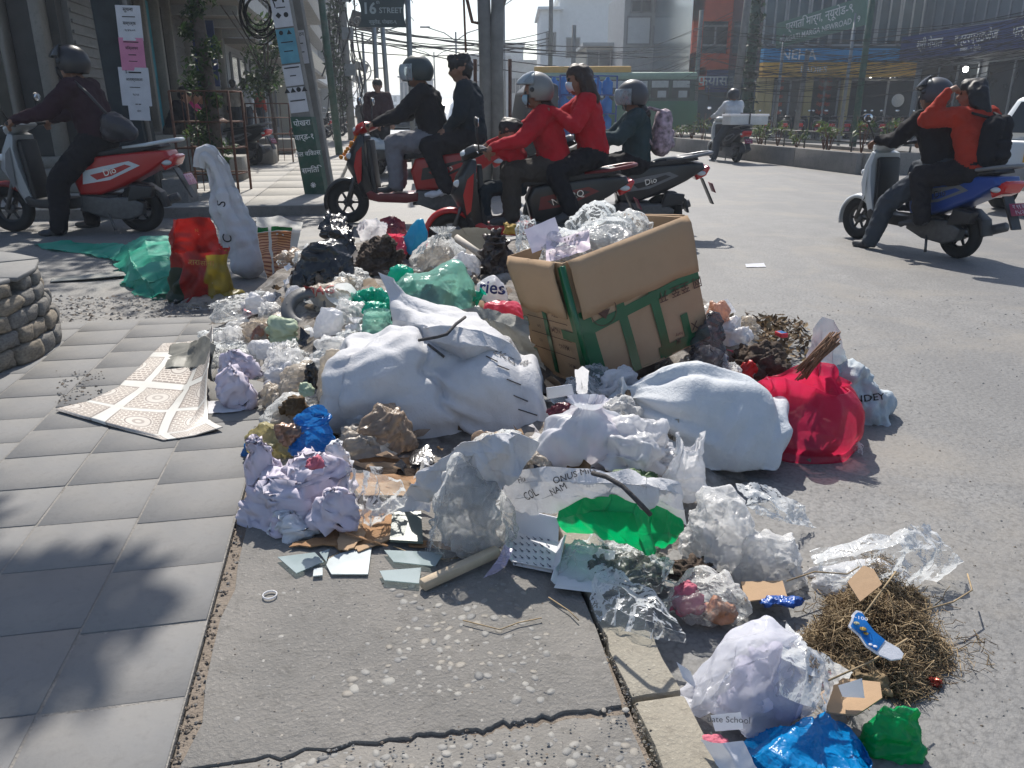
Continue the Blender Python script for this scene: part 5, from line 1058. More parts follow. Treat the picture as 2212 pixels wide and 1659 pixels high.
def blue_print_sack():
 m = pm("blue_print_woven", (.55, .59, .62), .65, .1, 5, .25, 260, .25, transl=.15, dirt=(.10, .22, .32), dirtamt=.75, ds=7)
 o = item("printed_sack", "white and blue printed woven sack lying behind the round red bag", "sack", (1735, 745, 1958, 915), m, 'mound', .7, z=ROAD, fold=.15, ff=3.4, ex=1.12, nu=90, nv=64, sq=2.2, facet=3, tilt=(-.3, 0))
 decal_on(o, "TANDEY", .04, 1862, 862, INK, ang=.15, bold=.01)
 sheet_item("printed_sack", "upright mouth of the white and blue printed sack behind the sticks", "sack", [[(1758, 712, .31), (1778, 686, .36), (1800, 692, .35), (1812, 715, .31)], [(1752, 745, .22), (1775, 735, .26), (1800, 740, .25), (1822, 755, .21)], [(1735, 785, .12), (1765, 780, .15), (1800, 790, .14), (1850, 810, .08)]], m, nu=40, nv=36, fold=.08, ff=4, ex=1.08, it=15, bend=.0, floor=False)
blue_print_sack()
# ---------------------------------------------------------------- leaf litter and bits on the right
def litter(name, label, cat, bb, n, mats, weights, size, seed, hgt, kind="leaf"):
 r = random.Random(seed); x0, y0, x1, y1 = bb; cx, cy_ = (x0 + x1) / 2, (y0 + y1) / 2; base = G(cx, cy_ + (y1 - y0) * .1, ROAD if cx > 1500 else 0); mb = MB(); mbc = Vector(base)
 for _ in range(n):
  a, q = r.uniform(0, 6.283), math.sqrt(r.random()); g = G(cx + (x1 - x0) / 2 * q * math.cos(a), cy_ + (y1 - y0) / 2 * q * math.sin(a), base.z)
  q2 = q; wob = 1 + .22 * math.sin(a * 3 + seed) + .12 * math.sin(a * 7); g = base + (g - base) * wob; hh = hgt * (1 - q * q) * (.75 + .35 * math.sin(g.x * 31) * math.sin(g.y * 27)) * r.random() ** .5; p = g - mbc + Vector((0, 0, hh + .003)); s = size * r.uniform(.4, 1.2)
  if kind == "leaf":
   e = Euler((r.uniform(-.9, .9), r.uniform(-.9, .9), r.uniform(0, 6.3))).to_matrix(); cu = r.uniform(-.5, .9)
   pr_ = [(-1, 0, .3 * cu), (-.3, -.38, .0), (-.3, .38, .0), (.4, -.34, .05), (.4, .34, .08), (1, 0, .4 * cu), (-.3, 0, -.12), (.4, 0, -.1)]
   mb.add([p + e @ Vector(q_) * s for q_ in pr_], [(0, 1, 6), (0, 6, 2), (1, 3, 7, 6), (6, 7, 4, 2), (3, 5, 7), (7, 5, 4)], r.choices(range(len(mats)), weights)[0], True)
  else:
   d = Vector((r.gauss(0, 1), r.gauss(0, 1), r.gauss(0, .35))).normalized(); L = s * r.uniform(.6, 1.8); bnd = Vector((r.gauss(0, 1), r.gauss(0, 1), r.gauss(0, .8))) * L * .28; w = r.uniform(.0005, .0012)
   b2 = Vector((r.gauss(0, 1), r.gauss(0, 1), r.gauss(0, 1))) * L * .25; pts = [p - d * L / 2, p - d * L * .15 + bnd * .6, p + d * L * .2 + b2 * .6, p + d * L / 2]; pts = [Vector((u.x, u.y, max(u.z, .001))) for u in pts]; mb.tube(pts, w, 3, r.choices(range(len(mats)), weights)[0], cap=False)
 o = mb.build(name, mats, None, loc=base); return tag(o, label, cat, kind="stuff")
M_L2 = pm("dry_leaf_dark", (.075, .05, .035), .85, .4, 14, .5, 60, .15); M_L3 = pm("dry_leaf_tan", (.30, .22, .13), .8, .4, 14, .4, 60, .2, transl=.1)
item("leaf_mound", "dark soil and rubbish under the leaf litter behind the red bag", "rubbish heap", (1555, 690, 1740, 850), K_BROWN, 'mound', .8, z=ROAD, fold=.2, ff=5, hs=.8)
litter("leaf_litter", "pile of dry brown leaves and twigs beside the box and the red bag", None, (1545, 690, 1745, 830), 900, [K_LEAF, M_L2, M_L3, M_PEB[2]], (5, 3, 4, .4), .028, 3, .20)
litter("leaf_twigs", "twigs strewn over the leaf litter", None, (1555, 690, 1735, 800), 160, [K_LEAF, M_L3], (1, 1), .06, 4, .20, "straw")
def carton(name, label, px, py, z, size, rz, mats, tilt=(0, 0)):
 o = MB().box((0, 0, 0), size).build(name, mats, None, bevel=.0015, seg=1); p = G(px, py, z); o.location = p; o.rotation_euler = (tilt[0], tilt[1], rz); return tag(o, label, "carton")
mbx = carton("match_carton", "tiny red and blue carton lying on the leaf litter", 1688, 722, .17, (.035, .055, .02), .3, [pm("red_card", (.5, .02, .04), .5, .1)]); MB().box((0, 0, .0105), (.028, .04, .001)).build("blue_panel", K_BLUE2, mbx)
item("red_packet", "crushed red packet at the foot of the leaf litter", "packet", (1598, 765, 1652, 812), pm("red_packet", (.45, .02, .02), .4, .1), 'lump', .6, z=.06, nu=24, nv=18, fold=.2, flat=True)
item("smoky_bag", "dark smoky plastic bag pressed against the right side of the cardboard box", "bag", (1478, 660, 1590, 830), K_SMOKE, 'mound', .7, z=.0, fold=.12, nu=84, nv=60)
item("smoky_bag", "black torn plastic under the lower right corner of the cardboard box", "bag", (1440, 765, 1570, 860), K_SMOKE, 'mound', .7, z=.0, fold=.16, nu=72, nv=54)
item("clear_cups", "clump of clear plastic cups between the smoky bag and the red bag", "cups", (1535, 770, 1625, 860), K_CLEAR2, 'mound', .7, z=.0, fold=.16)
o = item("net_bag", "small white carrier bag with string handles against the red bag", "bag", (1562, 800, 1648, 915), K_WHITE, 'tied', .6, z=.0, pleat=.3, fold=.06, nu=60, nv=48); decal_on(o, "नेप", .03, 1605, 870, INK, ang=-.5)
item("orange_bag", "peach coloured film bag behind the right corner of the box", "bag", (1520, 640, 1580, 740), pm("peach_film", (.66, .42, .32), .3, .2, 6, 0, 40, .5, transl=.4, alpha=.75, crinkle=0.468, cs=44.8), 'lump', .7, z=.0, fold=.14)
# ---------------------------------------------------------------- front of the heap
def under_hollow():
 r = random.Random(8)
 for i in range(5):
  sheet_item("brown_card", "torn brown card lying in the dark hollow under the biggest sack", "cardboard", [[(760 + r.uniform(-20, 60), 985 + i * 12, .05), (900 + r.uniform(-40, 40), 990 + i * 12, .06)], [(765 + r.uniform(-20, 60), 1015 + i * 13, .02 + .006 * i), (905 + r.uniform(-40, 40), 1020 + i * 13, .02 + .006 * i)]], (K_PLY, K_CARD, M_L2)[i % 3], nu=12, nv=8, fold=.08, it=0, floor=False, rag=.05)["group"] = "torn cards under the biggest sack"
under_hollow()
item("cream_bag", "dusty cream bag of brown waste under the left end of the biggest sack", "bag", (755, 850, 900, 975), K_TANP, 'lump', .7, fold=.12, nu=80, nv=60)
sheet_item("white_cloth", "folded bluish white woven cloth draped below the biggest sack", "cloth", [[(1010, 960, .30), (1060, 940, .33), (1110, 935, .34), (1165, 955, .30)], [(955, 990, .24), (1020, 980, .28), (1080, 975, .30), (1150, 985, .26)], [(905, 1020, .18), (970, 1015, .22), (1040, 1015, .24), (1120, 1030, .22)], [(885, 1055, .12), (950, 1050, .16), (1010, 1055, .18), (1080, 1065, .16)], [(868, 1075, .05), (920, 1088, .08), (985, 1095, .08), (1050, 1100, .06)]], K_SACK, nu=90, nv=76, fold=.11, ff=3, ex=1.12, it=22, bend=.01, floor=False, solid=.003)
sheet_item("woven_strip", "frayed bluish woven strip lying on the cardboard pieces", "cloth strip", [[(800, 1090, .06), (860, 1075, .07), (930, 1070, .08)], [(805, 1112, .03), (865, 1105, .04), (930, 1102, .04)]], K_SACK, nu=30, nv=12, fold=.05, it=10, bend=0, floor=False, rag=.06)
sheet_item("clear_film", "dusty clear film sheet between the paper heap and the big clear bag", "plastic film", [[(745, 1010, .16), (810, 1020, .17), (870, 1040, .14)], [(760, 1060, .10), (820, 1060, .12), (880, 1075, .08)], [(770, 1120, .02), (800, 1140, .02), (850, 1110, .03)]], K_CLEAR2, nu=44, nv=40, fold=.09, ff=4, ex=1.15, it=20, bend=.01, floor=False)
item("clear_bag", "big hazy transparent bag standing on the concrete in front of the folded cloth", "bag", (912, 958, 1122, 1205), K_CLEAR2, 'lump', .55, z=.0, fold=.11, ff=2.8, ex=1.2, it=45, bend=.03, nu=130, nv=100, seed=17, exmap=True)
item("white_lump", "crumpled pale film packed inside the big hazy transparent bag", "plastic film", (935, 990, 1085, 1190), K_MILK, 'lump', .5, z=.0, fold=.16, ff=4, ex=1.25, nu=80, nv=60)
o = sheet_item("printed_cloth", "white printed sacking with black lettering bunched over the green plastic", "sacking", [[(1098, 1020, .20), (1180, 1008, .26), (1250, 1012, .28), (1330, 1018, .28), (1400, 1022, .26), (1465, 1040, .22)], [(1090, 1050, .15), (1170, 1040, .22), (1250, 1042, .25), (1330, 1045, .26), (1400, 1048, .26), (1478, 1070, .18)], [(1085, 1080, .10), (1160, 1080, .15), (1240, 1075, .19), (1310, 1075, .22), (1390, 1075, .22), (1482, 1105, .13)], [(1090, 1105, .05), (1160, 1115, .07), (1230, 1100, .12), (1290, 1092, .17), (1380, 1100, .18), (1480, 1130, .08)]], K_SACK, nu=100, nv=56, fold=.06, ff=4, ex=1.14, it=25, bend=.01, floor=False)
for x, y, tx, s, a in ((1148, 1068, "COL", .034, .5), (1240, 1026, "ONUS MIG", .024, .2), (1205, 1058, "NAM", .026, .5), (1128, 1036, "Flu", .024, .3)): decal_on(o, tx, s, x, y, INK, ang=a)
rp = [G(1280, 1022, .31), G(1310, 1030, .32), G(1345, 1050, .32), G(1375, 1080, .30), G(1405, 1112, .26)]
rope = MB().tube([p - rp[0] for p in rp], .006, 7).build("rope", K_ROPE, None, loc=rp[0]); tag(rope, "short dark twisted rope lying over the printed sacking", "rope")
sheet_item("green_bag", "bright green plastic bag hanging out from under the printed sacking", "bag", [[(1205, 1105, .12), (1262, 1075, .20), (1320, 1064, .23), (1380, 1080, .22), (1440, 1100, .17), (1476, 1130, .12)], [(1200, 1122, .09), (1255, 1110, .15), (1310, 1105, .19), (1370, 1110, .19), (1430, 1125, .14), (1478, 1145, .09)], [(1210, 1140, .06), (1270, 1138, .10), (1330, 1145, .13), (1380, 1155, .13), (1430, 1150, .10), (1470, 1155, .06)], [(1225, 1150, .04), (1290, 1155, .07), (1350, 1178, .09), (1395, 1200, .08), (1408, 1198, .08), (1415, 1180, .06)]], K_GREEN, nu=90, nv=56, fold=.08, ff=3, ex=1.08, it=20, bend=.01, floor=False, seed=5)
item("clear_film", "dark heap of clear film and wet leaves under the green bag", "plastic film", (1195, 1130, 1480, 1268), K_CLEAR, 'mound', .6, z=.0, fold=.18, ff=4, ex=1.25, bend=.02, nu=110, nv=70)
item("wet_leaves", "wet green-brown vegetable waste under the green bag", "vegetable waste", (1215, 1140, 1465, 1250), pm("wet_vegetable", (.045, .055, .035), .4, .7, 12, .5, 40, .5), 'mound', .6, z=.0, fold=.2, ff=5, hs=.8)
item("vegetable_scrap", "green leaves between the knotted bag and the printed sacking", "leaves", (1320, 1000, 1440, 1050), pm("green_leaf_scrap", (.05, .11, .03), .5, .5, 14, .4, 40, .4), 'mound', .6, z=.08, fold=.2, ff=6, flat=True, nu=36, nv=26)
# cartons, sticks and boards on the concrete
def tray(name, label, pxs, wall, mats, pattern=False):
 """open shallow carton: four pixel corners of its base plus wall height"""
 q = [G(x, y, .012) for x, y in pxs]; c = sum(q, Vector()) / 4; t = thing(name, label, "carton", c); m = mats
 o = MB().add([p - c for p in q] + [p - c - Vector((0, 0, .008)) for p in q], [(0, 1, 2, 3), (7, 6, 5, 4), (0, 4, 5, 1), (1, 5, 6, 2), (2, 6, 7, 3), (3, 7, 4, 0)]).build("base", m, t)
 for i, (hgt, lean) in enumerate(wall):
  a, b = q[i] - c, q[(i + 1) % 4] - c
  if hgt <= 0: continue
  mid = (a + b) / 2; out = Vector((mid.x, mid.y, 0)).normalized() * lean
  up = Vector((0, 0, hgt)) + out; th = Vector((mid.x, mid.y, 0)).normalized() * .003
  MB().add([a, b, b + up, a + up, a + th, b + th, b + up + th, a + up + th], [(0, 1, 2, 3), (7, 6, 5, 4), (0, 4, 5, 1), (1, 5, 6, 2), (2, 6, 7, 3), (3, 7, 4, 0)]).build("wall_panel", m, t)
 return t, c
tA, cA = tray("patterned_carton", "open white carton printed inside with rows of small grey motifs", [(1108, 1215), (1192, 1232), (1206, 1172), (1108, 1148)], [(.012, .01), (.03, .02), (.06, .03), (.02, .02)], K_PAPERW)
qa, qb, qd = G(1104, 1222, .014), G(1194, 1228, .014), G(1106, 1152, .014)
for i in range(5):
 for j in range(6):
  p = qa + (qb - qa) * ((j + .5) / 6) + (qd - qa) * ((i + .4) / 5); o = MB().prism([(-.0015, -.008), (.0015, -.008), (.003, -.004), (.001, .0), (.0008, .010), (-.0008, .010), (-.001, 0), (-.003, -.004)], 0, .0006).build("printed_motif", pm("slate_ink", (.10, .11, .16), .7, .1), tA); o.location = p - cA + Vector((0, 0, .0)); o.rotation_euler = (0, 0, .5)
tB, cB = tray("white_carton", "unfolded white carton lying beside the patterned carton", [(1200, 1262), (1308, 1275), (1325, 1222), (1215, 1205)], [(.004, .02), (.012, .015), (.02, .04), (.01, .01)], K_PAPERW)
def stick(name, label, a, b, w, h, mat, cat="timber"):
 d = b - a; o = MB().box((0, 0, 0), (d.length, w, h)).build(name, mat, None, bevel=.002, seg=1); o.location = (a + b) / 2; o.rotation_mode = 'QUATERNION'; o.rotation_quaternion = d.to_track_quat('X', 'Z'); return tag(o, label, cat)
stick("timber_batten", "square pale timber batten lying on the concrete below the big hazy bag", G(912, 1264, .014), G(1075, 1190, .03), .026, .026, K_WOOD)
stick("wood_strip", "thin wooden strip on the broken plywood", G(745, 1150, .03), G(838, 1180, .012), .010, .004, K_PLY)
sheet_item("lilac_film", "curled lilac plastic sleeve beside the patterned carton", "plastic sleeve", [[(1090, 1180, .05), (1108, 1186, .05)], [(1070, 1215, .035), (1092, 1222, .03)], [(1045, 1248, .01), (1070, 1240, .008)]], K_PURPLE, nu=14, nv=20, fold=.08, it=8, bend=0, floor=False)
def board(name, label, poly, z, th, mat, cat="board", tilt=0.0, bevel=.0):
 q = [G(x, y, z) for x, y in poly]; c = sum(q, Vector()) / len(q); o = MB().prism([(p.x - c.x, p.y - c.y) for p in q], 0, th).build(name, mat, None, loc=(c.x, c.y, z), bevel=bevel, seg=1); o.rotation_euler = (tilt, 0, 0); return tag(o, label, cat)
board("green_board", "square grey-green board lying beside the big hazy bag", [(848, 1112), (910, 1112), (914, 1172), (842, 1168)], .02, .008, K_GLASSG, tilt=.06)
board("plywood_piece", "splintered brown plywood sheet under the paper heap", [(700, 1125), (760, 1105), (850, 1110), (870, 1140), (830, 1175), (735, 1190), (705, 1165)], .004, .006, K_PLY, tilt=.03)
rs_ = random.Random(31)
def splinter(name, label, pts, z, mat):
 ext = []
 for i in range(len(pts)):
  a, b = pts[i], pts[(i + 1) % len(pts)]
  for s in range(5): ext.append((a[0] + (b[0] - a[0]) * s / 5 + rs_.uniform(-3, 3), a[1] + (b[1] - a[1]) * s / 5 + rs_.uniform(-2.5, 2.5)))
 board(name, label, ext, z, .004, mat, tilt=.02)
splinter("plywood_piece", "pale torn plywood top layer with a jagged edge", [(735, 1150), (780, 1128), (790, 1160), (755, 1188), (728, 1185)], .013, K_CARD)
splinter("plywood_piece", "long brown plywood offcut at the foot of the paper heap", [(640, 1170), (740, 1160), (745, 1178), (625, 1182)], .006, K_PLY)
splinter("plywood_piece", "narrow torn plywood strip in front of the splintered sheet", [(765, 1185), (845, 1155), (850, 1165), (775, 1192)], .008, K_CARD)
splinter("plywood_piece", "dark plywood strip under the big hazy bag", [(880, 1165), (1000, 1180), (1000, 1192), (885, 1180)], .004, K_PLY)
item("foil_scrap", "shiny crumpled foil scrap on the concrete by the plywood", "foil", (718, 1122, 790, 1162), pm("crumpled_foil", (.55, .55, .57), .2, .1, 8, 0, 40, .6, metal=.85, crinkle=0.749, cs=96), 'mound', .7, z=.012, fold=.2, flat=True, nu=30, nv=20, hs=.5)
item("tissue_scrap", "pale bluish tissue scrap beside the grey-green board", "tissue", (800, 1172, 838, 1190), K_PAPERW, 'mound', .8, z=.0, nu=18, nv=12, flat=True, fold=.2)
for i, (poly, mt, lb) in enumerate((([(712, 1205), (790, 1180), (803, 1184), (795, 1242), (716, 1242), (705, 1222)], K_MIRROR, "largest pale glass shard lying flat on the concrete"), ([(678, 1230), (697, 1228), (697, 1244), (676, 1246)], K_MIRROR, "small pale glass shard beside the largest shard"), ([(600, 1205), (680, 1195), (700, 1215), (640, 1240)], K_SHARD, "thin clear glass shard left of the largest shard"), ([(830, 1190), (960, 1195), (940, 1225), (850, 1215)], K_SHARD, "wide clear glass sheet in front of the green board"), ([(820, 1235), (910, 1228), (905, 1262), (830, 1255)], K_SHARD, "clear glass shard beside the timber batten"), ([(690, 1195), (712, 1188), (705, 1215)], K_SHARD, "narrow clear glass splinter beside the largest shard"))):
 board("glass_shard", lb, poly, .003 + .0015 * i, .003, mt, "glass")
ring = MB().lathe([(.0155, -.002), (.0185, -.002), (.0185, .002), (.0155, .002)], 28, closed=True).build("white_ring", K_WHITE, None, loc=G(583, 1285, .003)); tag(ring, "small white plastic ring lying on the concrete", "ring")
for i, (pts, lb) in enumerate((([(620, 1218), (660, 1205), (700, 1212), (730, 1195)], "thin curved dry stem among the glass shards"), ([(850, 1180), (900, 1200), (960, 1208), (990, 1205)], "thin dry stem over the wide clear glass"), ([(1185, 1290), (1230, 1320), (1250, 1340)], "short dry twig by the kerb joint"), ([(1000, 1340), (1080, 1360), (1120, 1345), (1170, 1335)], "long curved dry stem on the concrete"))):
 pp = [G(x, y, .006) for x, y in pts]; tag(MB().tube([p - pp[0] for p in pp], .0016, 5).build("dry_stem", K_STRAW, None, loc=pp[0]), lb, "stem")
# ---------------------------------------------------------------- tail of the heap along the kerb and on the road
sheet_item("clear_film", "wide clear film sheet spread from the white carton over the kerb", "plastic film", [[(1300, 1218, .05), (1345, 1235, .06), (1400, 1275, .05), (1440, 1310, .04)], [(1282, 1262, .03), (1340, 1275, .06), (1400, 1305, .06), (1465, 1345, .03)], [(1275, 1295, .01), (1330, 1315, .04), (1395, 1340, .04), (1480, 1370, .01)], [(1290, 1335, .004), (1340, 1358, .012), (1400, 1378, .012), (1480, 1388, -.01)]], K_CLEAR, nu=84, nv=70, fold=.09, ff=3.5, ex=1.2, it=30, bend=.02, floor=False)
item("white_film", "large heap of crumpled milky plastic sheeting on the road edge", "plastic sheeting", (1478, 1025, 1680, 1215), K_MILK, 'mound', .7, z=-.03, fold=.15, ff=3, ex=1.25, bend=.02, nu=130, nv=90, exmap=True)
item("white_film", "second fold of milky plastic sheeting spilling toward the dry grass", "plastic sheeting", (1570, 1120, 1765, 1275), K_MILK, 'mound', .7, z=ROAD, fold=.14, ff=3, ex=1.22, bend=.02, nu=120, nv=84)
sheet_item("clear_film", "clear glossy film edge behind the milky plastic sheeting", "plastic film", [[(1590, 1040, .10), (1660, 1050, .06), (1720, 1085, .0)], [(1610, 1070, .10), (1670, 1085, .06), (1745, 1115, -.03)], [(1630, 1110, .05), (1690, 1125, .02), (1762, 1140, ROAD + .01)]], K_CLEAR, nu=50, nv=44, fold=.1, ff=4, ex=1.2, it=25, bend=.02, floor=False)
item("white_film", "bright white plastic sheeting wrapped in clear film on the road", "plastic sheeting", (1750, 1165, 2015, 1300), K_WHITE, 'mound', .6, z=ROAD, fold=.12, ff=3, ex=1.18, bend=.02, nu=110, nv=76, hs=.8)
sheet_item("clear_film", "wide clear film with a pointed corner lying on the road past the dry grass", "plastic film", [[(1750, 1190, -.01), (1830, 1170, .05), (1920, 1145, .08), (2012, 1130, .07)], [(1760, 1220, .0), (1850, 1200, .06), (1940, 1180, .08), (2050, 1190, .02)], [(1790, 1255, -.02), (1870, 1240, .02), (1960, 1225, .02), (2085, 1215, -.03)], [(1820, 1285, ROAD + .01), (1890, 1285, ROAD + .01), (1970, 1275, ROAD + .01), (2030, 1240, ROAD + .01)]], K_CLEAR, nu=84, nv=60, fold=.08, ff=4, ex=1.18, it=30, bend=.02, floor=False)
item("clear_bag", "round clear bag with pink and orange packets inside it beside the kerb", "bag", (1432, 1198, 1640, 1345), K_CLEAR2, 'lump', .75, z=ROAD * .6, fold=.09, ff=2.8, ex=1.15, nu=120, nv=84)
item("pink_packet", "dull red packet inside the round clear bag", "packet", (1450, 1240, 1530, 1320), K_PINKP, 'lump', .6, z=-.02, nu=30, nv=22, fold=.15)
item("orange_packet", "orange and lilac packet inside the round clear bag", "packet", (1520, 1275, 1600, 1330), pm("orange_packet", (.48, .22, .12), .5, .5, 20), 'lump', .6, z=-.03, nu=24, nv=18, fold=.15, flat=True)
item("brown_sprouts", "brown dried roots behind the round clear bag", "roots", (1440, 1180, 1570, 1240), K_BROWN, 'mound', .7, z=-.02, fold=.25, ff=6, flat=True, nu=40, nv=28)
item("clear_bag", "largest milky translucent bag bulging over the kerb below the round clear bag", "bag", (1474, 1322, 1790, 1575), pm("milky_blue_film", (.76, .77, .82), .22, .1, 4, 0, 40, .55, transl=.48, alpha=.45, crinkle=0.374, cs=32), 'lump', .7, z=ROAD * .5, fold=.08, ff=2.4, ex=1.13, it=45, bend=.03, nu=150, nv=110, seed=23, exmap=True)
item("lilac_paper", "lilac paper packed inside the largest milky translucent bag", "paper", (1560, 1370, 1740, 1540), K_PAPER, 'lump', .6, z=-.02, nu=40, nv=30, fold=.16)
sheet_item("clear_film", "loose right-hand corner of the largest milky bag", "plastic film", [[(1700, 1340, .12), (1745, 1390, .12), (1800, 1430, .06), (1842, 1452, .0)], [(1690, 1420, .13), (1740, 1450, .11), (1790, 1475, .04), (1830, 1485, ROAD + .02)], [(1680, 1500, .08), (1730, 1520, .05), (1780, 1535, 0), (1800, 1540, ROAD + .02)]], K_CLEAR2, nu=50, nv=44, fold=.07, ff=3, ex=1.1, it=20, bend=.02, floor=False)
# dry grass
item("grass_mound", "matted core of the dry grass heap", "grass heap", (1785, 1310, 2000, 1510), M_L3, 'mound', .85, z=ROAD, fold=.16, ff=5, hs=.45, nu=90, nv=60)
litter("dry_grass", "heap of tangled dry brown grass on the road", None, (1750, 1250, 2025, 1515), 8500, [K_STRAW, K_LEAF, M_L3, M_L2], (6, 1.2, 4, .6), .048, 6, .12, "straw")
litter("loose_straw", "loose straws scattered around the dry grass heap", None, (1690, 1220, 2100, 1545), 420, [K_STRAW, K_LEAF], (2, 1), .05, 7, .02, "straw")
for i, (pts, lb) in enumerate((([(1700, 1255), (1760, 1235), (1830, 1240), (1860, 1222)], "thin dry stem arching over the milky sheeting"), ([(1850, 1350), (1905, 1275), (1935, 1235)], "long straight stalk standing out of the dry grass"), ([(1790, 1470), (1880, 1430), (1960, 1380)], "pale flat stalk across the dry grass"), ([(1990, 1320), (2060, 1300), (2100, 1275), (2090, 1240)], "long thin stem trailing onto the asphalt"))):
 pp = [G(x, y, .08 if i in (1, 2) else .0) for x, y in pts]; tag(MB().tube([p - pp[0] for p in pp], .0022, 5).build("dry_stem", K_STRAW, None, loc=pp[0]), lb, "stem")
def blue_card():
 c = G(1890, 1370, .10); t = thing("blue_card", "blue printed toy card with a rounded wavy outline lying on the dry grass", "card", c)
 q = [(1832, 1352), (1838, 1340), (1842, 1325), (1850, 1318), (1862, 1322), (1872, 1342), (1890, 1365), (1915, 1385), (1942, 1400), (1952, 1412), (1948, 1422), (1925, 1425), (1895, 1412), (1870, 1395), (1855, 1372)]
 P3 = [G(x, y, .10 + .0005 * (1420 - y)) - c for x, y in q]; n = len(P3); k = sum(P3, Vector()) / n
 body = MB().add(P3 + [p - Vector((0, 0, .003)) for p in P3], [tuple(range(n))[::-1], tuple(range(n, 2 * n))] + [(i, (i + 1) % n, n + (i + 1) % n, n + i) for i in range(n)]).build("card_back", K_PAPERW, t)
 inner = [p.lerp(k, .10) + Vector((0, 0, .0015)) for p in P3]; up = [inner[i] for i in range(n) if q[i][0] < 1920]
 MB().add(up, [tuple(range(len(up)))[::-1]]).build("blue_print", pm("blue_print", (.01, .16, .50), .35, .3, 18), t)
 for (x, y, r, m) in ((1864, 1362, .007, K_GOLD), (1870, 1372, .005, K_GOLD), (1880, 1396, .004, K_WHITE), (1890, 1400, .004, K_WHITE), (1850, 1350, .006, K_YELL)):
  p = G(x, y, .10 + .0005 * (1420 - y)) - c + Vector((0, 0, .004)); MB().lathe([(0, .0008), (r, .0006), (r, 0)], 14, M=Matrix.Translation(p)).build("printed_spot", m, t)
 decal(t, "0-100", .014, frame4(G(1856, 1338, .145) - c + Vector((0, 0, .004)), (1, -.4, 0), (.35, .9, .1)), K_WHITE, .01)
blue_card()
for i, (poly, z, lb) in enumerate((([(1830, 1258), (1862, 1232), (1885, 1238), (1905, 1262), (1860, 1290)], .09, "brown cardboard corner sticking out of the dry grass"), ([(1770, 1500), (1820, 1470), (1900, 1478), (1905, 1510), (1850, 1545), (1790, 1540)], .0, "torn brown card below the dry grass"), ([(1600, 1260), (1690, 1258), (1700, 1290), (1610, 1300)], -.03, "flattened brown card under the blue wrapper"))):
 board("card_scrap", lb, poly, z, .004, K_CARD, "cardboard", tilt=.25 if i == 0 else .05)
sheet_item("white_card", "folded white card flap on the torn brown card", "card", [[(1810, 1480, .05), (1862, 1465, .06)], [(1820, 1505, .02), (1868, 1508, .02)]], K_PAPERW, nu=10, nv=8, fold=.04, it=0, floor=False)
item("blue_wrapper", "twisted blue wrapper lying left of the dry grass", "wrapper", (1645, 1272, 1748, 1300), pm("blue_foil", (.02, .10, .42), .3, .5, 14, 0, 40, .6, crinkle=0.468, cs=64), 'lump', .35, z=-.02, nu=36, nv=24, fold=.14)
item("red_foil", "small shiny red foil at the right edge of the dry grass", "foil", (2005, 1445, 2045, 1478), pm("red_foil", (.5, .06, .03), .2, .3, 8, 0, 40, .7, metal=.5, crinkle=0.749, cs=80), 'mound', .7, z=ROAD + .01, nu=22, nv=16, fold=.2, flat=True)
item("maroon_scrap", "maroon netting scrap between the milky bag and the dry grass", "netting", (1765, 1435, 1835, 1480), K_MAROON, 'mound', .6, z=-.02, fold=.2, ff=6, flat=True, nu=30, nv=22)
item("green_bag", "small bright green bag tucked behind the blue bag on the road", "bag", (1868, 1515, 2008, 1645), K_GREEN, 'mound', .6, z=ROAD, fold=.10, ff=3, ex=1.15, nu=84, nv=60)
item("blue_bag", "big bright blue plastic bag at the end of the rubbish tail", "bag", (1592, 1540, 1940, 1740), K_BLUE, 'mound', .7, z=ROAD * .7, fold=.12, ff=2.6, ex=1.2, it=45, bend=.025, nu=150, nv=100, seed=29)
sheet_item("school_paper", "creased printed school paper standing at the kerb beside the blue bag", "paper", [[(1535, 1545, .06), (1600, 1538, .07)], [(1545, 1580, .03), (1606, 1575, .035)]], K_PAPERW, nu=14, nv=10, fold=.03, it=0, floor=False)
decal_on(bpy.data.objects[-1] if False else [o for o in bpy.data.objects if o.name.startswith("school_paper")][0], "uate School", .017, 1574, 1554, K_GRINK, off=.003)
sheet_item("white_paper", "folded white sheet lying over the kerb edge beside the blue bag", "paper", [[(1512, 1598, .02), (1560, 1605, .05), (1605, 1600, .05)], [(1540, 1640, .0), (1585, 1640, .03), (1625, 1640, .02)], [(1570, 1690, -.01), (1610, 1690, .0), (1650, 1690, -.02)]], K_PAPERW, nu=20, nv=18, fold=.05, it=0, floor=False, smooth=False)
item("pink_cloth", "pink folded cloth at the kerb beside the school paper", "cloth", (1512, 1562, 1582, 1610), K_PINKP, 'mound', .7, z=.0, nu=26, nv=18, fold=.1, flat=True, hs=.6)
sheet_item("plastic_shard", "small white plastic shard on the asphalt by the green bag", "plastic shard", [[(1942, 1620, ROAD + .012), (1968, 1628, ROAD + .012)], [(1948, 1634, ROAD + .004), (1998, 1642, ROAD + .006)]], K_WHITE, nu=8, nv=6, fold=0, it=0, floor=False, solid=.002)
sheet_item("torn_label", "torn printed strip hanging over the kerb by the milky bag", "label", [[(1462, 1430, .01), (1492, 1450, .01)], [(1475, 1465, -.01), (1505, 1490, -.02)]], K_PAPERW, nu=10, nv=10, fold=.05, it=0, floor=False)
item("clear_scrap", "thin clear bottle lying on the road under the red bag", "bottle", (1822, 940, 1870, 985), K_CLEAR, 'lump', .5, z=ROAD, nu=30, nv=22, fold=.1)
sheet_item("white_scrap", "small white paper scrap lying on the open road", "paper", [[(1610, 570, ROAD + .02), (1650, 568, ROAD + .02)], [(1612, 577, ROAD + .006), (1655, 576, ROAD + .006)]], K_PAPERW, nu=8, nv=5, fold=.03, it=0, floor=False)
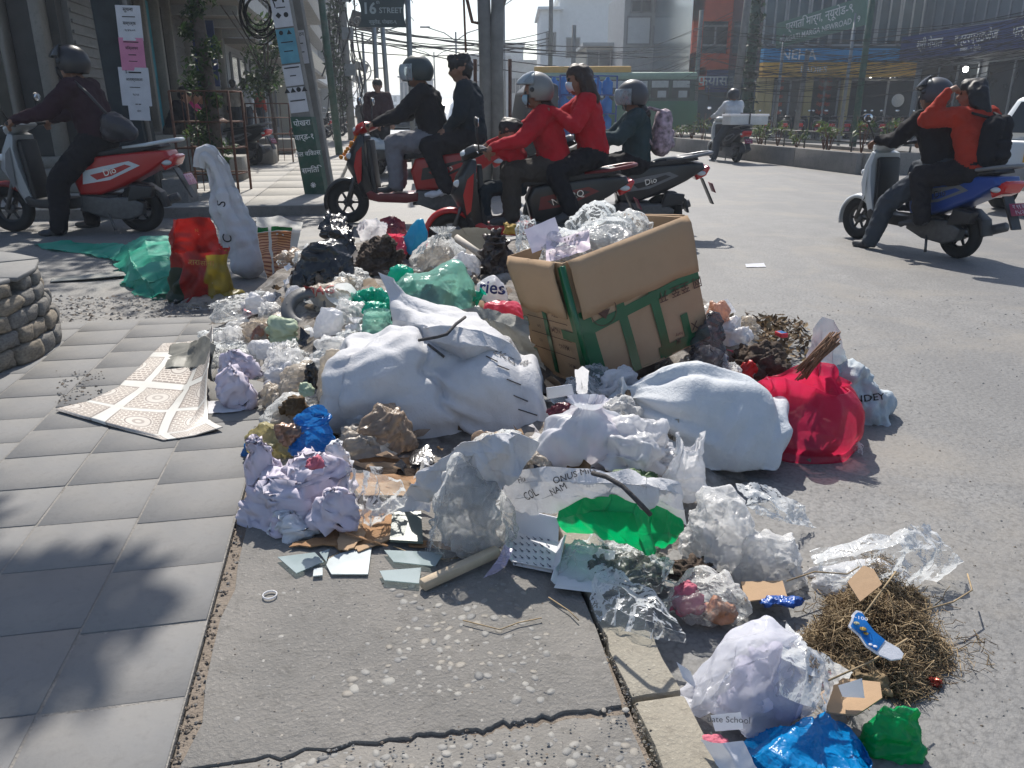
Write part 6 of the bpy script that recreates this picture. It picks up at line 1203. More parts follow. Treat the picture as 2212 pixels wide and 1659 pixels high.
# ================================================================ scooters (local: x forward, y left, z up; rear axle above the origin)
M_TYRE = pm("tyre_rubber", (.018, .018, .018), .75, .2, 20, .2, 90, .3); M_RIM = pm("dark_alloy", (.05, .05, .052), .4, .2, 8, 0, 40, .5, metal=.6)
M_BLK = pm("black_moulding", (.022, .022, .024), .45, .2, 8, .1, 120, .45); M_GBLK = pm("gloss_black", (.012, .012, .014), .22, .1, 4, 0, 40, .5, coat=.5)
M_SEAT = pm("seat_vinyl", (.02, .02, .022), .5, .15, 10, .15, 150, .4); M_STEEL = pm("bright_steel", (.55, .55, .55), .25, .1, 8, 0, 40, .5, metal=.9)
M_TAIL = pm("tail_lamp_red", (.55, .01, .012), .15, .1, 4, 0, 40, .6, coat=.5); M_LENS = pm("clear_lens", (.55, .58, .6), .08, .1, 4, 0, 40, .7, coat=.5)
M_ORANGE = pm("orange_lens", (.7, .2, .02), .2, .1); M_ENG = pm("engine_alloy", (.11, .11, .11), .5, .3, 20, .2, 60, .5, metal=.5)
M_PLATE = pm("plate_maroon", (.25, .02, .06), .5, .1); M_PLATEP = pm("plate_pink", (.60, .30, .36), .5, .1); M_MIRR = pm("mirror_face", (.75, .78, .8), .05, .05, 4, 0, 40, .8, metal=.95)
def paint(name, c, coat=.3): return pm("paint_" + name, c, .34, .08, 3, 0, 40, .35, coat=coat, dirt=tuple(x * .6 + .015 for x in c), dirtamt=.25, ds=6)
def loft(mb, secs, m=0, cap=True):
 """skin through cross-sections: each a list of points of equal number"""
 n = len(secs[0]); v = [p for s in secs for p in s]; f = []
 for i in range(len(secs) - 1):
  for k in range(n): k2 = (k + 1) % n; f.append((i * n + k, (i + 1) * n + k, (i + 1) * n + k2, i * n + k2))
 if cap: f.append(tuple(range(n))); f.append(tuple((len(secs) - 1) * n + k for k in range(n))[::-1])
 return mb.add(v, f, m, True)
def slabp(poly, w0, w1=None, inset=.02):
 """side-profile solid, bulged: outline at the middle plane, slightly shrunken outline at the two sides"""
 w1 = w1 or w0; cx = sum(p[0] for p in poly) / len(poly); cz = sum(p[1] for p in poly) / len(poly); secs = []
 for y, s in ((-w0 / 2, 1), (-w0 / 2 * .82, .0), (w0 / 2 * .82, 0), (w0 / 2, 1)):
  ring = []
  for (x, z) in poly:
   dx, dz = cx - x, cz - z; L = math.hypot(dx, dz) + 1e-6; ring.append(Vector((x + dx / L * inset * s, y, z + dz / L * inset * s)))
  secs.append(ring)
 mb = MB(); loft(mb, secs); return mb
def wheel(t, name, x, r, wd):
 M4 = Matrix.Translation((x, 0, r)) @ Matrix.Rotation(math.pi / 2, 4, 'X'); o = bpy.data.objects.new(name, None); C.objects.link(o); o.parent = t; o.empty_display_size = .05
 a = r; MB().lathe([(a - .095, -wd * .36), (a - .045, -wd / 2), (a - .015, -wd * .42), (a, -wd * .16), (a, wd * .16), (a - .015, wd * .42), (a - .045, wd / 2), (a - .095, wd * .36)], 40, M=M4, closed=True).build("tyre", M_TYRE, o)
 MB().lathe([(a - .09, -wd * .3), (a - .105, -wd * .28), (a - .115, 0), (a - .105, wd * .28), (a - .09, wd * .3)], 32, M=M4).build("rim", M_STEEL if False else M_RIM, o)
 MB().lathe([(0, -wd * .42), (.045, -wd * .42), (.05, 0), (.045, wd * .42), (0, wd * .42)], 20, M=M4).build("hub", M_ENG, o)
 for k in range(6):
  an = k * math.pi / 3; d = Vector((math.cos(an), 0, math.sin(an))); c = Vector((x, 0, r)); MB().tube([c + d * .03, c + d * (a - .1)], [.016, .011], 6).build("spoke", M_RIM, o)
 return o
def scooter(label, M4, body, accent, trim, plate=M_PLATE, plate_txt="बा ९७ प", apron=None, mark="Dio", s=1.0, group="scooters waiting at the junction", front_low=None, cowl=None, fender=None):
 t = thing("scooter", label, "scooter", group=group, mat4=M4); apron = apron or body
 wheel(t, "rear_wheel", 0, .215, .10); wheel(t, "front_wheel", 1.25, .222, .09)
 # rear body and tail
 side = [(.50, .36), (.30, .36), (.06, .44), (-.20, .57), (-.40, .70), (-.37, .765), (-.1, .755), (.30, .715), (.50, .67), (.55, .55)]
 slabp(side, .30, inset=.03).build("side_panel", body, t, bevel=.012)
 for sy in (-1, 1):
  dz = [Vector((x, sy * .152, z)) for x, z in ((.44, .46), (.18, .50), (-.12, .63), (-.02, .67), (.24, .62), (.42, .58))]; MB().add(dz, [tuple(range(6)) if sy < 0 else tuple(range(6))[::-1]]).build("side_graphic", trim, t)
  d2 = [Vector((x, sy * .1535, z)) for x, z in ((.30, .50), (.16, .535), (-.04, .625), (.02, .64), (.2, .58), (.36, .545))]; MB().add(d2, [tuple(range(6)) if sy < 0 else tuple(range(6))[::-1]]).build("side_graphic", body, t)
  decal(t, mark, .085, frame4((.17, sy * .156, .575), (-sy, 0, .30 * sy), (.30, 0, 1)), M_STEEL, .01, name="mark")
 slabp([(.62, .66), (.60, .735), (.48, .765), (.2, .765), (.08, .79), (-.08, .82), (-.30, .835), (-.33, .79), (-.1, .745), (.3, .70)], .29, inset=.025).build("seat", M_SEAT, t, bevel=.015, seg=3)
 g = MB(); g.tube([(.02, .14, .79), (-.2, .15, .815), (-.40, .13, .85), (-.47, .06, .86), (-.47, -.06, .86), (-.40, -.13, .85), (-.2, -.15, .815), (.02, -.14, .79)], [.012, .017, .018, .018, .018, .018, .017, .012], 8); g.build("grab_rail", trim, t)
 slabp([(-.28, .66), (-.43, .735), (-.46, .71), (-.42, .63), (-.32, .58)], .24, inset=.02).build("tail_lamp", M_TAIL, t, bevel=.01)
 for sy in (-1, 1): MB().ball((-.36, sy * .125, .655), (.05, .02, .025), 10, 8).build("turn_lamp", M_LENS, t)
 MB().add([(-.40, -.06, .60), (-.40, .06, .60), (-.54, .055, .33), (-.54, -.055, .33), (-.385, -.06, .60), (-.385, .06, .60), (-.52, .055, .33), (-.52, -.055, .33)], [(0, 1, 2, 3), (7, 6, 5, 4), (0, 4, 5, 1), (1, 5, 6, 2), (2, 6, 7, 3), (3, 7, 4, 0)]).build("mudflap", M_BLK, t)
 pl = MB().box((0, 0, 0), (.004, .20, .11)).build("number_plate", plate, t, bevel=.002, seg=1, loc=(-.515, 0, .50)); pl.rotation_euler = (0, R(25), 0)
 for i, tx in enumerate((plate_txt, "१५८२")): decal(pl, tx, .05, frame4((-.004, 0, .024 - .05 * i), (0, -1, 0), (0, 0, 1)), K_WHITE if plate is M_PLATE else M_TAIL, .01)
 # engine, transmission, exhaust
 slabp([(.50, .22), (.30, .15), (.05, .13), (-.08, .18), (-.10, .28), (.02, .34), (.25, .34), (.48, .36)], .09, inset=.02).build("transmission", M_ENG, t, bevel=.015, loc=(0, .11, 0))
 slabp([(.55, .20), (.20, .20), (.15, .36), (.5, .38)], .2, inset=.02).build("engine", M_BLK, t, bevel=.01)
 slabp([(.05, .30), (-.18, .34), (-.20, .44), (0, .46)], .10, inset=.02).build("air_box", M_BLK, t, bevel=.015, loc=(0, .11, 0))
 MB().tube([(.45, -.12, .2), (.2, -.15, .2), (-.05, -.15, .23), (-.32, -.15, .32)], [.02, .04, .05, .042], 12).build("exhaust", M_ENG, t)
 slabp([(.20, .44), (.06, .47), (-.12, .46), (-.24, .38), (-.28, .24), (-.255, .24), (-.21, .36), (-.10, .435), (.06, .445), (.2, .41)], .13, inset=.005).build("rear_fender", M_BLK, t, bevel=.004)
 MB().tube([(.25, .14, .2), (.18, .2, .04)], .012, 8).build("side_stand", M_ENG, t)
 # floor and leg shield
 slabp([(.46, .25), (.46, .34), (.62, .33), (.92, .325), (.98, .36), (1.03, .33), (1.0, .26), (.9, .235), (.6, .225)], .32, inset=.02).build("floorboard", front_low or M_BLK, t, bevel=.012)
 sh = MB(); prof = [(.93, .30, .15), (.965, .45, .165), (.995, .62, .185), (1.01, .78, .19), (1.0, .90, .165)]; secs = []
 nose = [(1.06, .27, .06), (1.13, .44, .075), (1.22, .60, .085), (1.17, .76, .10), (1.06, .93, .11)]
 for (xa, za, wa), (xb, zb, wb) in zip(prof, nose):
  secs.append([Vector((xa, -wa, za)), Vector(((xa + xb) / 2 + .02, -(wa + wb) / 2 - .025, (za + zb) / 2)), Vector((xb, -wb, zb)), Vector((xb + .03, 0, zb)), Vector((xb, wb, zb)), Vector(((xa + xb) / 2 + .02, (wa + wb) / 2 + .025, (za + zb) / 2)), Vector((xa, wa, za)), Vector((xa + .03, 0, za))])
 loft(sh, secs); sh.build("leg_shield", apron, t, bevel=.01)
 slabp([(.90, .28), (.955, .86), (1.0, .86), (.99, .6), (.965, .28)], .27, inset=.02).build("inner_shield", M_BLK, t, bevel=.01)
 for sy in (-1, 1):
  q = [Vector((x, sy * y, z)) for x, y, z in ((1.03, .198, .80), (1.09, .185, .74), (1.13, .165, .60), (1.10, .150, .42), (1.06, .168, .46), (1.04, .192, .62))]; MB().add(q, [tuple(range(6)) if sy < 0 else tuple(range(6))[::-1]]).build("shield_trim", accent, t)
  MB().ball((1.17, sy * .10, .70), (.05, .02, .035), 10, 8).build("turn_lamp", M_ORANGE if sy < 0 else M_LENS, t)
 # fork, fender
 for sy in (-1, 1): MB().tube([(1.10, sy * .055, .62), (1.25, sy * .06, .222)], .02, 8).build("fork_leg", M_ENG, t)
 fd = MB(); secs = []
 for k in range(12):
  a = R(-18) + k * R(148) / 11; c = Vector((1.25 + .262 * math.cos(a), 0, .222 + .262 * math.sin(a))); o2 = Vector((math.cos(a), 0, math.sin(a)))
  secs.append([c + Vector((0, y, 0)) - o2 * d for y, d in ((-.075, .05), (-.06, .012), (0, 0), (.06, .012), (.075, .05), (.055, .03), (0, .012), (-.055, .03))])
 loft(fd, secs); fd.build("front_fender", fender or accent, t)
 # handlebar
 hb = MB(); secs = []
 for x, w, z0, z1 in ((.90, .10, .97, 1.01), (.95, .15, .95, 1.03), (1.02, .16, .92, 1.04), (1.09, .13, .90, 1.01), (1.14, .07, .90, .96)):
  secs.append([Vector((x, -w, (z0 + z1) / 2)), Vector((x, -w * .6, z1)), Vector((x, w * .6, z1)), Vector((x, w, (z0 + z1) / 2)), Vector((x, w * .6, z0)), Vector((x, -w * .6, z0))])
 loft(hb, secs); hb.build("handlebar_cowl", cowl or apron, t, bevel=.012)
 MB().ball((1.10, 0, .955), (.055, .10, .04), 16, 10).build("headlamp", M_LENS, t)
 for sy in (-1, 1):
  MB().tube([(.98, sy * .14, .985), (.95, sy * .24, 1.0), (.92, sy * .345, 1.005)], [.016, .018, .019], 10).build("grip", M_BLK, t)
  MB().tube([(1.0, sy * .25, .985), (.99, sy * .34, .98)], .006, 6).build("brake_lever", M_STEEL, t)
  mr = MB().tube([(.98, sy * .20, 1.0), (1.0, sy * .26, 1.12), (1.0, sy * .32, 1.20)], .007, 6).build("mirror_stem", M_BLK, t)
  MB().ball((1.0, sy * .33, 1.235), (.018, .068, .045), 14, 8).build("mirror", M_BLK, t); o = MB().ball((.988, sy * .33, 1.235), (.008, .058, .037), 14, 8).build("mirror_glass", M_MIRR, t)
 return t
# ================================================================ people
SKIN = pm("skin", (.26, .135, .085), .55, .12, 10, .1, 90, .35); HAIR = pm("dark_hair", (.012, .010, .010), .5, .3, 30, .4, 90, .4); HAIRB = pm("brown_hair", (.035, .018, .012), .5, .4, 30, .4, 90, .4); EYE = pm("eye_dark", (.02, .015, .012), .3, .1)
M_SHOE = pm("dark_shoe", (.05, .05, .055), .6, .2, 10, .2); M_SHOEW = pm("white_shoe", (.65, .66, .68), .5, .1, 10, .1); M_SOLE = pm("white_sole", (.6, .6, .58), .6, .1)
def cloth(name, c, b=.35): return pm("cloth_" + name, c, .85, .18, 7, b, 60, .2, crinkle=.55, cs=26)
def tcap(a, b, ra, rb, seg=14, rings=4, flat=1.0, fdir=None):
 a, b = Vector(a), Vector(b); d = (b - a); L = d.length; t = d / L if L > 1e-6 else Vector((0, 0, 1)); u = t.orthogonal().normalized() if fdir is None else (Vector(fdir) - t * Vector(fdir).dot(t)).normalized(); w = t.cross(u); v, f = [], []
 prof = [(-ra * math.cos(k * math.pi / 2 / rings), ra * math.sin(k * math.pi / 2 / rings)) for k in range(rings + 1)] + [(L + rb * math.sin(k * math.pi / 2 / rings), rb * math.cos(k * math.pi / 2 / rings)) for k in range(rings + 1)]
 for h, r in prof:
  for k in range(seg):
   an = 2 * math.pi * k / seg; v.append(a + t * h + (u * math.cos(an) * flat + w * math.sin(an)) * max(r, 1e-4))
 n = len(prof)
 for i in range(n - 1):
  for k in range(seg): k2 = (k + 1) % seg; f.append((i * seg + k, (i + 1) * seg + k, (i + 1) * seg + k2, i * seg + k2))
 f.append(tuple(range(seg))); f.append(tuple((n - 1) * seg + k for k in range(seg))[::-1])
 return v, f
def fuse(name, prims, mats, parent, voxel=.014, smooth=2, disp=0.0, seed=0, fr=9.0):
 """one continuous skin round a set of tapered limbs; prims: (a, b, ra, rb, material index[, flat, fdir])"""
 mb = MB()
 for p in prims: mb.add(*tcap(p[0], p[1], p[2], p[3], flat=p[5] if len(p) > 5 else 1.0, fdir=p[6] if len(p) > 6 else None))
 me = bpy.data.meshes.new(name); me.from_pydata(mb.v, [], mb.f); o = bpy.data.objects.new(name, me); C.objects.link(o)
 md = o.modifiers.new("r", 'REMESH'); md.mode = 'VOXEL'; md.voxel_size = voxel; dg = bpy.context.evaluated_depsgraph_get(); m2 = bpy.data.meshes.new_from_object(o.evaluated_get(dg)); bpy.data.objects.remove(o); bpy.data.meshes.remove(me)
 n = len(m2.vertices); v = np.empty(n * 3); m2.vertices.foreach_get("co", v); v = v.reshape(-1, 3); f = np.array([p.vertices[:] for p in m2.polygons if len(p.vertices) == 4]); bpy.data.meshes.remove(m2)
 nb, cnt = _nb(n, f)
 for _ in range(smooth): v = v + .5 * ((v[nb].sum(1) - v * (nb.shape[1] - cnt)[:, None]) / cnt[:, None] - v)
 fc = v[f].mean(1); best = np.full(len(fc), 1e9); mi = np.zeros(len(fc), int)
 for p in prims:
  a, b = np.array(p[0]), np.array(p[1]); ab = b - a; L2 = (ab ** 2).sum() + 1e-12; t = np.clip(((fc - a) @ ab) / L2, 0, 1); d = np.linalg.norm(fc - (a + t[:, None] * ab), axis=1) - (p[2] + (p[3] - p[2]) * t); k = d < best; best[k] = d[k]; mi[k] = p[4]
 if disp: v = v + vnormals(v, f) * (disp * folds(v, .5, 1.0, 7, 3.0 * fr / 9, seed) + disp * .5 * fbm(v * 22, seed, 2))[:, None]
 return obj(name, npmesh(name, v, f, True, mi), parent, mats)
def person(label, M4, J, top, bottom, shoe=M_SHOE, helmet=None, hair='short', hairmat=None, skirt=False, mask=None, fat=1.28, group=None, skin=None, arms=True, hands='grip', cat="person", voxel=.014):
 """J: joints in local metres. pelvis, chest, neck, head, look (direction); lists for L/R: sh, el, wr, hip, kn, an, toe"""
 t = thing("person", label, cat, mat4=M4, group=group); V = lambda p: Vector(p); pr_ = []; SK, TP, BT, SH, EY = 0, 1, 2, 3, 4
 pel, ch, nk, hd, look = map(V, (J['pelvis'], J['chest'], J['neck'], J['head'], J['look'])); look.normalize()
 shL, shR = V(J['sh'][0]), V(J['sh'][1]); lat = (shL - shR).normalized(); r = fat
 for sgn in (-1, 1):
  pr_.append((pel + lat * .07 * sgn, ch + lat * .075 * sgn - V((0, 0, .04)), .105 * r, .115 * r, TP)); pr_.append((pel + lat * .075 * sgn - V((0, 0, .03)), pel + lat * .075 * sgn + V((0, 0, .02)), .105 * r, .10 * r, BT))
 pr_.append((pel + (ch - pel) * .15, ch, .10 * r, .12 * r, TP)); pr_.append((ch, nk - (nk - ch) * .25, .11, .055, TP)); pr_.append((shL - lat * .02, shR + lat * .02, .066 * r, .066 * r, TP)); pr_.append((nk - (hd - nk) * .25, hd - (hd - nk) * .3, .052, .05, SK))
 for i, sg in ((0, 1), (1, -1)):
  sh, el, wr = V(J['sh'][i]), V(J['el'][i]), V(J['wr'][i]); pr_.append((sh, el, .070 * r, .060 * r, TP)); pr_.append((el, wr, .060 * r, .042, TP)); fd = (wr - el).normalized(); hv = V(J.get('hand', (None, None))[i]) .normalized() if J.get('hand') else fd
  # palm, four fingers and a thumb
  side = hv.cross(V((0, 0, 1))); side = side.normalized() if side.length > .1 else lat; dn = hv.cross(side).normalized(); dn = dn if dn.z < 0 else -dn
  pm_ = wr + hv * .075; pr_.append((wr, pm_, .027, .034, SK, .62, dn))
  for k in range(4):
   q0 = pm_ + side * (-.028 + .0187 * k); c1 = .036 - .004 * abs(k - 1.4); curl = .55 if hands == 'grip' else .15
   q1 = q0 + (hv * (1 - curl) + dn * curl).normalized() * c1; q2 = q1 + (hv * (.5 - curl) + dn * (curl + .35)).normalized() * c1 * .9; pr_.append((q0, q1, .0105, .010, SK)); pr_.append((q1, q2, .010, .0085, SK))
  th0 = wr + hv * .03 + side * (.03 * (-1 if sg > 0 else 1)); pr_.append((th0, th0 + (hv * .6 + side * (-.6 if sg > 0 else .6) + dn * .4).normalized() * .055, .0125, .010, SK))
  hp, kn, an, toe = V(J['hip'][i]), V(J['kn'][i]), V(J['an'][i]), V(J['toe'][i]); pr_.append((pel + (hp - pel) * .6, hp, .10 * r, .095 * r, BT)); pr_.append((hp, kn, .098 * r, .076 * r, BT)); pr_.append((kn, an, .076 * r, .060 * r, BT))
  td = (toe - an); pr_.append((an, an + V((0, 0, -.04)), .038, .04, SH)); pr_.append((an + V((0, 0, -.045)) - td.normalized() * .03, an + td * .55 + V((0, 0, -.052)), .036, .036, SH)); pr_.append((an + td * .5 + V((0, 0, -.052)), toe + V((0, 0, -.058)), .038, .030, SH))
  if skirt: pr_.append((hp, kn + V((0, 0, -.1)), .12, .13, TP))
 # head: skull, jaw, nose, brow, ears, eyes
 up = (hd - nk).normalized(); up = (up - look * up.dot(look)).normalized(); rt = look.cross(up); c = hd
 pr_ += [(c - look * .02 + up * .035, c + look * .015 + up * .03, .088, .082, SK), (c + look * .025 - up * .045, c + look * .035 - up * .075, .062, .045, SK), (c + look * .088 + up * .005, c + look * .105 - up * .025, .012, .016, SK), (c + look * .07 + up * .03 - rt * .03, c + look * .07 + up * .03 + rt * .03, .02, .02, SK), (c + look * .085 - up * .062 - rt * .015, c + look * .085 - up * .062 + rt * .015, .011, .011, SK)]
 for sg in (-1, 1): pr_.append((c + rt * .085 * sg - up * .01, c + rt * .088 * sg - up * .035 - look * .005, .018, .012, SK)); pr_.append((c + look * .083 + rt * .034 * sg + up * .008, c + look * .084 + rt * .036 * sg + up * .008, .0135, .0135, EY))
 body = fuse("body", pr_, [skin or SKIN, top, bottom, shoe, EYE], t, voxel, 1, .020, len(label), 13)
 hm = hairmat or HAIR; F = Matrix((look, -rt, up)).transposed().to_4x4(); F.translation = c          # local: x look, y left, z up
 if hair and not helmet:
  hp_ = [(F @ V((-.035, 0, .045)), F @ V((.02, 0, .06)), .098, .086, 0), (F @ V((-.055, 0, -.02)), F @ V((-.05, 0, .03)), .075, .09, 0)]
  if hair == 'curly': hp_ += [(F @ V((x, y, .10)), F @ V((x + .02, y, .115)), .045, .04, 0) for x in (-.07, -.01, .05) for y in (-.045, .03)]
  if hair == 'long': hp_ += [(F @ V((-.07, .05 * s_, .0)), F @ V((-.13, .05 * s_, -.16)), .065, .06, 0) for s_ in (-1, 1)] + [(F @ V((-.13, .04 * s_, -.16)), F @ V((-.15, .03 * s_, -.36)), .062, .03, 0) for s_ in (-1, 1)] + [(F @ V((.0, .085 * s_, .03)), F @ V((-.05, .085 * s_, -.12)), .035, .04, 0) for s_ in (-1, 1)]
  fuse("hair", hp_, [hm], t, .012, 1, .016 if hair != 'curly' else .03, 5, 16)
 if helmet: make_helmet(t, F, **helmet)
 if helmet and hair == 'pony': fuse("hair", [(F @ V((-.09, 0, -.06)), F @ V((-.15, .02, -.16)), .05, .06, 0), (F @ V((-.15, .02, -.16)), F @ V((-.15, .02, -.30)), .06, .025, 0)], [hm], t, .012, 1, .016, 5, 16)
 if mask:
  mv = MB(); secs = []
  for z, w, d in ((-.01, .05, .108), (-.035, .066, .118), (-.07, .062, .105), (-.095, .04, .085)): secs.append([F @ V((d - .25 * (y / w) ** 2 * .16, y, z)) for y in np.linspace(-w, w, 7)] + [F @ V((d - .006 - .25 * (y / w) ** 2 * .16, y, z)) for y in np.linspace(w, -w, 7)])
  loft(mv, secs, cap=True); mv.build("face_mask", mask, t)
 return t, F
def make_helmet(t, F, col, visor=True, open_=True, visor_up=False, size=1.0, vmat=None):
 nu, nv, Rr = 40, 26, .153 * size; V = []; ok = []
 for i in range(nv):
  th = math.pi * .70 * i / (nv - 1)
  for k in range(nu):
   a = 2 * math.pi * k / nu; x, y, z = math.sin(th) * math.cos(a), math.sin(th) * math.sin(a), math.cos(th); V.append(F @ Vector((x * Rr * 1.08 - .012, y * Rr * .92, z * Rr * 1.02 + .028))); ok.append((x, y, z))
 f = gridfaces(nu, nv); keep = []
 for q in f:
  x = sum(ok[i][0] for i in q) / 4; z = sum(ok[i][2] for i in q) / 4
  keep.append(not (x > .45 and z < .32) and not (x > .1 and z < -.42))
 f = f[np.array(keep)]; o = obj("helmet", npmesh("helmet", V, f[:, ::-1]), t, col); md = o.modifiers.new("thickness", 'SOLIDIFY'); md.thickness = .022; md.offset = -1
 MB().tube([F @ Vector((.068,   .122 * s_, z)) for z, s_ in ((-.01, 1), (-.06, 1), (-.105, .72), (-.115, 0), (-.105, -.72), (-.06, -1), (-.01, -1))], .008, 6).build("chin_strap", M_BLK, o)
 if visor:
  V2 = []; n2, m2 = 22, 9; off = R(-52) if visor_up else 0.0
  for i in range(m2):
   el = R(24) - R(58) * i / (m2 - 1) - off
   for k in range(n2):
    a = R(-82) + R(164) * k / (n2 - 1); V2.append(F @ Vector((math.cos(el) * math.cos(a) * Rr * 1.17 - .004, math.sin(a) * Rr * 1.0 * math.cos(el * .5), math.sin(el) * Rr * 1.05 + .024)))
  vo = obj("visor", npmesh("visor", V2, gridfaces(n2, m2, wrap=False)), o, vmat or M_VISOR); md = vo.modifiers.new("thickness", 'SOLIDIFY'); md.thickness = .003
  for s_ in (-1, 1): MB().lathe([(0, .006), (.018, .005), (.02, 0)], 14, M=F @ Matrix.Translation((.035, .143 * s_ * size, .03)) @ Matrix.Rotation(-s_ * math.pi / 2, 4, 'X')).build("visor_hinge", M_BLK, o)
M_VISOR = pm("smoked_visor", (.05, .055, .06), .06, .1, 4, 0, 40, .7, alpha=.55); M_VISORC = pm("clear_visor", (.6, .65, .68), .06, .1, 4, 0, 40, .7, alpha=.25)
H_BLACK = pm("helmet_black", (.02, .02, .024), .42, .1, 4, 0, 40, .4, coat=.12); H_GREY = pm("helmet_grey", (.24, .235, .22), .42, .1, 4, 0, 40, .4, coat=.12, metal=.2); H_GREEN = pm("helmet_dark_green", (.035, .05, .05), .42, .1, 4, 0, 40, .4, coat=.12); H_SILVER = pm("helmet_dark_silver", (.06, .06, .065), .42, .1, 4, 0, 40, .4, coat=.12)
def rider(lean=.10, pillion=False, arms='bars', foot='floor', look=(1, 0, 0), dx=0.0, dz=0.0, back=0.0):
 """seated pose on a scooter (scooter local axes)"""
 x0, z0 = (.28, .80) if not pillion else (-.06, .87); x0 += dx; z0 += dz; lx = lean
 J = dict(pelvis=(x0, 0, z0 + .08), chest=(x0 + lx * .75, 0, z0 + .44), neck=(x0 + lx * 1.1, 0, z0 + .575), head=(x0 + lx * 1.2 + .045, 0, z0 + .695), look=look)
 J['sh'] = [(x0 + lx, s * .18, z0 + .515) for s in (1, -1)]; J['hip'] = [(x0 + .03, s * .10, z0 + .05) for s in (1, -1)]
 if arms == 'bars': J['el'] = [(x0 + lx + .20, s * .27, z0 + .31) for s in (1, -1)]; J['wr'] = [(.86, s * .30, 1.03) for s in (1, -1)]; J['hand'] = [(.8, .1 * s, -.35) for s in (1, -1)]
 elif arms == 'shoulders': J['el'] = [(x0 + lx + .20, s * .24, z0 + .35) for s in (1, -1)]; J['wr'] = [(x0 + lx + .36, s * .16, z0 + .47) for s in (1, -1)]; J['hand'] = [(.9, -.1 * s, .2) for s in (1, -1)]
 elif arms == 'thighs': J['el'] = [(x0 + lx + .04, s * .26, z0 + .26) for s in (1, -1)]; J['wr'] = [(x0 + .26, s * .20, z0 + .14) for s in (1, -1)]; J['hand'] = [(.8, -.1 * s, -.5) for s in (1, -1)]
 if not pillion:
  J['kn'] = [(x0 + .43, s * .14, z0 + .03) for s in (1, -1)]; J['an'] = [(x0 + .42, s * .13, .42) for s in (1, -1)]; J['toe'] = [(x0 + .60, s * .14, .42) for s in (1, -1)]
 else:
  J['kn'] = [(x0 + .36, s * .25, z0 - .05) for s in (1, -1)]; J['an'] = [(x0 + .22, s * .24, z0 - .42) for s in (1, -1)]; J['toe'] = [(x0 + .40, s * .27, z0 - .45) for s in (1, -1)]
 return J
def ground_foot(J, side, x, y):
 i = 0 if side == 'L' else 1; J['an'][i] = (x, y, .085); J['toe'][i] = (x + .17, y + (.03 if i == 0 else -.03), .085); hp = Vector(J['hip'][i]); an = Vector(J['an'][i]); m = (hp + an) / 2; J['kn'][i] = (m.x + .13, m.y + (.06 if i == 0 else -.06), m.z + .02)
def MT(p, heading, s): return Matrix.Translation(p) @ Matrix.Rotation(heading, 4, 'Z') @ Matrix.Scale(s, 4)
C_DK = cloth("near_black", (.014, .013, .016)); C_NAVY = cloth("dark_navy", (.012, .02, .028)); C_PLUM = cloth("dark_plum", (.035, .015, .022)); C_RED = cloth("red", (.42, .010, .020)); C_RED2 = cloth("orange_red", (.36, .032, .016)); C_GREY = cloth("grey_marl", (.19, .19, .21)); C_OLIVE = cloth("dark_olive", (.05, .042, .036)); C_DENIM = cloth("dark_denim", (.045, .055, .07)); C_TEALC = cloth("dark_teal", (.03, .055, .06)); C_WHITE = cloth("pale_shirt", (.5, .52, .55)); C_BEIGE = cloth("beige", (.32, .28, .23)); C_MAG = cloth("magenta", (.4, .03, .12))
P_RED = paint("red", (.42, .012, .012)); P_BLACK = paint("black", (.014, .014, .016)); P_BLUE = paint("blue", (.012, .055, .26)); P_WHITE = paint("white", (.58, .62, .64)); P_GREY = paint("grey", (.16, .165, .17)); P_DRED = paint("dark_red", (.16, .008, .01))

# --- scooter 1: far left, stopped with a foot down
m1 = MT(G(312, 500, ROAD), math.pi, 1.1)
scooter("red and black scooter with pale grey leg shield stopped by the pillar with torn notices", m1, P_RED, P_GREY, P_WHITE, M_PLATEP, "ग १४ प", apron=paint("pale_grey", (.34, .36, .37)), fender=P_DRED)
J = rider(.10, foot='down'); ground_foot(J, 'L', .66, .28); ground_foot(J, 'R', .62, -.26)
person("rider in dark plum coat and black helmet with one foot on the road", m1, J, C_PLUM, C_DK, M_SHOE, dict(col=H_BLACK, visor=True, visor_up=True), group=None)
def bag_part(name, label, cat, M4, prims, mats, disp=.02):
 t = thing(name, label, cat, mat4=M4); fuse("shell", prims, mats, t, .016, 3, disp, 4, 9); return t
C_LEATH = pm("dark_leather", (.03, .028, .035), .4, .2, 10, .3, 40, .5)
bg1 = bag_part("shoulder_bag", "dark leather shoulder bag resting on the seat behind the plum coat", "bag", m1, [((-.02, .16, .95), (.06, .16, 1.0), .10, .11, 0), ((.10, .16, .92), (-.08, .16, .92), .09, .08, 0)], [C_LEATH]); MB().tube([(.05, .22, 1.05), (.20, .24, 1.25), (.33, .2, 1.36)], .012, 6).build("strap", C_LEATH, bg1)
# --- scooter 2: red, two riders
m2 = MT(G(752, 484, ROAD) + Vector((1.25 * 1.07, .05, 0)), math.pi - .03, 1.07)
scooter("glossy red scooter with marigolds on its front carrying a grey-trousered rider", m2, P_RED, P_RED, P_BLACK, apron=P_BLACK, mark="Dio", front_low=P_DRED, cowl=P_RED, fender=P_BLACK)
J = rider(.12); person("rider in black jacket, grey trousers and dark open helmet on the red scooter", m2, J, C_DK, C_GREY, M_SHOE, dict(col=H_GREEN, visor=True, visor_up=False, vmat=M_VISORC), group=None)
J = rider(.08, True, 'thighs', look=(1, .12, -.12), dx=-.05, dz=-.03); J['an'][0] = (.16, .24, .40); J['toe'][0] = (.36, .27, .385); J['kn'][0] = (.34, .24, .80)
person("young pillion passenger with curly dark hair and dark navy jacket in white shoes", m2, J, C_NAVY, C_DK, M_SHOEW, None, 'curly', group=None)
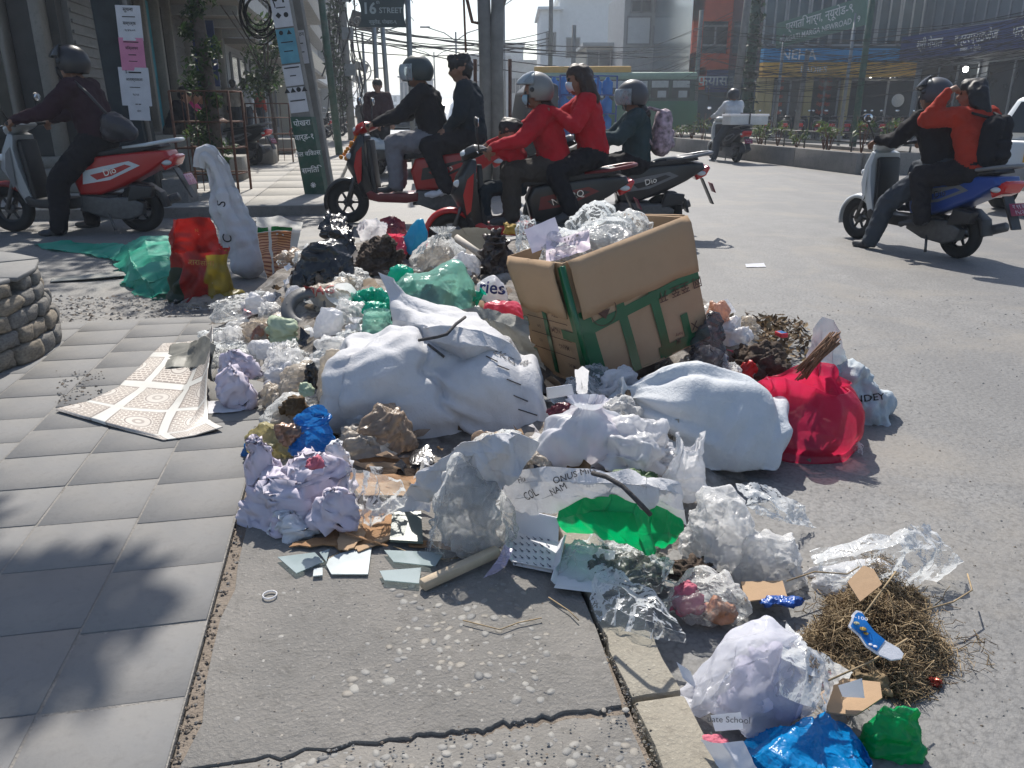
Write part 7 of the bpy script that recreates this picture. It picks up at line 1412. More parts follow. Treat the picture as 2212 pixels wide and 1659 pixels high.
fl = thing("marigold_garland", "orange marigold garland on the nose of the red scooter", "flowers", mat4=m2); r_ = random.Random(2)
for k in range(16):
 p = Vector((1.12 + .012 * k - .06 * (k % 2), .03 * math.sin(k * 1.9), .86 - .014 * k + .02)); MB().ball(p, r_.uniform(.016, .026), 8, 6).build("flower_head", pm("marigold", (.75, .26, .01), .6, .3, 40, .5, 80), fl)
# --- scooter 3: dark scooter, woman in grey helmet and woman with long hair
m3 = MT((0, 0, 0), math.pi + .06, .92); m3.translation = (.62, 6.95, ROAD)
scooter("black and red sport scooter carrying two women in red jackets behind the box", m3, P_BLACK, P_RED, P_DRED, apron=P_BLACK, mark="NTORQ", front_low=P_RED)
J = rider(.14, dx=-.02, dz=-.02); person("woman in red jacket and grey helmet driving the black and red scooter", m3, J, C_RED, C_OLIVE, M_SHOE, dict(col=H_GREY, visor=True, visor_up=True, vmat=M_VISORC), 'pony', HAIRB, mask=pm("mask_blue", (.35, .52, .60), .8, .1), group=None)
J = rider(.10, True, 'shoulders', dx=-.02, dz=.02, look=(1, .10, -.03)); J['el'][0] = (.14, .28, 1.20); J['wr'][0] = (.34, .20, 1.33); J['kn'][0] = (.30, .20, .80)
person("woman with long brown hair, white mask and loose red jacket riding pillion", m3, J, C_RED, C_DK, M_SHOE, None, 'long', HAIRB, mask=pm("mask_white", (.62, .66, .70), .8, .1), fat=1.18, group=None)
J = rider(.05, dx=.30, dz=-.12); J = {k: ([tuple(.72 * c for c in p) for p in v] if isinstance(v, list) else (v if k == 'look' else tuple(.72 * c for c in v))) for k, v in J.items()}
mc = m3 @ Matrix.Translation((.20, 0, .14)); J['wr'] = [(.62, s * .16, .86) for s in (1, -1)]; J['el'] = [(.52, s * .2, .80) for s in (1, -1)]
person("small child in red seated in front of the grey-helmeted woman", mc, J, C_RED, C_NAVY, M_SHOE, None, 'short', group=None, fat=.8)
# --- scooter 5: black scooter behind, rider with backpack
m5 = MT((0, 0, 0), math.pi, .96); m5.translation = (1.56, 8.3, ROAD)
scooter("black scooter with its tail and grab rail showing past the cardboard box", m5, P_BLACK, P_BLACK, P_GREY, mark="Dio")
J = rider(.04, dx=.02, dz=-.10); person("rider in dark teal jacket and smoked-visor helmet with a patterned backpack", m5, J, C_TEALC, C_DK, M_SHOE, dict(col=H_SILVER, visor=True, visor_up=False, vmat=M_VISORC), 'pony', group=None)
def backpack(label, M4, mat, c=(.06, 0, 1.12), s=1.0):
 t = thing("backpack", label, "backpack", mat4=M4); cx, cy_, cz = c
 fuse("shell", [((cx, -.06, cz - .16 * s), (cx - .01, -.06, cz + .14 * s), .11 * s, .09 * s, 0), ((cx, .06, cz - .16 * s), (cx - .01, .06, cz + .14 * s), .11 * s, .09 * s, 0)], [mat], t, .016, 3, .02, 6, 9)
 fuse("front_pocket", [((cx - .10 * s, -.06, cz - .14 * s), (cx - .10 * s, .06, cz - .14 * s), .05 * s, .05 * s, 0), ((cx - .10 * s, -.05, cz - .03 * s), (cx - .10 * s, .05, cz - .03 * s), .045 * s, .045 * s, 0)], [mat], t, .016, 3, .01, 7, 9)
 for sy in (-1, 1): MB().tube([(cx + .02, sy * .09, cz + .20 * s), (cx + .16, sy * .13, cz + .24 * s), (cx + .26, sy * .14, cz + .10 * s), (cx + .12, sy * .14, cz - .14 * s)], .014, 6).build("strap", mat, t)
 return t
backpack("pale pink patterned backpack on the rider in dark teal", m5, pm("pattern_pack", (.42, .32, .36), .7, .7, 22), (.06, 0, 1.08), .95)
# --- scooter 4: blue and white on the right, two riders
hd4 = math.pi / 2 + R(21)
m4 = MT(G(2066, 557, ROAD), hd4, .94)
scooter("blue and white scooter seen from behind on the open road at the right", m4, P_BLUE, P_WHITE, P_GREY, M_PLATE, "ग ९९ प", apron=P_WHITE)
J = rider(.20, dz=-.08, look=(1, .35, 0)); ground_foot(J, 'L', .70, .36); person("rider in black jacket and grey jeans on the blue scooter, foot on road", m4, J, C_DK, C_DENIM, M_SHOE, dict(col=H_SILVER, visor=True, visor_up=True), group=None)
J = rider(.14, True, 'thighs', dz=-.13, look=(.8, .6, 0)); J['el'][0] = (.26, .36, 1.22); J['wr'][0] = (.20, .24, 1.45); J['hand'] = [(-.1, -.5, .3), (.8, 0, -.5)]; J['kn'][0] = (.32, .26, .72); J['an'][0] = (.22, .27, .36); J['toe'][0] = (.4, .31, .34)
person("pillion in orange-red top shading her eyes with a raised hand", m4, J, C_RED2, C_DK, M_SHOE, None, 'long', group=None)
backpack("black backpack on the pillion in the orange-red top", m4, cloth("black_pack", (.014, .014, .018)), (-.16, 0, 1.06), .92)
# --- scooter 6: far, with white foam carton
m6 = MT(G(1590, 351, ROAD), math.pi / 2 + R(12), 1.05)
scooter("dark scooter carrying a white foam carton across the junction", m6, P_BLACK, P_WHITE, P_GREY, M_PLATE, "ग ८१ प", apron=P_WHITE)
J = rider(.10); ground_foot(J, 'L', .5, .34); person("distant rider in pale shirt and black helmet ahead of the white foam carton", m6, J, C_WHITE, C_DENIM, M_SHOEW, dict(col=H_BLACK, visor=False), group=None, voxel=.02)
fb = thing("foam_carton", "white foam carton strapped across the seat of the distant scooter", "carton", mat4=m6 @ Matrix.Translation((-.14, -.06, .86))); MB().box((0, 0, .10), (.42, .95, .2)).build("carton_body", M_SOLE, fb, bevel=.02); MB().box((0, 0, .215), (.45, .99, .05)).build("carton_lid", K_WHITE, fb, bevel=.02); MB().box((0, .0, .13), (.46, .03, .27)).build("strap", M_BLK, fb)
# ================================================================ the street around
B_STONE = concrete_mat("facade_stone", (.21, .195, .17), (.26, .245, .215), (.16, .15, .13), .2); B_DARK = pm("dark_cladding", (.06, .058, .055), .6, .3, 3, .1, 30, .3); B_GREY = concrete_mat("grey_render", (.30, .31, .31), (.38, .39, .39), (.22, .23, .23), .2)
B_WHITE = concrete_mat("white_render", (.60, .62, .62), (.68, .70, .70), (.48, .49, .49), .2); B_CREAM = concrete_mat("cream_render", (.48, .44, .34), (.55, .50, .40), (.38, .34, .27), .2); B_RED = pm("orange_red_cladding", (.58, .09, .035), .7, .12, 2, 0, 30, .2); B_YEL = pm("yellow_cladding", (.45, .36, .16), .6, .12, 2, 0, 30, .3)
B_GLASS = pm("dark_glass", (.018, .024, .027), .12, .2, 2, 0, 30, .35); B_GLASSB = pm("blue_glass", (.035, .07, .09), .15, .3, 1.5, 0, 30, .35); B_FRAME = pm("window_frame", (.20, .20, .20), .5, .1); B_SHUT = pm("grey_shutter", (.17, .165, .155), .5, .2, 3, 0, 30, .4, metal=.2)
B_TIN = pm("tin_roof", (.32, .33, .33), .45, .2, 2, 0, 30, .4, metal=.3); B_NAVY = pm("sign_navy", (.01, .03, .14), .4, .1); B_BLUE = pm("sign_blue", (.03, .24, .48), .5, .15, 3, spec=.2); B_AMBER = pm("sign_amber", (.62, .36, .07), .6, .12, 3, spec=.2); B_GRSIGN = pm("sign_green_board", (.12, .22, .17), .5, .15, 2); B_SIGNW = pm("sign_lettering", (.75, .76, .74), .5, .1); B_TEAL = pm("poster_teal", (.03, .26, .32), .4, .3, 4)
M_POLE = pm("concrete_pole", (.20, .195, .18), .8, .25, 5, .3, 50, .2); M_POLEG = pm("green_painted_pole", (.02, .075, .05), .6, .3, 6, .2, 50, .3, dirt=(.14, .14, .12), dirtamt=.6, ds=5); M_GALV = pm("galvanised_steel", (.24, .26, .27), .45, .2, 6, 0, 40, .5, metal=.5); M_CABLE = pm("black_cable", (.012, .012, .013), .9, .2, spec=.1); M_RUST = pm("rusty_iron", (.12, .055, .035), .7, .4, 20, .3, 60, .3); M_TRUNK = pm("grey_bark", (.12, .10, .085), .85, .35, 14, .8, 30, .2)
POST_W = pm("poster_white", (.58, .58, .60), .8, .1, 6, 0, 40, .2); POST_P = pm("poster_pink", (.60, .22, .34), .8, .1, 6, 0, 40, .2); POST_B = pm("poster_blue", (.12, .32, .40), .8, .2, 6, 0, 40, .2)
LEAF = [pm("leaf_green_%d" % i, c, .55, .3, 9, 0, 40, .4, transl=.3) for i, c in enumerate(((.035, .075, .02), (.055, .11, .028), (.02, .045, .014), (.10, .14, .035)))]
def leaves(name, clumps, parent, size=.07, n=240, seed=0, wts=(4, 3, 3, 1), stemmat=None):
 """leaf-sized faces through the crown's volume; clumps: (centre, radius)"""
 r = random.Random(seed); mb = MB()
 for c, R0 in clumps:
  for _ in range(int(n)):
   d = Vector((r.gauss(0, 1), r.gauss(0, 1), r.gauss(0, 1))).normalized() * R0 * r.random() ** .45; p = Vector(c) + Vector((d.x, d.y, d.z * .8)); s = size * r.uniform(.5, 1.3)
   e = Euler((r.uniform(-1, 1), r.uniform(-1, 1), r.uniform(0, 6.3))).to_matrix(); mb.add([p + e @ Vector(q) * s for q in ((-1, 0, 0), (0, -.42, .08), (1, 0, -.15), (0, .42, .08))], [(0, 1, 2), (0, 2, 3)], r.choices(range(4), wts)[0], True)
 return mb.build(name, LEAF, parent)
def bldg(name, label, p0, p1, depth, h, mat, wins=(), frame=B_FRAME, roof=None, base=None, cat="building"):
 """block whose front runs p0 -> p1 (left to right seen from the street); wins: (u0, u1, z0, z1, material[, nx]) fractions along the front and metres up"""
 p0, p1 = Vector(p0), Vector(p1); d = (p1 - p0); d.z = 0; L = d.length; d.normalize(); n = Vector((d.y, -d.x, 0)); o = Vector((p0.x, p0.y, ROAD)); M4 = Matrix((d, -n, Vector((0, 0, 1)))).transposed().to_4x4(); M4.translation = o
 t = thing(name, label, cat, mat4=M4)                     # local x along the front, y into the block, z up
 MB().box((L / 2, depth / 2, h / 2), (L, depth, h)).build("wall", mat, t)
 for w in wins:
  u0, u1, z0, z1, wm = w[:5]; nx = w[5] if len(w) > 5 else 1; x0, x1 = u0 * L, u1 * L; wo = MB().box(((x0 + x1) / 2, -.01, (z0 + z1) / 2), (x1 - x0, .06, z1 - z0)).build("window", wm, t); fw = min(.09, (x1 - x0) * .08)
  for k in range(nx + 1): x = x0 + (x1 - x0) * k / nx; MB().box((x, -.05, (z0 + z1) / 2), (fw, .06, z1 - z0 + fw)).build("mullion", frame, wo)
  for z in (z0, z1): MB().box(((x0 + x1) / 2, -.052, z), (x1 - x0 + fw, .056, fw)).build("rail", frame, wo)
 if roof: MB().box((L / 2, depth / 2 - .3, h + .12), (L + .6, depth + .6, .24)).build("roof", roof, t)
 return t, L
def post(name, label, a, b, ra, rb, mat, seg=10, cat="pole", sq=False):
 t = thing(name, label, cat, a); mb = MB(); a, b = Vector(a), Vector(b); mb.tube([Vector(), (b - a) * .5, b - a], [ra, (ra + rb) / 2, rb], 4 if sq else seg, smooth=not sq); mb.build("shaft", mat, t); return t
def pixpost(name, label, x, ybase, ytop, Y, r, mat, lean=0.0, z0=ROAD, **kw):
 d = ray(x, 240); b = Vector((d.x / d.y * Y, Y, z0)); top = CAM_H + (240 - ytop) / FOC * Y * 1.04; return post(name, label, b, b + Vector((lean, 0, max(top - z0, 1.5))), r, r * .8, mat, **kw)
SLs = [(WZ - ROAD)]
LB = G(366, 418, WZ); lu, lv = (LB - Vector((W0.x, W0.y, WZ))).dot(SU), (LB - Vector((W0.x, W0.y, WZ))).dot(SV)
# ---------------------------------------------------------------- corner shop building on the left
def corner_shop():
 c = S(lu + 1.6, lv - 1.5); t = thing("corner_building", "dim corner shop building with pale columns, shutters and stone steps", "building", Vector((c.x, c.y, ROAD))); o = Vector((c.x, c.y, 0)); X, Yv = SV, SU; z0 = .13 + .45
 M = lambda u, v, z: Vector((u * SU.x + v * SV.x, u * SU.y + v * SV.y, z)); rz = -SAZ; H = 9.0
 def bx(name, u, v, z, du, dv, dz, mat, bev=0.0): return MB().box((0, 0, 0), (dv, du, dz), 0).build(name, mat, t, bevel=bev, seg=1, loc=M(u, v, z)).__setattr__("rotation_euler", (0, 0, rz))
 bx("wall", 7.0, -4.6, H / 2, 14, 9, H, B_DARK)
 # side facing the camera (u = 0): columns, glass bays
 for k in range(17):
  v = -.3 - k * .5; bx("column", -.13, v, 2.4, .30, .08 if k % 2 else .15, 4.2, B_STONE, .02)
  if k < 16: bx("pane", -.02, v - .25, 2.3, .06, .36, 3.4, B_GLASS if k % 2 else B_DARK); bx("panel", -.04, v - .25, .78, .08, .38, .4, B_DARK)
 bx("lintel", -.1, -4.6, 4.7, .34, 9.1, .5, B_STONE)
 for k in range(3): bx("step", -.45 - .32 * (2 - k) * 1.0, -4.2, .13 + .15 * k + .075 - .0, .34 + .0, 9.0, .15, B_STONE, .01)
 # street side: shutters, doors, signs
 for k, (u, w, mt, nm) in enumerate(((1.2, 1.9, B_SHUT, "shutter"), (3.3, 1.3, B_DARK, "doorway"), (4.6, .9, B_TEAL, "poster_panel"), (5.7, .8, B_GLASS, "door"), (7.2, 1.6, B_SHUT, "shutter"), (9.2, 1.8, B_GLASS, "shop_window"), (11.4, 1.9, B_SHUT, "shutter"))):
  bx(nm, u, -.06, 1.95, w, .10, 2.75, mt)
  if mt is B_SHUT:
   for i in range(18): bx("slat", u, .004, .70 + i * .15, w - .06, .03, .05, B_SHUT)
  bx("column", u + w / 2 + .12, .02, 2.1, .16, .28, 3.2, B_STONE, .01)
 bx("sign_panel", 8.35, .35, 2.55, .06, .62, 1.5, B_NAVY)
 so = decal(t, "SAMSUNG", .26, frame4(M(8.30, .35, 2.55), (0, 0, -1), SV), B_SIGNW, .01)
 bx("canopy", 7.0, .75, 3.55, 14.2, 1.8, .14, B_STONE, .01); bx("canopy_edge", 7.0, 1.68, 3.62, 14.2, .10, .34, B_GREY)
 for k in range(5): bx("canopy_bracket", 1.2 + k * 2.9, .7, 3.38, .12, 1.5, .2, B_GREY)
 for k in range(3): bx("step", 7.0, .35 + .36 * (2 - k), .13 + .15 * k + .075, 14.2, .36 + (0 if k < 2 else .1), .15, B_STONE, .01)
 for k, u in enumerate((.9, 5.2, 9.6)): bx("stair_block", u, 1.75, .32, .8, .9, .38, B_STONE, .015)
corner_shop()
# blocks further down the left side
bl = [(16.5, 29, -2.0, 10.5, B_GREY, 'grey'), (29.5, 44, -1.4, 12.0, B_CREAM, 'cream'), (45, 66, -2.2, 11.0, B_WHITE, 'white'), (67, 100, -1.5, 13.5, B_GREY, 'far grey'), (101, 170, -2.2, 12.5, B_WHITE, 'far white')]
for (u0, u1, v, h, mt, nm) in bl:
 a, b = S(u1, lv + v + .6), S(u0, lv + v + .6); n = max(3, int((u1 - u0) / 3.2)); W = []
 a, b = S(u0, lv + v + .6), S(u1, lv + v + .6)
 for i in range(n):
  f0, f1 = (i + .14) / n, (i + .86) / n; W.append((f0, f1, .5, 2.9, B_SHUT if i % 2 else B_GLASS, 2))
  for fl_ in range(1, int(h // 3)): W.append(((i + .22) / n, (i + .78) / n, fl_ * 3.1 + .9, fl_ * 3.1 + 2.4, B_GLASS, 2))
 t, L = bldg("street_building", "%s rendered multi-storey building with shutters along the left sidewalk" % nm, a, b, 9, h, mt, W, roof=B_GREY)
 for fl_ in range(1, int(h // 3)): MB().box((L / 2, -.45, fl_ * 3.1 + .1), (L, .9, .16)).build("balcony_slab", B_STONE, t); MB().box((L / 2, -.88, fl_ * 3.1 + .55), (L, .05, .75)).build("balcony_panel", mt if fl_ % 2 else B_STONE, t)
# ---------------------------------------------------------------- pillar with torn notices, leaning poles
def notice(parent, M4, w, h, mat, lines, seed):
 r = random.Random(seed); v = [(x * w / 2, y * h / 2, .002 + r.uniform(0, .004)) for y in (-1, -.33, .33, 1) for x in (-1, -.33, .33, 1)]
 o = obj("notice", npmesh("notice", v, gridfaces(4, 4, wrap=False)), parent, mat); o.matrix_local = M4
 for i, (tx, s) in enumerate(lines): decal(o, tx, s, Matrix.Translation((0, h * (.38 - .78 * i / max(1, len(lines) - .0)), .009)), INK, .01)
 return o
def pillar():
 b = Vector((0, 0, 0)); base = G(318, 436, WZ); t = thing("notice_pillar", "dark square concrete pillar covered with torn paper notices", "pillar", base)
 mb = MB(); lean = Vector((-.10, .0, 0)); secs = []
 for z, w, d in ((0, .19, .17), (2, .17, .155), (5.5, .15, .13)):
  c = lean * z * .35; secs.append([c + Vector((x * w, y * d, z)) for x, y in ((-1, -1), (1, -1), (1, 1), (-1, 1))])
 v = [p for s in secs for p in s]; f = [(i * 4 + k, i * 4 + (k + 1) % 4, (i + 1) * 4 + (k + 1) % 4, (i + 1) * 4 + k) for i in range(2) for k in range(4)] + [(8, 9, 10, 11)]
 mb.add(v, f); mb.build("shaft", pm("pillar_dark", (.022, .03, .034), .7, .4, 4, .2, 40, .25), t, bevel=.012)
 MB().tube([Vector((.20, -.05, 0)), Vector((.18 - .07, -.05, 2)), Vector((.16 - .19, -.05, 5.5))], [.035, .033, .03], 8).build("sunlit_side_strip", M_POLE, t)  # paler tube added along the right edge, standing in for the pillar's sunlit side
 MB().box((.42, .05, .12), (.32, .34, .34)).build("footing", M_MEDIAN, t, bevel=.03)
 k = ppm(base); fr = lambda x, z: frame4((x + lean.x * z * .35, -.17 + z * .0082 - .01, z), (1, 0, -.03), (0, .008, 1))
 for (px0, py0, px1, py1, mt, ls, sd) in ((255, 18, 305, 82, POST_W, [("सूचना", .055), ("▬▬▬▬▬", .03), ("सम्पर्क", .05), ("९८४६-०२", .035)], 1), (262, 87, 312, 148, POST_P, [("▬▬▬▬▬", .035), ("विज्ञापन", .04), ("▬▬▬", .03), ("▬▬▬▬", .025)], 2), (262, 151, 324, 224, POST_W, [("S ▬▬▬", .05), ("आवश्यकता", .045), ("▬▬▬▬▬", .025), ("९८५६", .035)], 3), (280, 222, 324, 258, POST_W, [("▬ ▬", .03), ("फोन", .03)], 4)):
  cx, cyy = (px0 + px1) / 2, (py0 + py1) / 2; p = atY(cx, cyy, base.y - .17); w, h = (px1 - px0) / k * .98, (py1 - py0) / k; z = p.z - base.z; notice(t, frame4((p.x - base.x, -.19 + z * .0082, z), (1, 0, -.03), (-.03, .008, 1)), w, h, mt, ls, sd)
pillar()
def lean_poles():
 for i, (x0, x1, Y, w, lb, mt) in enumerate(((672, 608, 11.35, .135, "leaning green painted pole pasted with notices and white lettering", M_POLEG), (690, 634, 11.75, .125, "dark leaning pole behind the green painted pole", M_POLE))):
  b = atY(x0, 240, Y); b.z = ROAD + .05; tp = atY(x1, 0, Y); d = (tp - b); tp = b + d * 1.6; t = thing("leaning_pole", lb, "pole", b); secs = []
  for q, s in ((0, 1.05), (.5, .92), (1, .78)):
   c = (tp - b) * q; secs.append([c + Vector((x * w * s, y * w * .8 * s, 0)) for x, y in ((-1, -1), (1, -1), (1, 1), (-1, 1))])
  v = [p for s in secs for p in s]; f = [(k * 4 + j, k * 4 + (j + 1) % 4, (k + 1) * 4 + (j + 1) % 4, (k + 1) * 4 + j) for k in range(2) for j in range(4)] + [(8, 9, 10, 11)]
  MB().add(v, f).build("shaft", mt if i else M_POLE, t, bevel=.01)
  dn = (tp - b).normalized(); kk = FOC / (Y * _cp + .35); xd = Vector((1, 0, 0)); fr = lambda q: frame4((tp - b) * q + Vector((0, -w * .8 * (1.05 - .27 * q) - .012, 0)), xd - dn * xd.dot(dn), dn)
  Lz = (tp - b).length
  if i == 0:
   MB().add([Vector((x * w * 1.062, y * w * .86, 0)) + (tp - b) * q for q in (0, .27) for x, y in ((-1, -1), (1, -1), (1, 1), (-1, 1))], [(j, (j + 1) % 4, 4 + (j + 1) % 4, 4 + j) for j in range(4)]).build("green_paint", M_POLEG, t)
   for k, (tx, z) in enumerate((("पोखरा", 1.02), ("वार्ड-१", .84), ("टोल विकास", .62), ("समिति", .40), ("❋", .2))): decal(t, tx, .10 if k != 2 else .085, fr(z / Lz), B_SIGNW, .01)
   for k, (z0, z1, mt_, ls) in enumerate(((2.62, 3.0, POST_W, [("NEXT", .09), ("नेपाल पोखरा", .05)]), (2.22, 2.60, POST_W, [("● ▮", .08), ("▬▬▬", .04), ("◆ ●", .08)]), (1.78, 2.20, POST_B, [("●  ▲", .07), ("▬▬▬▬", .04), ("▬▬▬", .04)]), (1.50, 1.76, POST_W, [("▬▬▬▬", .05), ("▬▬", .04)]), (1.16, 1.48, POST_W, [("▲▲●▲", .08), ("▬▬▬▬", .05)]))): notice(t, fr((z0 + z1) / 2 / Lz), w * 1.82, z1 - z0, mt_, ls, k)
  else: notice(t, fr(2.0 / Lz), w * 1.6, .42, POST_W, [("सङ्गठन", .06), ("▬▬▬", .04), ("▬▬▬", .04)], 9)
  # tangle of cable looped on the pole
  if i == 0:
   r = random.Random(3)
   for k in range(9):
    c = (tp - b) * .62 + Vector((-.30, -.05, -.02 * k)); rr = r.uniform(.20, .36); tag(MB().tube([c + b + Vector((rr * .8 * math.cos(a), .06 * math.sin(a * 2 + k), rr * math.sin(a) - .05)) for a in np.linspace(0, 6.28, 26)], .009, 5, cap=False).build("cable_coil", M_CABLE), "black cable coil hanging on the leaning green pole", "cable", "cable coils on the leaning pole")
lean_poles()
# ---------------------------------------------------------------- street trees with iron guards
def street_tree(label, px, py, H, trunk_r, clumps, guard=True, vine=True, seed=0, lsize=.08, ln=260, gh=1.35, gw=.40):
 b = G(px, py, WZ); t = thing("street_tree", label, "tree", b); r = random.Random(seed)
 pts = [Vector((.05 * math.sin(k * .9), .03 * math.cos(k), H * k / 6)) for k in range(7)]; MB().tube(pts, [trunk_r * (1 - .5 * k / 6) for k in range(7)], 10).build("trunk", M_TRUNK, t)
 for k in range(5):
  a = k * 1.3; q = pts[-1]; e = q + Vector((.9 * math.cos(a), .9 * math.sin(a), .7)); MB().tube([pts[4], (pts[4] + e) / 2 + Vector((0, 0, .15)), e], [trunk_r * .45, trunk_r * .3, .015], 6).build("branch", M_TRUNK, t)
 leaves("crown", clumps, t, lsize, ln, seed)
 if vine: leaves("climbing_leaves", [(Vector((.12 * math.sin(k * 2.1), -.08 + .05 * math.cos(k * 1.7), .35 + k * .22)), .20 + .07 * math.sin(k * 1.3)) for k in range(int(2.9 / .22))], t, .055, 130, seed + 1)
 if guard:
  for x in (-1, 1):
   for y in (-1, 1): MB().tube([(x * gw, y * gw * .7, -.02), (x * gw, y * gw * .7, gh)], .018, 6).build("guard_post", M_RUST, t)
  for z in (.25, .6, .95, gh): MB().tube([(-gw, -gw * .7, z), (gw, -gw * .7, z), (gw, gw * .7, z), (-gw, gw * .7, z), (-gw, -gw * .7, z)], .011, 5).build("guard_hoop", M_RUST, t)
  for k in range(5): MB().tube([(-gw + gw * .4 * k, -gw * .7, .02), (-gw + gw * .4 * k, -gw * .7, gh)], .007, 4).build("guard_bar", M_RUST, t)
 return t
rr_ = random.Random(17)
street_tree("vine-covered street tree in a rusty iron guard beside the shop steps", 470, 412, 4.6, .11, [(Vector((rr_.uniform(-1.9, 2.1), rr_.uniform(-1.6, 1.4), rr_.uniform(3.6, 5.8))), rr_.uniform(.5, .85)) for _ in range(20)], seed=3, ln=190, lsize=.10)
street_tree("small leafy shrub tree in a red-brown iron guard on the sidewalk", 597, 348, 2.5, .05, [(Vector((rr_.uniform(-.4, .4), rr_.uniform(-.3, .3), rr_.uniform(1.5, 2.9))), .4) for _ in range(7)], seed=5, ln=150, vine=False, gh=1.25, gw=.48)
# the planter's own tree, its crown above the picture
def planter_tree():
 b = PLANTER + Vector((0, 0, .38)); t = thing("planter_tree", "tree growing from the round stone planter", "tree", b); r = random.Random(8)
 MB().tube([Vector((0, 0, 0)), Vector((.1, .2, 1.2)), Vector((.35, .7, 2.4)), Vector((.8, 1.3, 3.3))], [.10, .085, .07, .05], 10).build("trunk", M_TRUNK, t)
 cl = [(Vector((r.uniform(.45, 1.6), r.uniform(1.75, 2.8), r.uniform(4.3, 4.9))), r.uniform(.2, .36)) for _ in range(21)] + [(Vector((.5, 3.0, 4.6)), .25), (Vector((.4, 2.0, 4.4)), .3)]
 for c, q in cl[::2]: MB().tube([Vector((.35, .7, 2.4)), (Vector((.35, .7, 2.4)) + c) / 2 + Vector((0, 0, .2)), c], [.04, .025, .01], 6).build("branch", M_TRUNK, t)
 leaves("crown", cl, t, .075, 420, 4)
planter_tree()
# ---------------------------------------------------------------- poles, lamps, the 16th Street sign
pixpost("utility_pole", "slim green utility pole standing on the left sidewalk", 727, 337, -60, 21.5, .10, M_POLEG, lean=-.25, z0=WZ)
cp = pixpost("utility_pole", "utility pole thick with hanging cables beside the left sidewalk", 757, 293, -80, 33, .16, M_POLE, lean=-.1, z0=WZ)
r_ = random.Random(6)
for k in range(46):
 z0 = r_.uniform(2.0, 7.2); p = Vector((r_.uniform(-.75, .5), r_.uniform(-.4, .2), z0)); L = r_.uniform(.6, 2.4); MB().tube([p, p + Vector((r_.uniform(-.2, .2), 0, -L * .55)), p + Vector((r_.uniform(-.4, .3), 0, -L))], r_.uniform(.012, .035), 4, cap=False).build("hanging_cable", M_CABLE, cp)
leaves("creeper", [(Vector((-.4 + .1 * math.sin(k), -.2, 1.2 + k * .5)), .45) for k in range(11)], cp, .12, 90, 12, (1, 0, 6, 0))
for z in (2.6, 3.9, 5.2): MB().box((.12, -.2, z), (.42, .12, .42)).build("meter_box", M_GALV, cp)
pixpost("steel_pole", "thick steel pole under the street name sign", 817, 250, -40, 17.5, .055, M_GALV, z0=WZ); pixpost("steel_pole", "second steel pole right of the thick steel pole", 842, 250, -40, 20, .062, M_GALV, lean=-.12, z0=WZ)
def street_sign():
 Y = 14.5; c = atY(826, 27, Y); t = thing("street_name_sign", "dark scrolled metal sign reading 16th STREET on a steel pole", "sign", Vector((atY(890, 240, Y).x, Y, WZ))); o = Vector(t.location); k = FOC / (Y * _cp + .8); W, H = 84 / k, 53 / k
 pole = MB().tube([Vector((0, 0, 0)), Vector((0, 0, c.z + 1.2))], .045, 12).build("pole", M_GALV, t)
 lc = c - o; pts = []
 for sx in (1, -1):
  for q in np.linspace(0, 1, 9): a = (q - .5) * 2 * sx; pts.append((sx * (W / 2 + W * .09 * abs(a) ** 3), -a * H / 2))
 MB().prism(pts, -.012, .012, M=frame4(lc, (1, 0, 0), (0, 0, 1))).build("sign_board", pm("sign_slate", (.04, .065, .075), .5, .1), t)
 fz = lambda x, z: frame4(lc + Vector((x, -.016, z)), (1, 0, 0), (0, 0, 1)); LT = pm("sign_pale_letters", (.33, .40, .43), .5, .1)
 decal(t, "16", H * .52, fz(-W * .30, H * .12), LT, .03); decal(t, "th", H * .16, fz(-W * .09, H * .34), LT, .01); decal(t, "STREET", H * .265, fz(W * .20, H * .06), LT, .012); decal(t, "न्यूरोड, पोखरा-९", H * .17, fz(0, -H * .33), LT, .01)
 for z in (H * .49, -H * .49): MB().tube([lc + Vector((-W * .6, 0, z)), Vector((0, 0, (lc.z + z)))], .010, 6).build("bracket", M_GALV, t)
 for sx in (1, -1):
  for sz in (1, -1):
   q = [lc + Vector((sx * (W * .50 + .075 + (.085 - .011 * a) * math.cos(a * sx + (0 if sx > 0 else math.pi))), 0, sz * (H * .30) + (.085 - .011 * a) * math.sin(a))) for a in np.linspace(0, 7, 30)]; MB().tube(q, .007, 6).build("scroll", M_GALV, t)
street_sign()
def lamp(label, px, Y, top, arms, solar=False):
 b = atY(px, 240, Y); b.z = WZ if px < 850 else ROAD; t = thing("street_lamp", label, "street lamp", b, group="street lamps"); z = CAM_H + (240 - top) / FOC * Y - b.z
 MB().tube([Vector(), Vector((0, 0, z))], [.09, .05], 10).build("pole", M_GALV, t)
 for s in arms: MB().tube([Vector((0, 0, z - .5)), Vector((s * .7, 0, z - .05)), Vector((s * 1.7, 0, z + .25))], .035, 6).build("arm", M_GALV, t); MB().box((s * 1.85, 0, z + .27), (.6, .22, .09)).build("lamp_head", M_GALV, t, bevel=.02)
 if solar:
  o = MB().box((0, 0, 0), (1.3, .05, .9)).build("solar_panel", B_GLASS, t, loc=(.15, 0, z + .4)); o.rotation_euler = (.9, .25, .3); MB().tube([Vector((.0, 0, z - 1.6)) + Vector((.55 * math.cos(a) - .25, 0, .5 * math.sin(a))) for a in np.linspace(0, 6.28, 18)], .03, 5).build("lamp_ring", M_GALV, t)
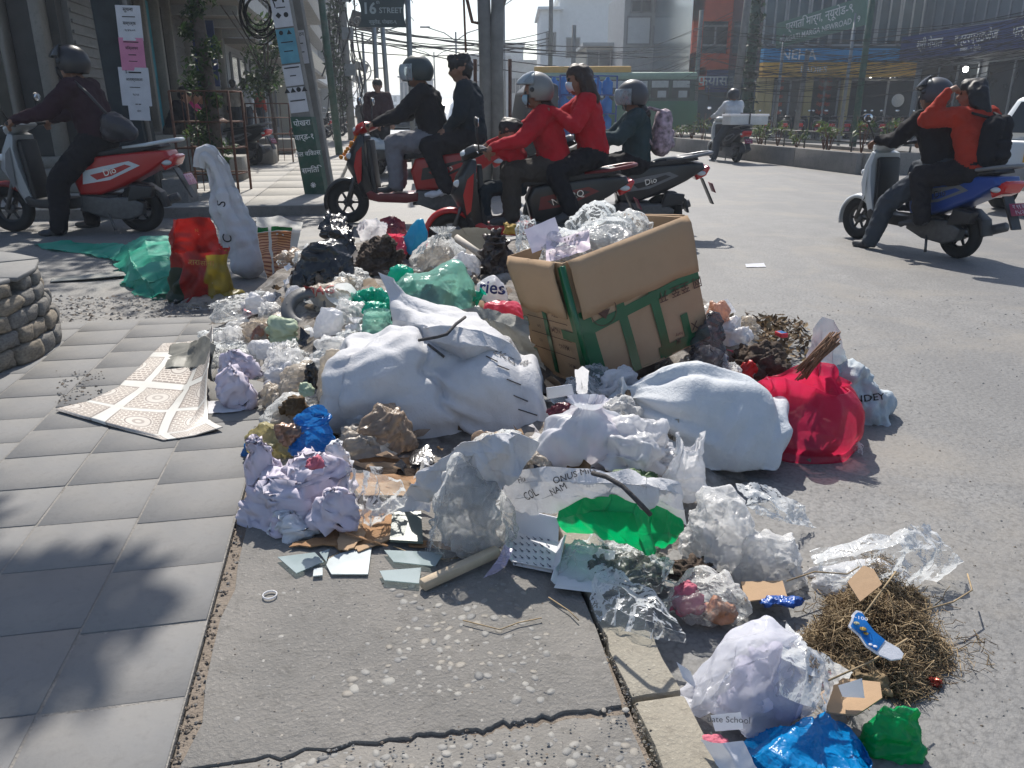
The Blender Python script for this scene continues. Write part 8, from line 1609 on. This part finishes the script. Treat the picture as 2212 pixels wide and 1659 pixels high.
lamp("twin-armed median street lamp above the curly-haired passenger", 988, 52, 92, (-1, 1)); lamp("farther twin-armed median street lamp beside the dark green helmet", 941, 74, 128, (-1, 1)); lamp("solar street lamp with a ring arm on the left sidewalk", 792, 38, 92, (1,), True); lamp("farther solar street lamp behind the ring-armed one", 780, 70, 165, (1,), True); lamp("most distant solar street lamp down the left sidewalk", 774, 105, 185, (1,), True); lamp("single-armed street lamp beside the twin posts", 1090, 60, 30, (1,))
def twin_posts():
 Y = 12.6; b = atY(1066, 240, Y); b.z = ROAD; t = thing("twin_post_frame", "two rough timber posts with iron brackets standing behind the riders", "posts", b); k = FOC / (Y * _cp + .3)
 for x, lean in ((-19 / k, .03), (11 / k, -.03)): MB().tube([Vector((x, 0, 0)), Vector((x + lean, 0, 1.8)), Vector((x - lean * .5, 0, 3.6))], [.105, .10, .095], 9).build("post", M_POLE, t)
 MB().tube([Vector((-.42, 0, 2.95)), Vector((-.30, 0, 2.45)), Vector((-.12, 0, 2.42))], .028, 6).build("bracket", M_RUST, t); MB().tube([Vector((-.43, 0, 3.2)), Vector((-.40, 0, 1.95))], .018, 6).build("hanging_bar", M_RUST, t); MB().tube([Vector((.10, 0, 2.6)), Vector((.24, 0, 2.95)), Vector((.34, 0, 3.3))], .05, 6).build("bracket", M_POLE, t)
 for x in (-.27, .25): MB().tube([Vector((x, .03, 0)), Vector((x, .03, 1.95))], .03, 6).build("iron_bar", M_RUST, t)
twin_posts()
pixpost("utility_pole", "thin dark pole in front of the tall white building", 1187, 230, -60, 44, .13, M_POLE); pixpost("utility_pole", "short pole with a crossarm beside the tall white building", 1236, 250, 86, 50, .16, M_POLE)
up1 = pixpost("utility_pole", "dark utility pole carrying the wire fan over the far shops", 1583, 260, -90, 31, .15, M_POLE, lean=.3); up2 = pixpost("utility_pole", "creeper-covered pole beside the amber shopfront", 1612, 260, -40, 33, .22, M_POLEG)
leaves("creeper", [(Vector((.05 * math.sin(k), -.1, .6 + k * .5)), .32) for k in range(13)], up2, .12, 70, 22, (1, 0, 6, 0))
pixpost("utility_pole", "pale slim pole in front of the amber shopfront", 1722, 265, 130, 31, .10, M_POLE, lean=.15); pixpost("utility_pole", "green steel pole before the glass shopfront", 1852, 270, -30, 27, .11, M_POLEG)
pixpost("utility_pole", "grey pole beside the orange-red building", 1500, 255, 60, 40, .12, M_POLE)
# overhead wires
r_ = random.Random(12); nw = 0
def wire(a, b, sag, rad=.011, lb="overhead wire strung across the far side of the junction", grp="overhead wires"):
 a, b = Vector(a), Vector(b); pts = [a.lerp(b, q) - Vector((0, 0, sag * 4 * q * (1 - q))) - a for q in np.linspace(0, 1, 14)]; tag(MB().tube(pts, rad, 4, cap=False).build("overhead_wire", M_CABLE, None, loc=a), lb, "wire", grp)
for k in range(46):
 y0 = r_.uniform(60, 215) if k > 8 else r_.uniform(40, 120); y1 = r_.uniform(-10, 120); x0 = r_.choice((1484, 1583, 1583, 1612, 1500)); wire(atY(x0, y0 if y0 < 200 else 150, 31.5), atY(2320, y1, r_.uniform(20, 29)), r_.uniform(.15, .9), r_.uniform(.006, .012))
for k in range(12): wire(atY(1583, r_.uniform(20, 130), 31.2), atY(1330 + r_.uniform(-60, 60), r_.uniform(120, 190), 55), r_.uniform(.2, .8), .009)
for k in range(7): wire(atY(700 + r_.uniform(0, 60), r_.uniform(20, 90), 33), atY(1583, r_.uniform(60, 160), 60), r_.uniform(.3, 1.2), .022, "overhead wire crossing the sky above the street", "wires over the street")
for k in range(5): wire(atY(757, r_.uniform(60, 110), 33), atY(1187, r_.uniform(60, 120), 44), .4, .018, "overhead wire crossing the sky above the street", "wires over the street")
for k in range(8): wire(atY(757, r_.uniform(30, 120), 33), atY(778, 180 + 6 * k, 100), .5, .02, "overhead wire running down the left sidewalk", "wires down the sidewalk")
# ---------------------------------------------------------------- right-hand buildings
def at(px, Y): d = ray(px, 240); return Vector((d.x / d.y * Y, Y, ROAD))
def zt(py, Y): return CAM_H + (240 - py) / FOC * Y * 1.03 - ROAD
Yb = 84.0
t, L = bldg("white_building", "tall white three-storey building with a railed roof terrace", at(1205, Yb), at(1360, Yb), 14, zt(36, Yb), B_WHITE, [(.1, .28, 6.2, 8.0, B_GLASS, 2), (.5, .9, 5.0, 5.6, B_WHITE, 1)], roof=B_WHITE)
bldg("white_building", "narrow white side wing of the tall building with an arched window", at(1166, Yb - 1), at(1206, Yb - 1), 12, zt(60, Yb), B_WHITE, [(.3, .8, 6.6, 8.4, B_GLASS, 2), (.25, .8, 3.2, 5.4, B_GLASS, 2), (.2, .85, .4, 2.6, B_SHUT, 2)], roof=B_WHITE)
for k in range(16): MB().tube([(L * k / 15, .2, zt(36, Yb) + .2), (L * k / 15, .2, zt(36, Yb) + 1.2)], .05, 5).build("roof_rail_post", M_GALV, t)
MB().tube([(0, .2, zt(36, Yb) + 1.2), (L, .2, zt(36, Yb) + 1.2)], .05, 5).build("roof_rail", M_GALV, t)
bldg("low_building", "hazy low building with a long upper window row left of the white building", at(1100, 108), at(1166, 108), 12, zt(150, 108), B_GREY, [(.08, .95, 3.4, 5.2, B_GLASS, 7)], roof=B_TIN)
bldg("low_building", "distant small tower house behind the long window row", at(1082, 150), at(1130, 150), 12, zt(118, 150), B_GREY, [(.2, .4, 5, 7, B_GLASS), (.6, .8, 5, 7, B_GLASS)], roof=B_GREY)
bldg("far_block", "hazy distant flat-roofed block with vertical fins behind the dark green helmet", at(866, 150), at(922, 150), 14, zt(178, 150), B_GREY, [((i + .1) / 6, (i + .7) / 6, 1, 6, B_GLASSB, 1) for i in range(6)], roof=B_GREY)
bldg("far_block", "hazy distant building between the twin posts and the passenger", at(1005, 130), at(1100, 130), 14, zt(140, 130), B_GREY, [((i + .15) / 5, (i + .6) / 5, z, z + 1.6, B_GLASS, 1) for i in range(5) for z in (1, 4, 7)], roof=B_TIN)
bldg("far_block", "most distant pale block closing the street beside the solar lamps", at(780, 260), at(905, 260), 20, zt(212, 260), B_WHITE, [((i + .15) / 9, (i + .6) / 9, z, z + 1.6, B_GLASSB, 1) for i in range(9) for z in (1.5, 4)], roof=B_GREY)
t, L = bldg("signboard_house", "cream two-storey house with tin eaves and dark signboards", at(1262, 66), at(1420, 66), 10, zt(122, 66), B_CREAM, [(.02, .95, zt(172, 66), zt(130, 66), B_GLASS, 6), (.05, .3, .3, 2.6, B_SHUT, 2), (.4, .9, .3, 2.6, B_SHUT, 3)], roof=B_TIN)
for x0, x1, z0, z1, mt in ((.0, .22, 180, 158, B_SIGNW), (.25, .38, 186, 162, B_DARK), (.40, .66, 186, 160, B_DARK)): MB().box((L * (x0 + x1) / 2, -.25, (zt(z0, 66) + zt(z1, 66)) / 2), (L * (x1 - x0), .08, zt(z1, 66) - zt(z0, 66))).build("signboard", mt, t)
t, L = bldg("grey_building", "grey building with slanted metal roof and vertical MBL sign", at(1340, 60), at(1478, 60), 10, zt(18, 60), B_GREY, [(.05, .4, zt(118, 60), zt(70, 60), B_WHITE, 1), (.45, .75, zt(62, 60), zt(30, 60), B_GLASS, 3), (.1, .4, zt(62, 60), zt(40, 60), B_GLASS, 2), (.45, .72, zt(122, 60), zt(86, 60), B_GLASS, 2), (.1, .7, .4, 2.8, B_SHUT, 3)])
o = MB().box((L * .5, -1.0, 0), (L * 1.15, 2.6, .12)).build("slanted_roof", B_TIN, t, loc=(0, 0, zt(16, 60))); o.rotation_euler = (.12, -.10, 0)
MB().box((L * .88, -.3, (zt(130, 60) + zt(20, 60)) / 2), (L * .2, .5, zt(20, 60) - zt(130, 60))).build("sign_panel", B_DARK, t)
for k, ch in enumerate("MBL"): decal(t, ch, 1.05, frame4((L * .88, -.57, zt(62 + 24 * k, 60)), (1, 0, 0), (0, 0, 1)), B_SIGNW, .02)
Yr = 46
t, L = bldg("orange_building", "orange-red framed building with blue glass beside the creeper pole", at(1482, Yr), at(1690, Yr), 12, zt(-60, Yr), B_GLASSB, [(.1, .35, zt(20, Yr), zt(-30, Yr), B_GLASSB, 2), (.1, .38, zt(120, Yr), zt(86, Yr), B_GLASS, 2)], frame=B_GREY)
for x0, x1, z0, z1, mt in ((.0, .10, 200, -60, B_RED), (.36, .50, 185, -60, B_RED), (.0, .40, 78, 38, B_RED), (.0, .40, 175, 135, B_RED), (.0, .16, 200, 160, B_RED), (.52, .80, 60, 5, B_YEL), (.50, .98, 128, 62, B_DARK)): MB().box((L * (x0 + x1) / 2, -.2 - x0 * .1, (zt(z0, Yr) + zt(z1, Yr)) / 2), (L * (x1 - x0), .3, zt(z1, Yr) - zt(z0, Yr))).build("cladding_panel", mt, t)
o = MB().box((0, 0, 0), (.8, .5, 7.5)).build("slanted_beam", B_RED, t, loc=(L * .93, -.6, zt(70, Yr))); o.rotation_euler = (0, .42, 0)
MB().box((L * .42, -.35, zt(185, Yr)), (L * .5, .2, zt(165, Yr) - zt(205, Yr))).build("signboard", B_NAVY, t); decal(t, "फ्यासन हाउस", .7, frame4((L * .42, -.48, zt(185, Yr)), (1, 0, 0), (0, 0, 1)), B_SIGNW, .01)
Yn = 40
t, L = bldg("amber_shop", "shop row with blue and amber fascia lettered NEHA", at(1630, Yn), at(2010, Yn), 12, zt(-60, Yn), B_GLASSB, [((i + .05) / 8, (i + .95) / 8, zt(120, Yn), zt(-50, Yn), B_GLASSB, 2) for i in range(8)] + [(a, b, .1, zt(182, Yn), B_GLASS, 2) for a, b in ((.10, .27), (.30, .46), (.52, .95))], frame=B_GREY)
MB().box((L / 2, -.35, (zt(127, Yn) + zt(151, Yn)) / 2), (L, .5, zt(127, Yn) - zt(151, Yn))).build("blue_fascia", B_BLUE, t); MB().box((L / 2, -.38, (zt(152, Yn) + zt(178, Yn)) / 2), (L, .56, zt(152, Yn) - zt(178, Yn))).build("amber_fascia", B_AMBER, t)
for x in (.015, .06, .28, .49, .97): MB().box((L * x, -.2, zt(178, Yn) / 2), (.35, .35, zt(178, Yn))).build("column", B_YEL, t)
decal(t, "NEHA", .62, frame4((L * .19, -.62, zt(139, Yn)), (1, 0, 0), (0, 0, 1)), B_SIGNW, .012); decal(t, "NEHA", .55, frame4((L * .86, -.62, zt(140, Yn)), (1, 0, 0), (0, 0, 1)), B_SIGNW, .012); decal(t, "LADIES", .4, frame4((L * .28, -.68, zt(165, Yn)), (1, 0, 0), (0, 0, 1)), B_SIGNW, .01)
for x in (.13, .36, .40):
 for k in range(5): decal(t, "नेहा", .22, frame4((L * x, -.08, 2.6 - k * .36), (1, 0, 0), (0, 0, 1)), B_RED, .02)
MB().lathe([(0, .02), (.28, .02), (.3, 0)], 24, M=frame4((L * .80, -.10, 1.7), (1, 0, 0), (0, 0, 1))).build("round_mark", B_SIGNW, t)
for x, z in ((.56, 2.75), (.62, 2.72), (.68, 2.74), (.73, 2.74), (.76, 2.73)): MB().ball((L * x, -.25, z), .045, 8, 6).build("shop_lamp", pm("shop_lamp_glow", (.9, .9, .85), .5, 0, emit=(1, .97, .9, 6)), t)
# green road-name board
a, b = atY(1678, 78, 33), atY(1872, 22, 29); c = (a + b) / 2; d = (b - a); t = thing("road_name_board", "green road-name board reading PRAGATI MARGA NEWROAD in two scripts", "sign", c)
fr = frame4((0, 0, 0), d, Vector((0, 0, 1))); MB().box((0, 0, 0), (d.length, .9, .06), M=fr).build("board", B_GRSIGN, t)
decal(t, "प्रगति मार्ग, न्यूरोड-९", .40, fr @ Matrix.Translation((0, .2, .04)), B_SIGNW, .01); decal(t, "PRAGATI MARGA NEWROAD - 9", .27, fr @ Matrix.Translation((0, -.22, .04)), B_SIGNW, .012)
for q in (-.4, .4): p = d * q; MB().tube([p, Vector((p.x, p.y + .1, -c.z + ROAD))], .06, 8).build("board_post", M_GALV, t)
# glass building at the right edge, its face runs along the street
g0, g1 = at(1965, 37), at(2330, 27)
t, L = bldg("glass_building", "grey glass-fronted building with navy shop fascia at the right edge", g0, g1, 14, zt(-120, 34), B_GREY, [(0.01, .99, 4.35, 9.5, pm("teal_grey_panel", (.10, .125, .13), .4, .3, 1), 14), (.05, .45, .2, 3.0, B_GLASS, 3), (.5, .97, .2, 3.0, B_GLASS, 3)], frame=M_GALV)
MB().box((L / 2, -.5, 3.75), (L, .7, .95)).build("navy_fascia", B_NAVY, t)
for x, s, tx in ((.22, .5, "श्री नेपाल"), (.52, .5, "इन्टरप्राइजेज"), (.80, .5, "फर्निचर"), (.5, .2, "पोखरा - ९ न्यूरोड")): decal(t, tx, s, frame4((L * x, -.87, 3.8 if s > .3 else 3.42), (1, 0, 0), (0, 0, 1)), B_SIGNW, .012)
MB().ball((L * .42, -.4, 2.75), .11, 10, 8).build("shop_lamp", pm("bright_lamp", (1, 1, .97), .5, 0, emit=(1, .98, .94, 9)), t)
# far right sidewalk strip
tag(MB().prism([(p.x, p.y) for p in (at(1400, 47), at(2400, 31), at(2400, 25.5), at(1400, 40))], ROAD, ROAD + .12).build("far_sidewalk", M_WALK), "pale sidewalk in front of the far shops", kind="structure")
# ================================================================ cars, bus, carrier
def side_loft(poly, ws, inset=.12):
 """car-like solid: side outline (x, z) drawn in towards the roof; ws(z) gives half width"""
 secs = []
 for q in (-1, -.86, .86, 1): secs.append([Vector((x * (1 if abs(q) < .9 else .985), q * ws(z), z if abs(q) < .9 else z - .02 * (z > .5))) for x, z in poly])
 mb = MB(); loft(mb, secs); return mb
def car(label, M4, mat, plate=None, txt=""):
 t = thing("car", label, "car", mat4=M4); wd = lambda z: .80 - max(0, z - .85) * .28
 body = [(-1.75, .35), (-1.80, .55), (-1.74, .88), (-1.2, .93), (.65, .90), (1.45, .78), (1.75, .62), (1.78, .38), (1.3, .26), (-1.4, .26)]; roof = [(-1.72, .88), (-1.45, 1.38), (-1.1, 1.46), (-.1, 1.46), (.25, 1.36), (.85, .90)]
 side_loft(body, wd).build("body", mat, t, bevel=.05, seg=3); side_loft(roof, lambda z: .74 - max(0, z - .9) * .26).build("cabin", mat, t, bevel=.05, seg=3)
 for sy in (-1, 1):
  for q in ([(-1.5, .96), (-1.28, 1.32), (-.62, 1.36), (-.62, .96)], [(-.55, .96), (-.55, 1.36), (.12, 1.33), (.62, .96)]): MB().add([Vector((x, sy * (.752 - max(0, z - .9) * .27), z)) for x, z in q], [(0, 1, 2, 3) if sy > 0 else (3, 2, 1, 0)]).build("side_window", B_GLASS, t)
  MB().ball((.55, sy * .86, .98), (.09, .10, .07), 10, 8).build("door_mirror", mat, t); MB().ball((1.66, sy * .58, .66), (.12, .17, .09), 12, 8).build("headlamp", M_LENS, t); MB().ball((-1.72, sy * .62, .86), (.07, .10, .17), 12, 8).build("tail_lamp", M_TAIL, t)
  for x in (-1.15, 1.15):
   M5 = Matrix.Translation((x, sy * .70, .28)) @ Matrix.Rotation(math.pi / 2, 4, 'X'); w = bpy.data.objects.new("wheel", None); C.objects.link(w); w.parent = t; MB().lathe([(.17, -.08), (.25, -.085), (.28, -.05), (.28, .05), (.25, .085), (.17, .08)], 28, M=M5, closed=True).build("tyre", M_TYRE, w); MB().lathe([(0, -.07), (.17, -.075), (.17, .075), (0, .07)], 20, M=M5).build("rim", M_STEEL, w)
 MB().add([(-1.752, -.56, .97), (-1.752, .56, .97), (-1.535, .50, 1.33), (-1.535, -.50, 1.33)], [(0, 1, 2, 3)]).build("rear_window", B_GLASS, t); MB().add([(.86, -.58, .935), (.86, .58, .935), (.35, .52, 1.335), (.35, -.52, 1.335)], [(0, 1, 2, 3)][::-1]).build("windscreen", B_GLASS, t)
 MB().box((-1.80, 0, .46), (.14, 1.5, .24)).build("bumper", pm("bumper_grey", (.24, .24, .24), .5), t, bevel=.04); MB().box((1.79, 0, .42), (.12, 1.4, .2)).build("bumper", M_BLK, t, bevel=.04)
 if plate: p = MB().box((-1.80, 0, .74), (.03, .42, .22)).build("number_plate", plate, t); decal(p, txt, .13, frame4((-1.818, 0, .74), (0, -1, 0), (0, 0, 1)), INK, .01)
car("white hatchback stopped behind the red scooter", MT(at(925, 17.5), -math.pi / 2 - .25, 1.0), P_WHITE)
car("white taxi with a yellow number plate behind the blue scooter", MT(Vector((7.85, 10.7, ROAD)), R(32), 1.0), P_WHITE, pm("plate_yellow", (.62, .36, .02), .5), "ग १ ज")
def bus():
 c = at(1318, 41); t = thing("bus", "green and cream bus with a yellow roof board passing behind the median", "bus", c, R(-6)); g = pm("bus_green", (.003, .11, .034), .5, .15, 2, 0, 30, .4, coat=.3); cr = pm("bus_pale_green", (.22, .34, .26), .4, .1)
 MB().box((0, 0, 1.05), (8.2, 2.2, 1.3)).build("lower_body", g, t, bevel=.12); MB().box((-.05, 0, 2.15), (8.0, 2.16, 1.0)).build("window_band", pm("bus_pillar", (.03, .06, .045), .4), t, bevel=.1); MB().box((-.05, 0, 2.78), (8.1, 2.24, .34)).build("roof", cr, t, bevel=.14); MB().box((-1.4, -.6, 3.08), (4.6, .8, .3)).build("roof_board", B_AMBER, t, bevel=.06)
 for k in range(8):
  x = -3.6 + k * .98; w = MB().box((x, -1.09, 2.2), (.84, .04, .78)).build("window", B_GLASS, t); MB().box((x, -1.115, 2.42), (.78, .02, .3)).build("upper_pane", pm("pale_pane", (.4, .43, .42), .3), w); MB().box((x + .1, -1.115, 1.98), (.4, .02, .3)).build("lower_pane", pm("pale_pane", (.4, .43, .42)), w)
 for x in (-2.6, 2.5): M5 = Matrix.Translation((x, -1.0, .45)) @ Matrix.Rotation(math.pi / 2, 4, 'X'); MB().lathe([(0, -.1), (.25, -.12), (.42, -.12), (.45, 0), (.42, .12)], 28, M=M5).build("wheel", M_TYRE, t)
 MB().tube([(4.05, -1.1, 2.3), (4.5, -1.25, 2.35), (4.55, -1.25, 1.7)], .03, 6).build("mirror_arm", M_BLK, t); MB().ball((1.2, -1.12, 1.2), (.14, .02, .14), 12, 8).build("emblem", cr, t)
bus()
def carrier():
 c = at(1250, 24); t = thing("water_carrier", "three-wheeled carrier with a dark hood and stacked blue water jars", "carrier", c, R(200)); bl = pm("carrier_blue", (.02, .07, .24), .4, .15); jar = pm("blue_jar", (.04, .22, .52), .15, .15, 6, 0, 40, .6, transl=.35)
 MB().box((0, 0, .55), (1.9, 1.2, .2)).build("bed", bl, t, bevel=.02); side_loft([(.9, .4), (.9, 1.9), (1.3, 2.05), (1.75, 1.7), (1.9, .9), (1.85, .4)], lambda z: .6).build("cab", M_BLK, t, bevel=.06)
 for x in (-.9, -.3, .3, .85):
  for y in (-.58, .58): MB().tube([(x, y, .6), (x, y, 2.15)], .025, 6).build("rack_post", bl, t)
 for z in (1.15, 1.65, 2.15):
  for y in (-.58, .58): MB().tube([(-.9, y, z), (.85, y, z)], .022, 6).build("rack_rail", bl, t)
 for i in range(5):
  for j in range(3):
   for y in (-.35, .35):
    if j == 2 and i % 2: continue
    MB().lathe([(0, 0), (.14, 0), (.15, .05), (.15, .34), (.06, .42), (.05, .47), (0, .47)], 14, M=Matrix.Translation((-.72 + .34 * i, y, .66 + .5 * j))).build("water_jar", jar, t)
 for x, y in ((1.5, 0), (-.5, .55), (-.5, -.55)): MB().lathe([(0, -.05), (.18, -.06), (.25, -.04), (.25, .04), (.18, .06), (0, .05)], 20, M=Matrix.Translation((x, y, .25)) @ Matrix.Rotation(math.pi / 2, 4, 'X')).build("wheel", M_TYRE, t)
carrier()
# ================================================================ people on foot and on the steps
def stand(h=1.0, stride=.12):
 J = dict(pelvis=(0, 0, .95), chest=(.02, 0, 1.30), neck=(.02, 0, 1.45), head=(.045, 0, 1.575), look=(1, 0, -.05)); J['sh'] = [(.01, s * .18, 1.39) for s in (1, -1)]; J['el'] = [(-.03, s * .25, 1.12) for s in (1, -1)]; J['wr'] = [(.06, s * .25, .88) for s in (1, -1)]; J['hip'] = [(0, s * .09, .90) for s in (1, -1)]; J['kn'] = [(.06 + s * stride * .5, s * .10, .50) for s in (1, -1)]; J['an'] = [(s * stride, s * .10, .085) for s in (1, -1)]; J['toe'] = [(.16 + s * stride, s * .12, .085) for s in (1, -1)]; return J
person("man in dark jacket walking toward the junction behind the red scooter", MT(Vector((at(818, 16.2).x, 16.2, WZ)), -math.pi / 2 + .2, .98), stand(), C_PLUM, C_DK, M_SHOEW, None, 'short', group=None)
person("distant woman in a long dark dress on the left sidewalk", MT(Vector((at(779, 43).x, 43, WZ)), -math.pi / 2, .95), stand(), C_DK, C_DK, M_SHOE, None, 'long', skirt=True, group=None, voxel=.03)
for i, (px, Y, tp, bt, lb) in enumerate(((508, 24.5, C_BEIGE, C_NAVY, "man in beige shirt standing on the far shop steps"), (532, 25.2, C_WHITE, C_DENIM, "man in pale shirt carrying a helmet by the far shop steps"), (562, 29, C_RED2, C_DENIM, "person in orange-red top beyond the men on the shop steps"))):
 q = at(px, Y); person(lb, MT(Vector((q.x, Y, WZ + .3)), math.pi / 2 - .3 * i, .97), stand(), tp, bt, M_SHOE, None, 'short', group=None, voxel=.025)
def sit():
 J = dict(pelvis=(0, 0, .10), chest=(.16, 0, .42), neck=(.22, 0, .55), head=(.28, 0, .66), look=(1, 0, -.25)); J['sh'] = [(.18, s * .18, .50) for s in (1, -1)]; J['el'] = [(.36, s * .22, .28) for s in (1, -1)]; J['wr'] = [(.58, s * .10, .26) for s in (1, -1)]; J['hip'] = [(.02, s * .10, .09) for s in (1, -1)]; J['kn'] = [(.46, s * .14, .12) for s in (1, -1)]; J['an'] = [(.42, s * .14, -.33) for s in (1, -1)]; J['toe'] = [(.6, s * .16, -.33) for s in (1, -1)]; return J
for i, (u, tp, lb) in enumerate(((368, C_DK, "man in black jacket sitting on the shop steps beside the pillar"), (388, C_MAG, "person in pinkish top sitting on the shop steps between two men"), (404, C_PLUM, "man in maroon jacket sitting on the shop steps beyond the others"))):
 q = at(u, 13.9 + .7 * i); person(lb, MT(Vector((q.x, q.y, .74)), .05, 1.0), sit(), tp, C_OLIVE if i == 0 else C_DENIM, M_SHOE, None, 'short', group=None, voxel=.018)
q = at(392, 14.7); tag(MB().box((-.28, 0, .36), (1.0, 2.3, .86), .3).build("stone_ledge", B_STONE, None, bevel=.02, loc=(q.x, q.y, -.01)), "stone entrance ledge that the three seated people share", "ledge")
# ================================================================ parked scooters (copies of the far scooter's shape)
src = scooter("dark scooter parked on its stand in the row before the amber shopfront", MT(at(1660, 35.5), 1.3, 1.0), P_BLACK, P_RED, P_GREY, group="scooters parked before the far shops")
r_ = random.Random(4)
for k in range(9):
 o = dup(src); o.matrix_world = MT(at(1700 + 34 * k, 35.2 - .25 * k), 1.3 + r_.uniform(-.2, .2), 1.0)
for k, (px, Y) in enumerate(((694, 33), (704, 36), (735, 38), (716, 41), (744, 44), (538, 17.5))):
 o = dup(src, label="dark scooter parked across the left sidewalk" if k < 5 else "dark scooter parked at the shop steps behind the vine-covered tree"); o["group"] = "scooters parked on the left sidewalk"; q = at(px, Y); q.z = WZ; o.matrix_world = MT(q, math.pi + r_.uniform(-.5, .5), 1.0)
# median plants
ma, md_, mn, mL = MED
for k in range(15):
 p = ma + md_ * (mL * (k + .5) / 15) + mn * (.45 + .5 * r_.random()); t = thing("median_shrub", "sparse yellowish shrub growing in the median planter", "shrub", Vector((p.x, p.y, ROAD + .33)), group="shrubs in the median"); h = r_.uniform(.35, .85)
 for j in range(5): a = j * 1.26 + k; MB().tube([Vector(), Vector((.10 * math.cos(a), .10 * math.sin(a), h * .6)), Vector((.2 * math.cos(a), .2 * math.sin(a), h))], [.012, .009, .005], 5).build("stem", M_RUST, t)
 leaves("foliage", [(Vector((.16 * math.cos(j * 1.26 + k), .16 * math.sin(j * 1.26 + k), h * (.55 + .4 * r_.random()))), .14) for j in range(5)], t, .07, 12, k, (1, 3, 1, 5))
# ================================================================ hazy air
def haze():
 m, nt, nd, lk, out = nmat("hazy_air"); v = nd.new("ShaderNodeVolumePrincipled"); v.inputs["Color"].default_value = (.80, .88, 1.0, 1); v.inputs["Density"].default_value = .0017; v.inputs["Anisotropy"].default_value = .35; lk.new(v.outputs[0], out.inputs["Volume"])
 o = MB().box((0, 560, 9.5), (1240, 1740, 23)).build("haze", m); tag(o, "thin bluish dust haze over the street", kind="stuff")
haze()
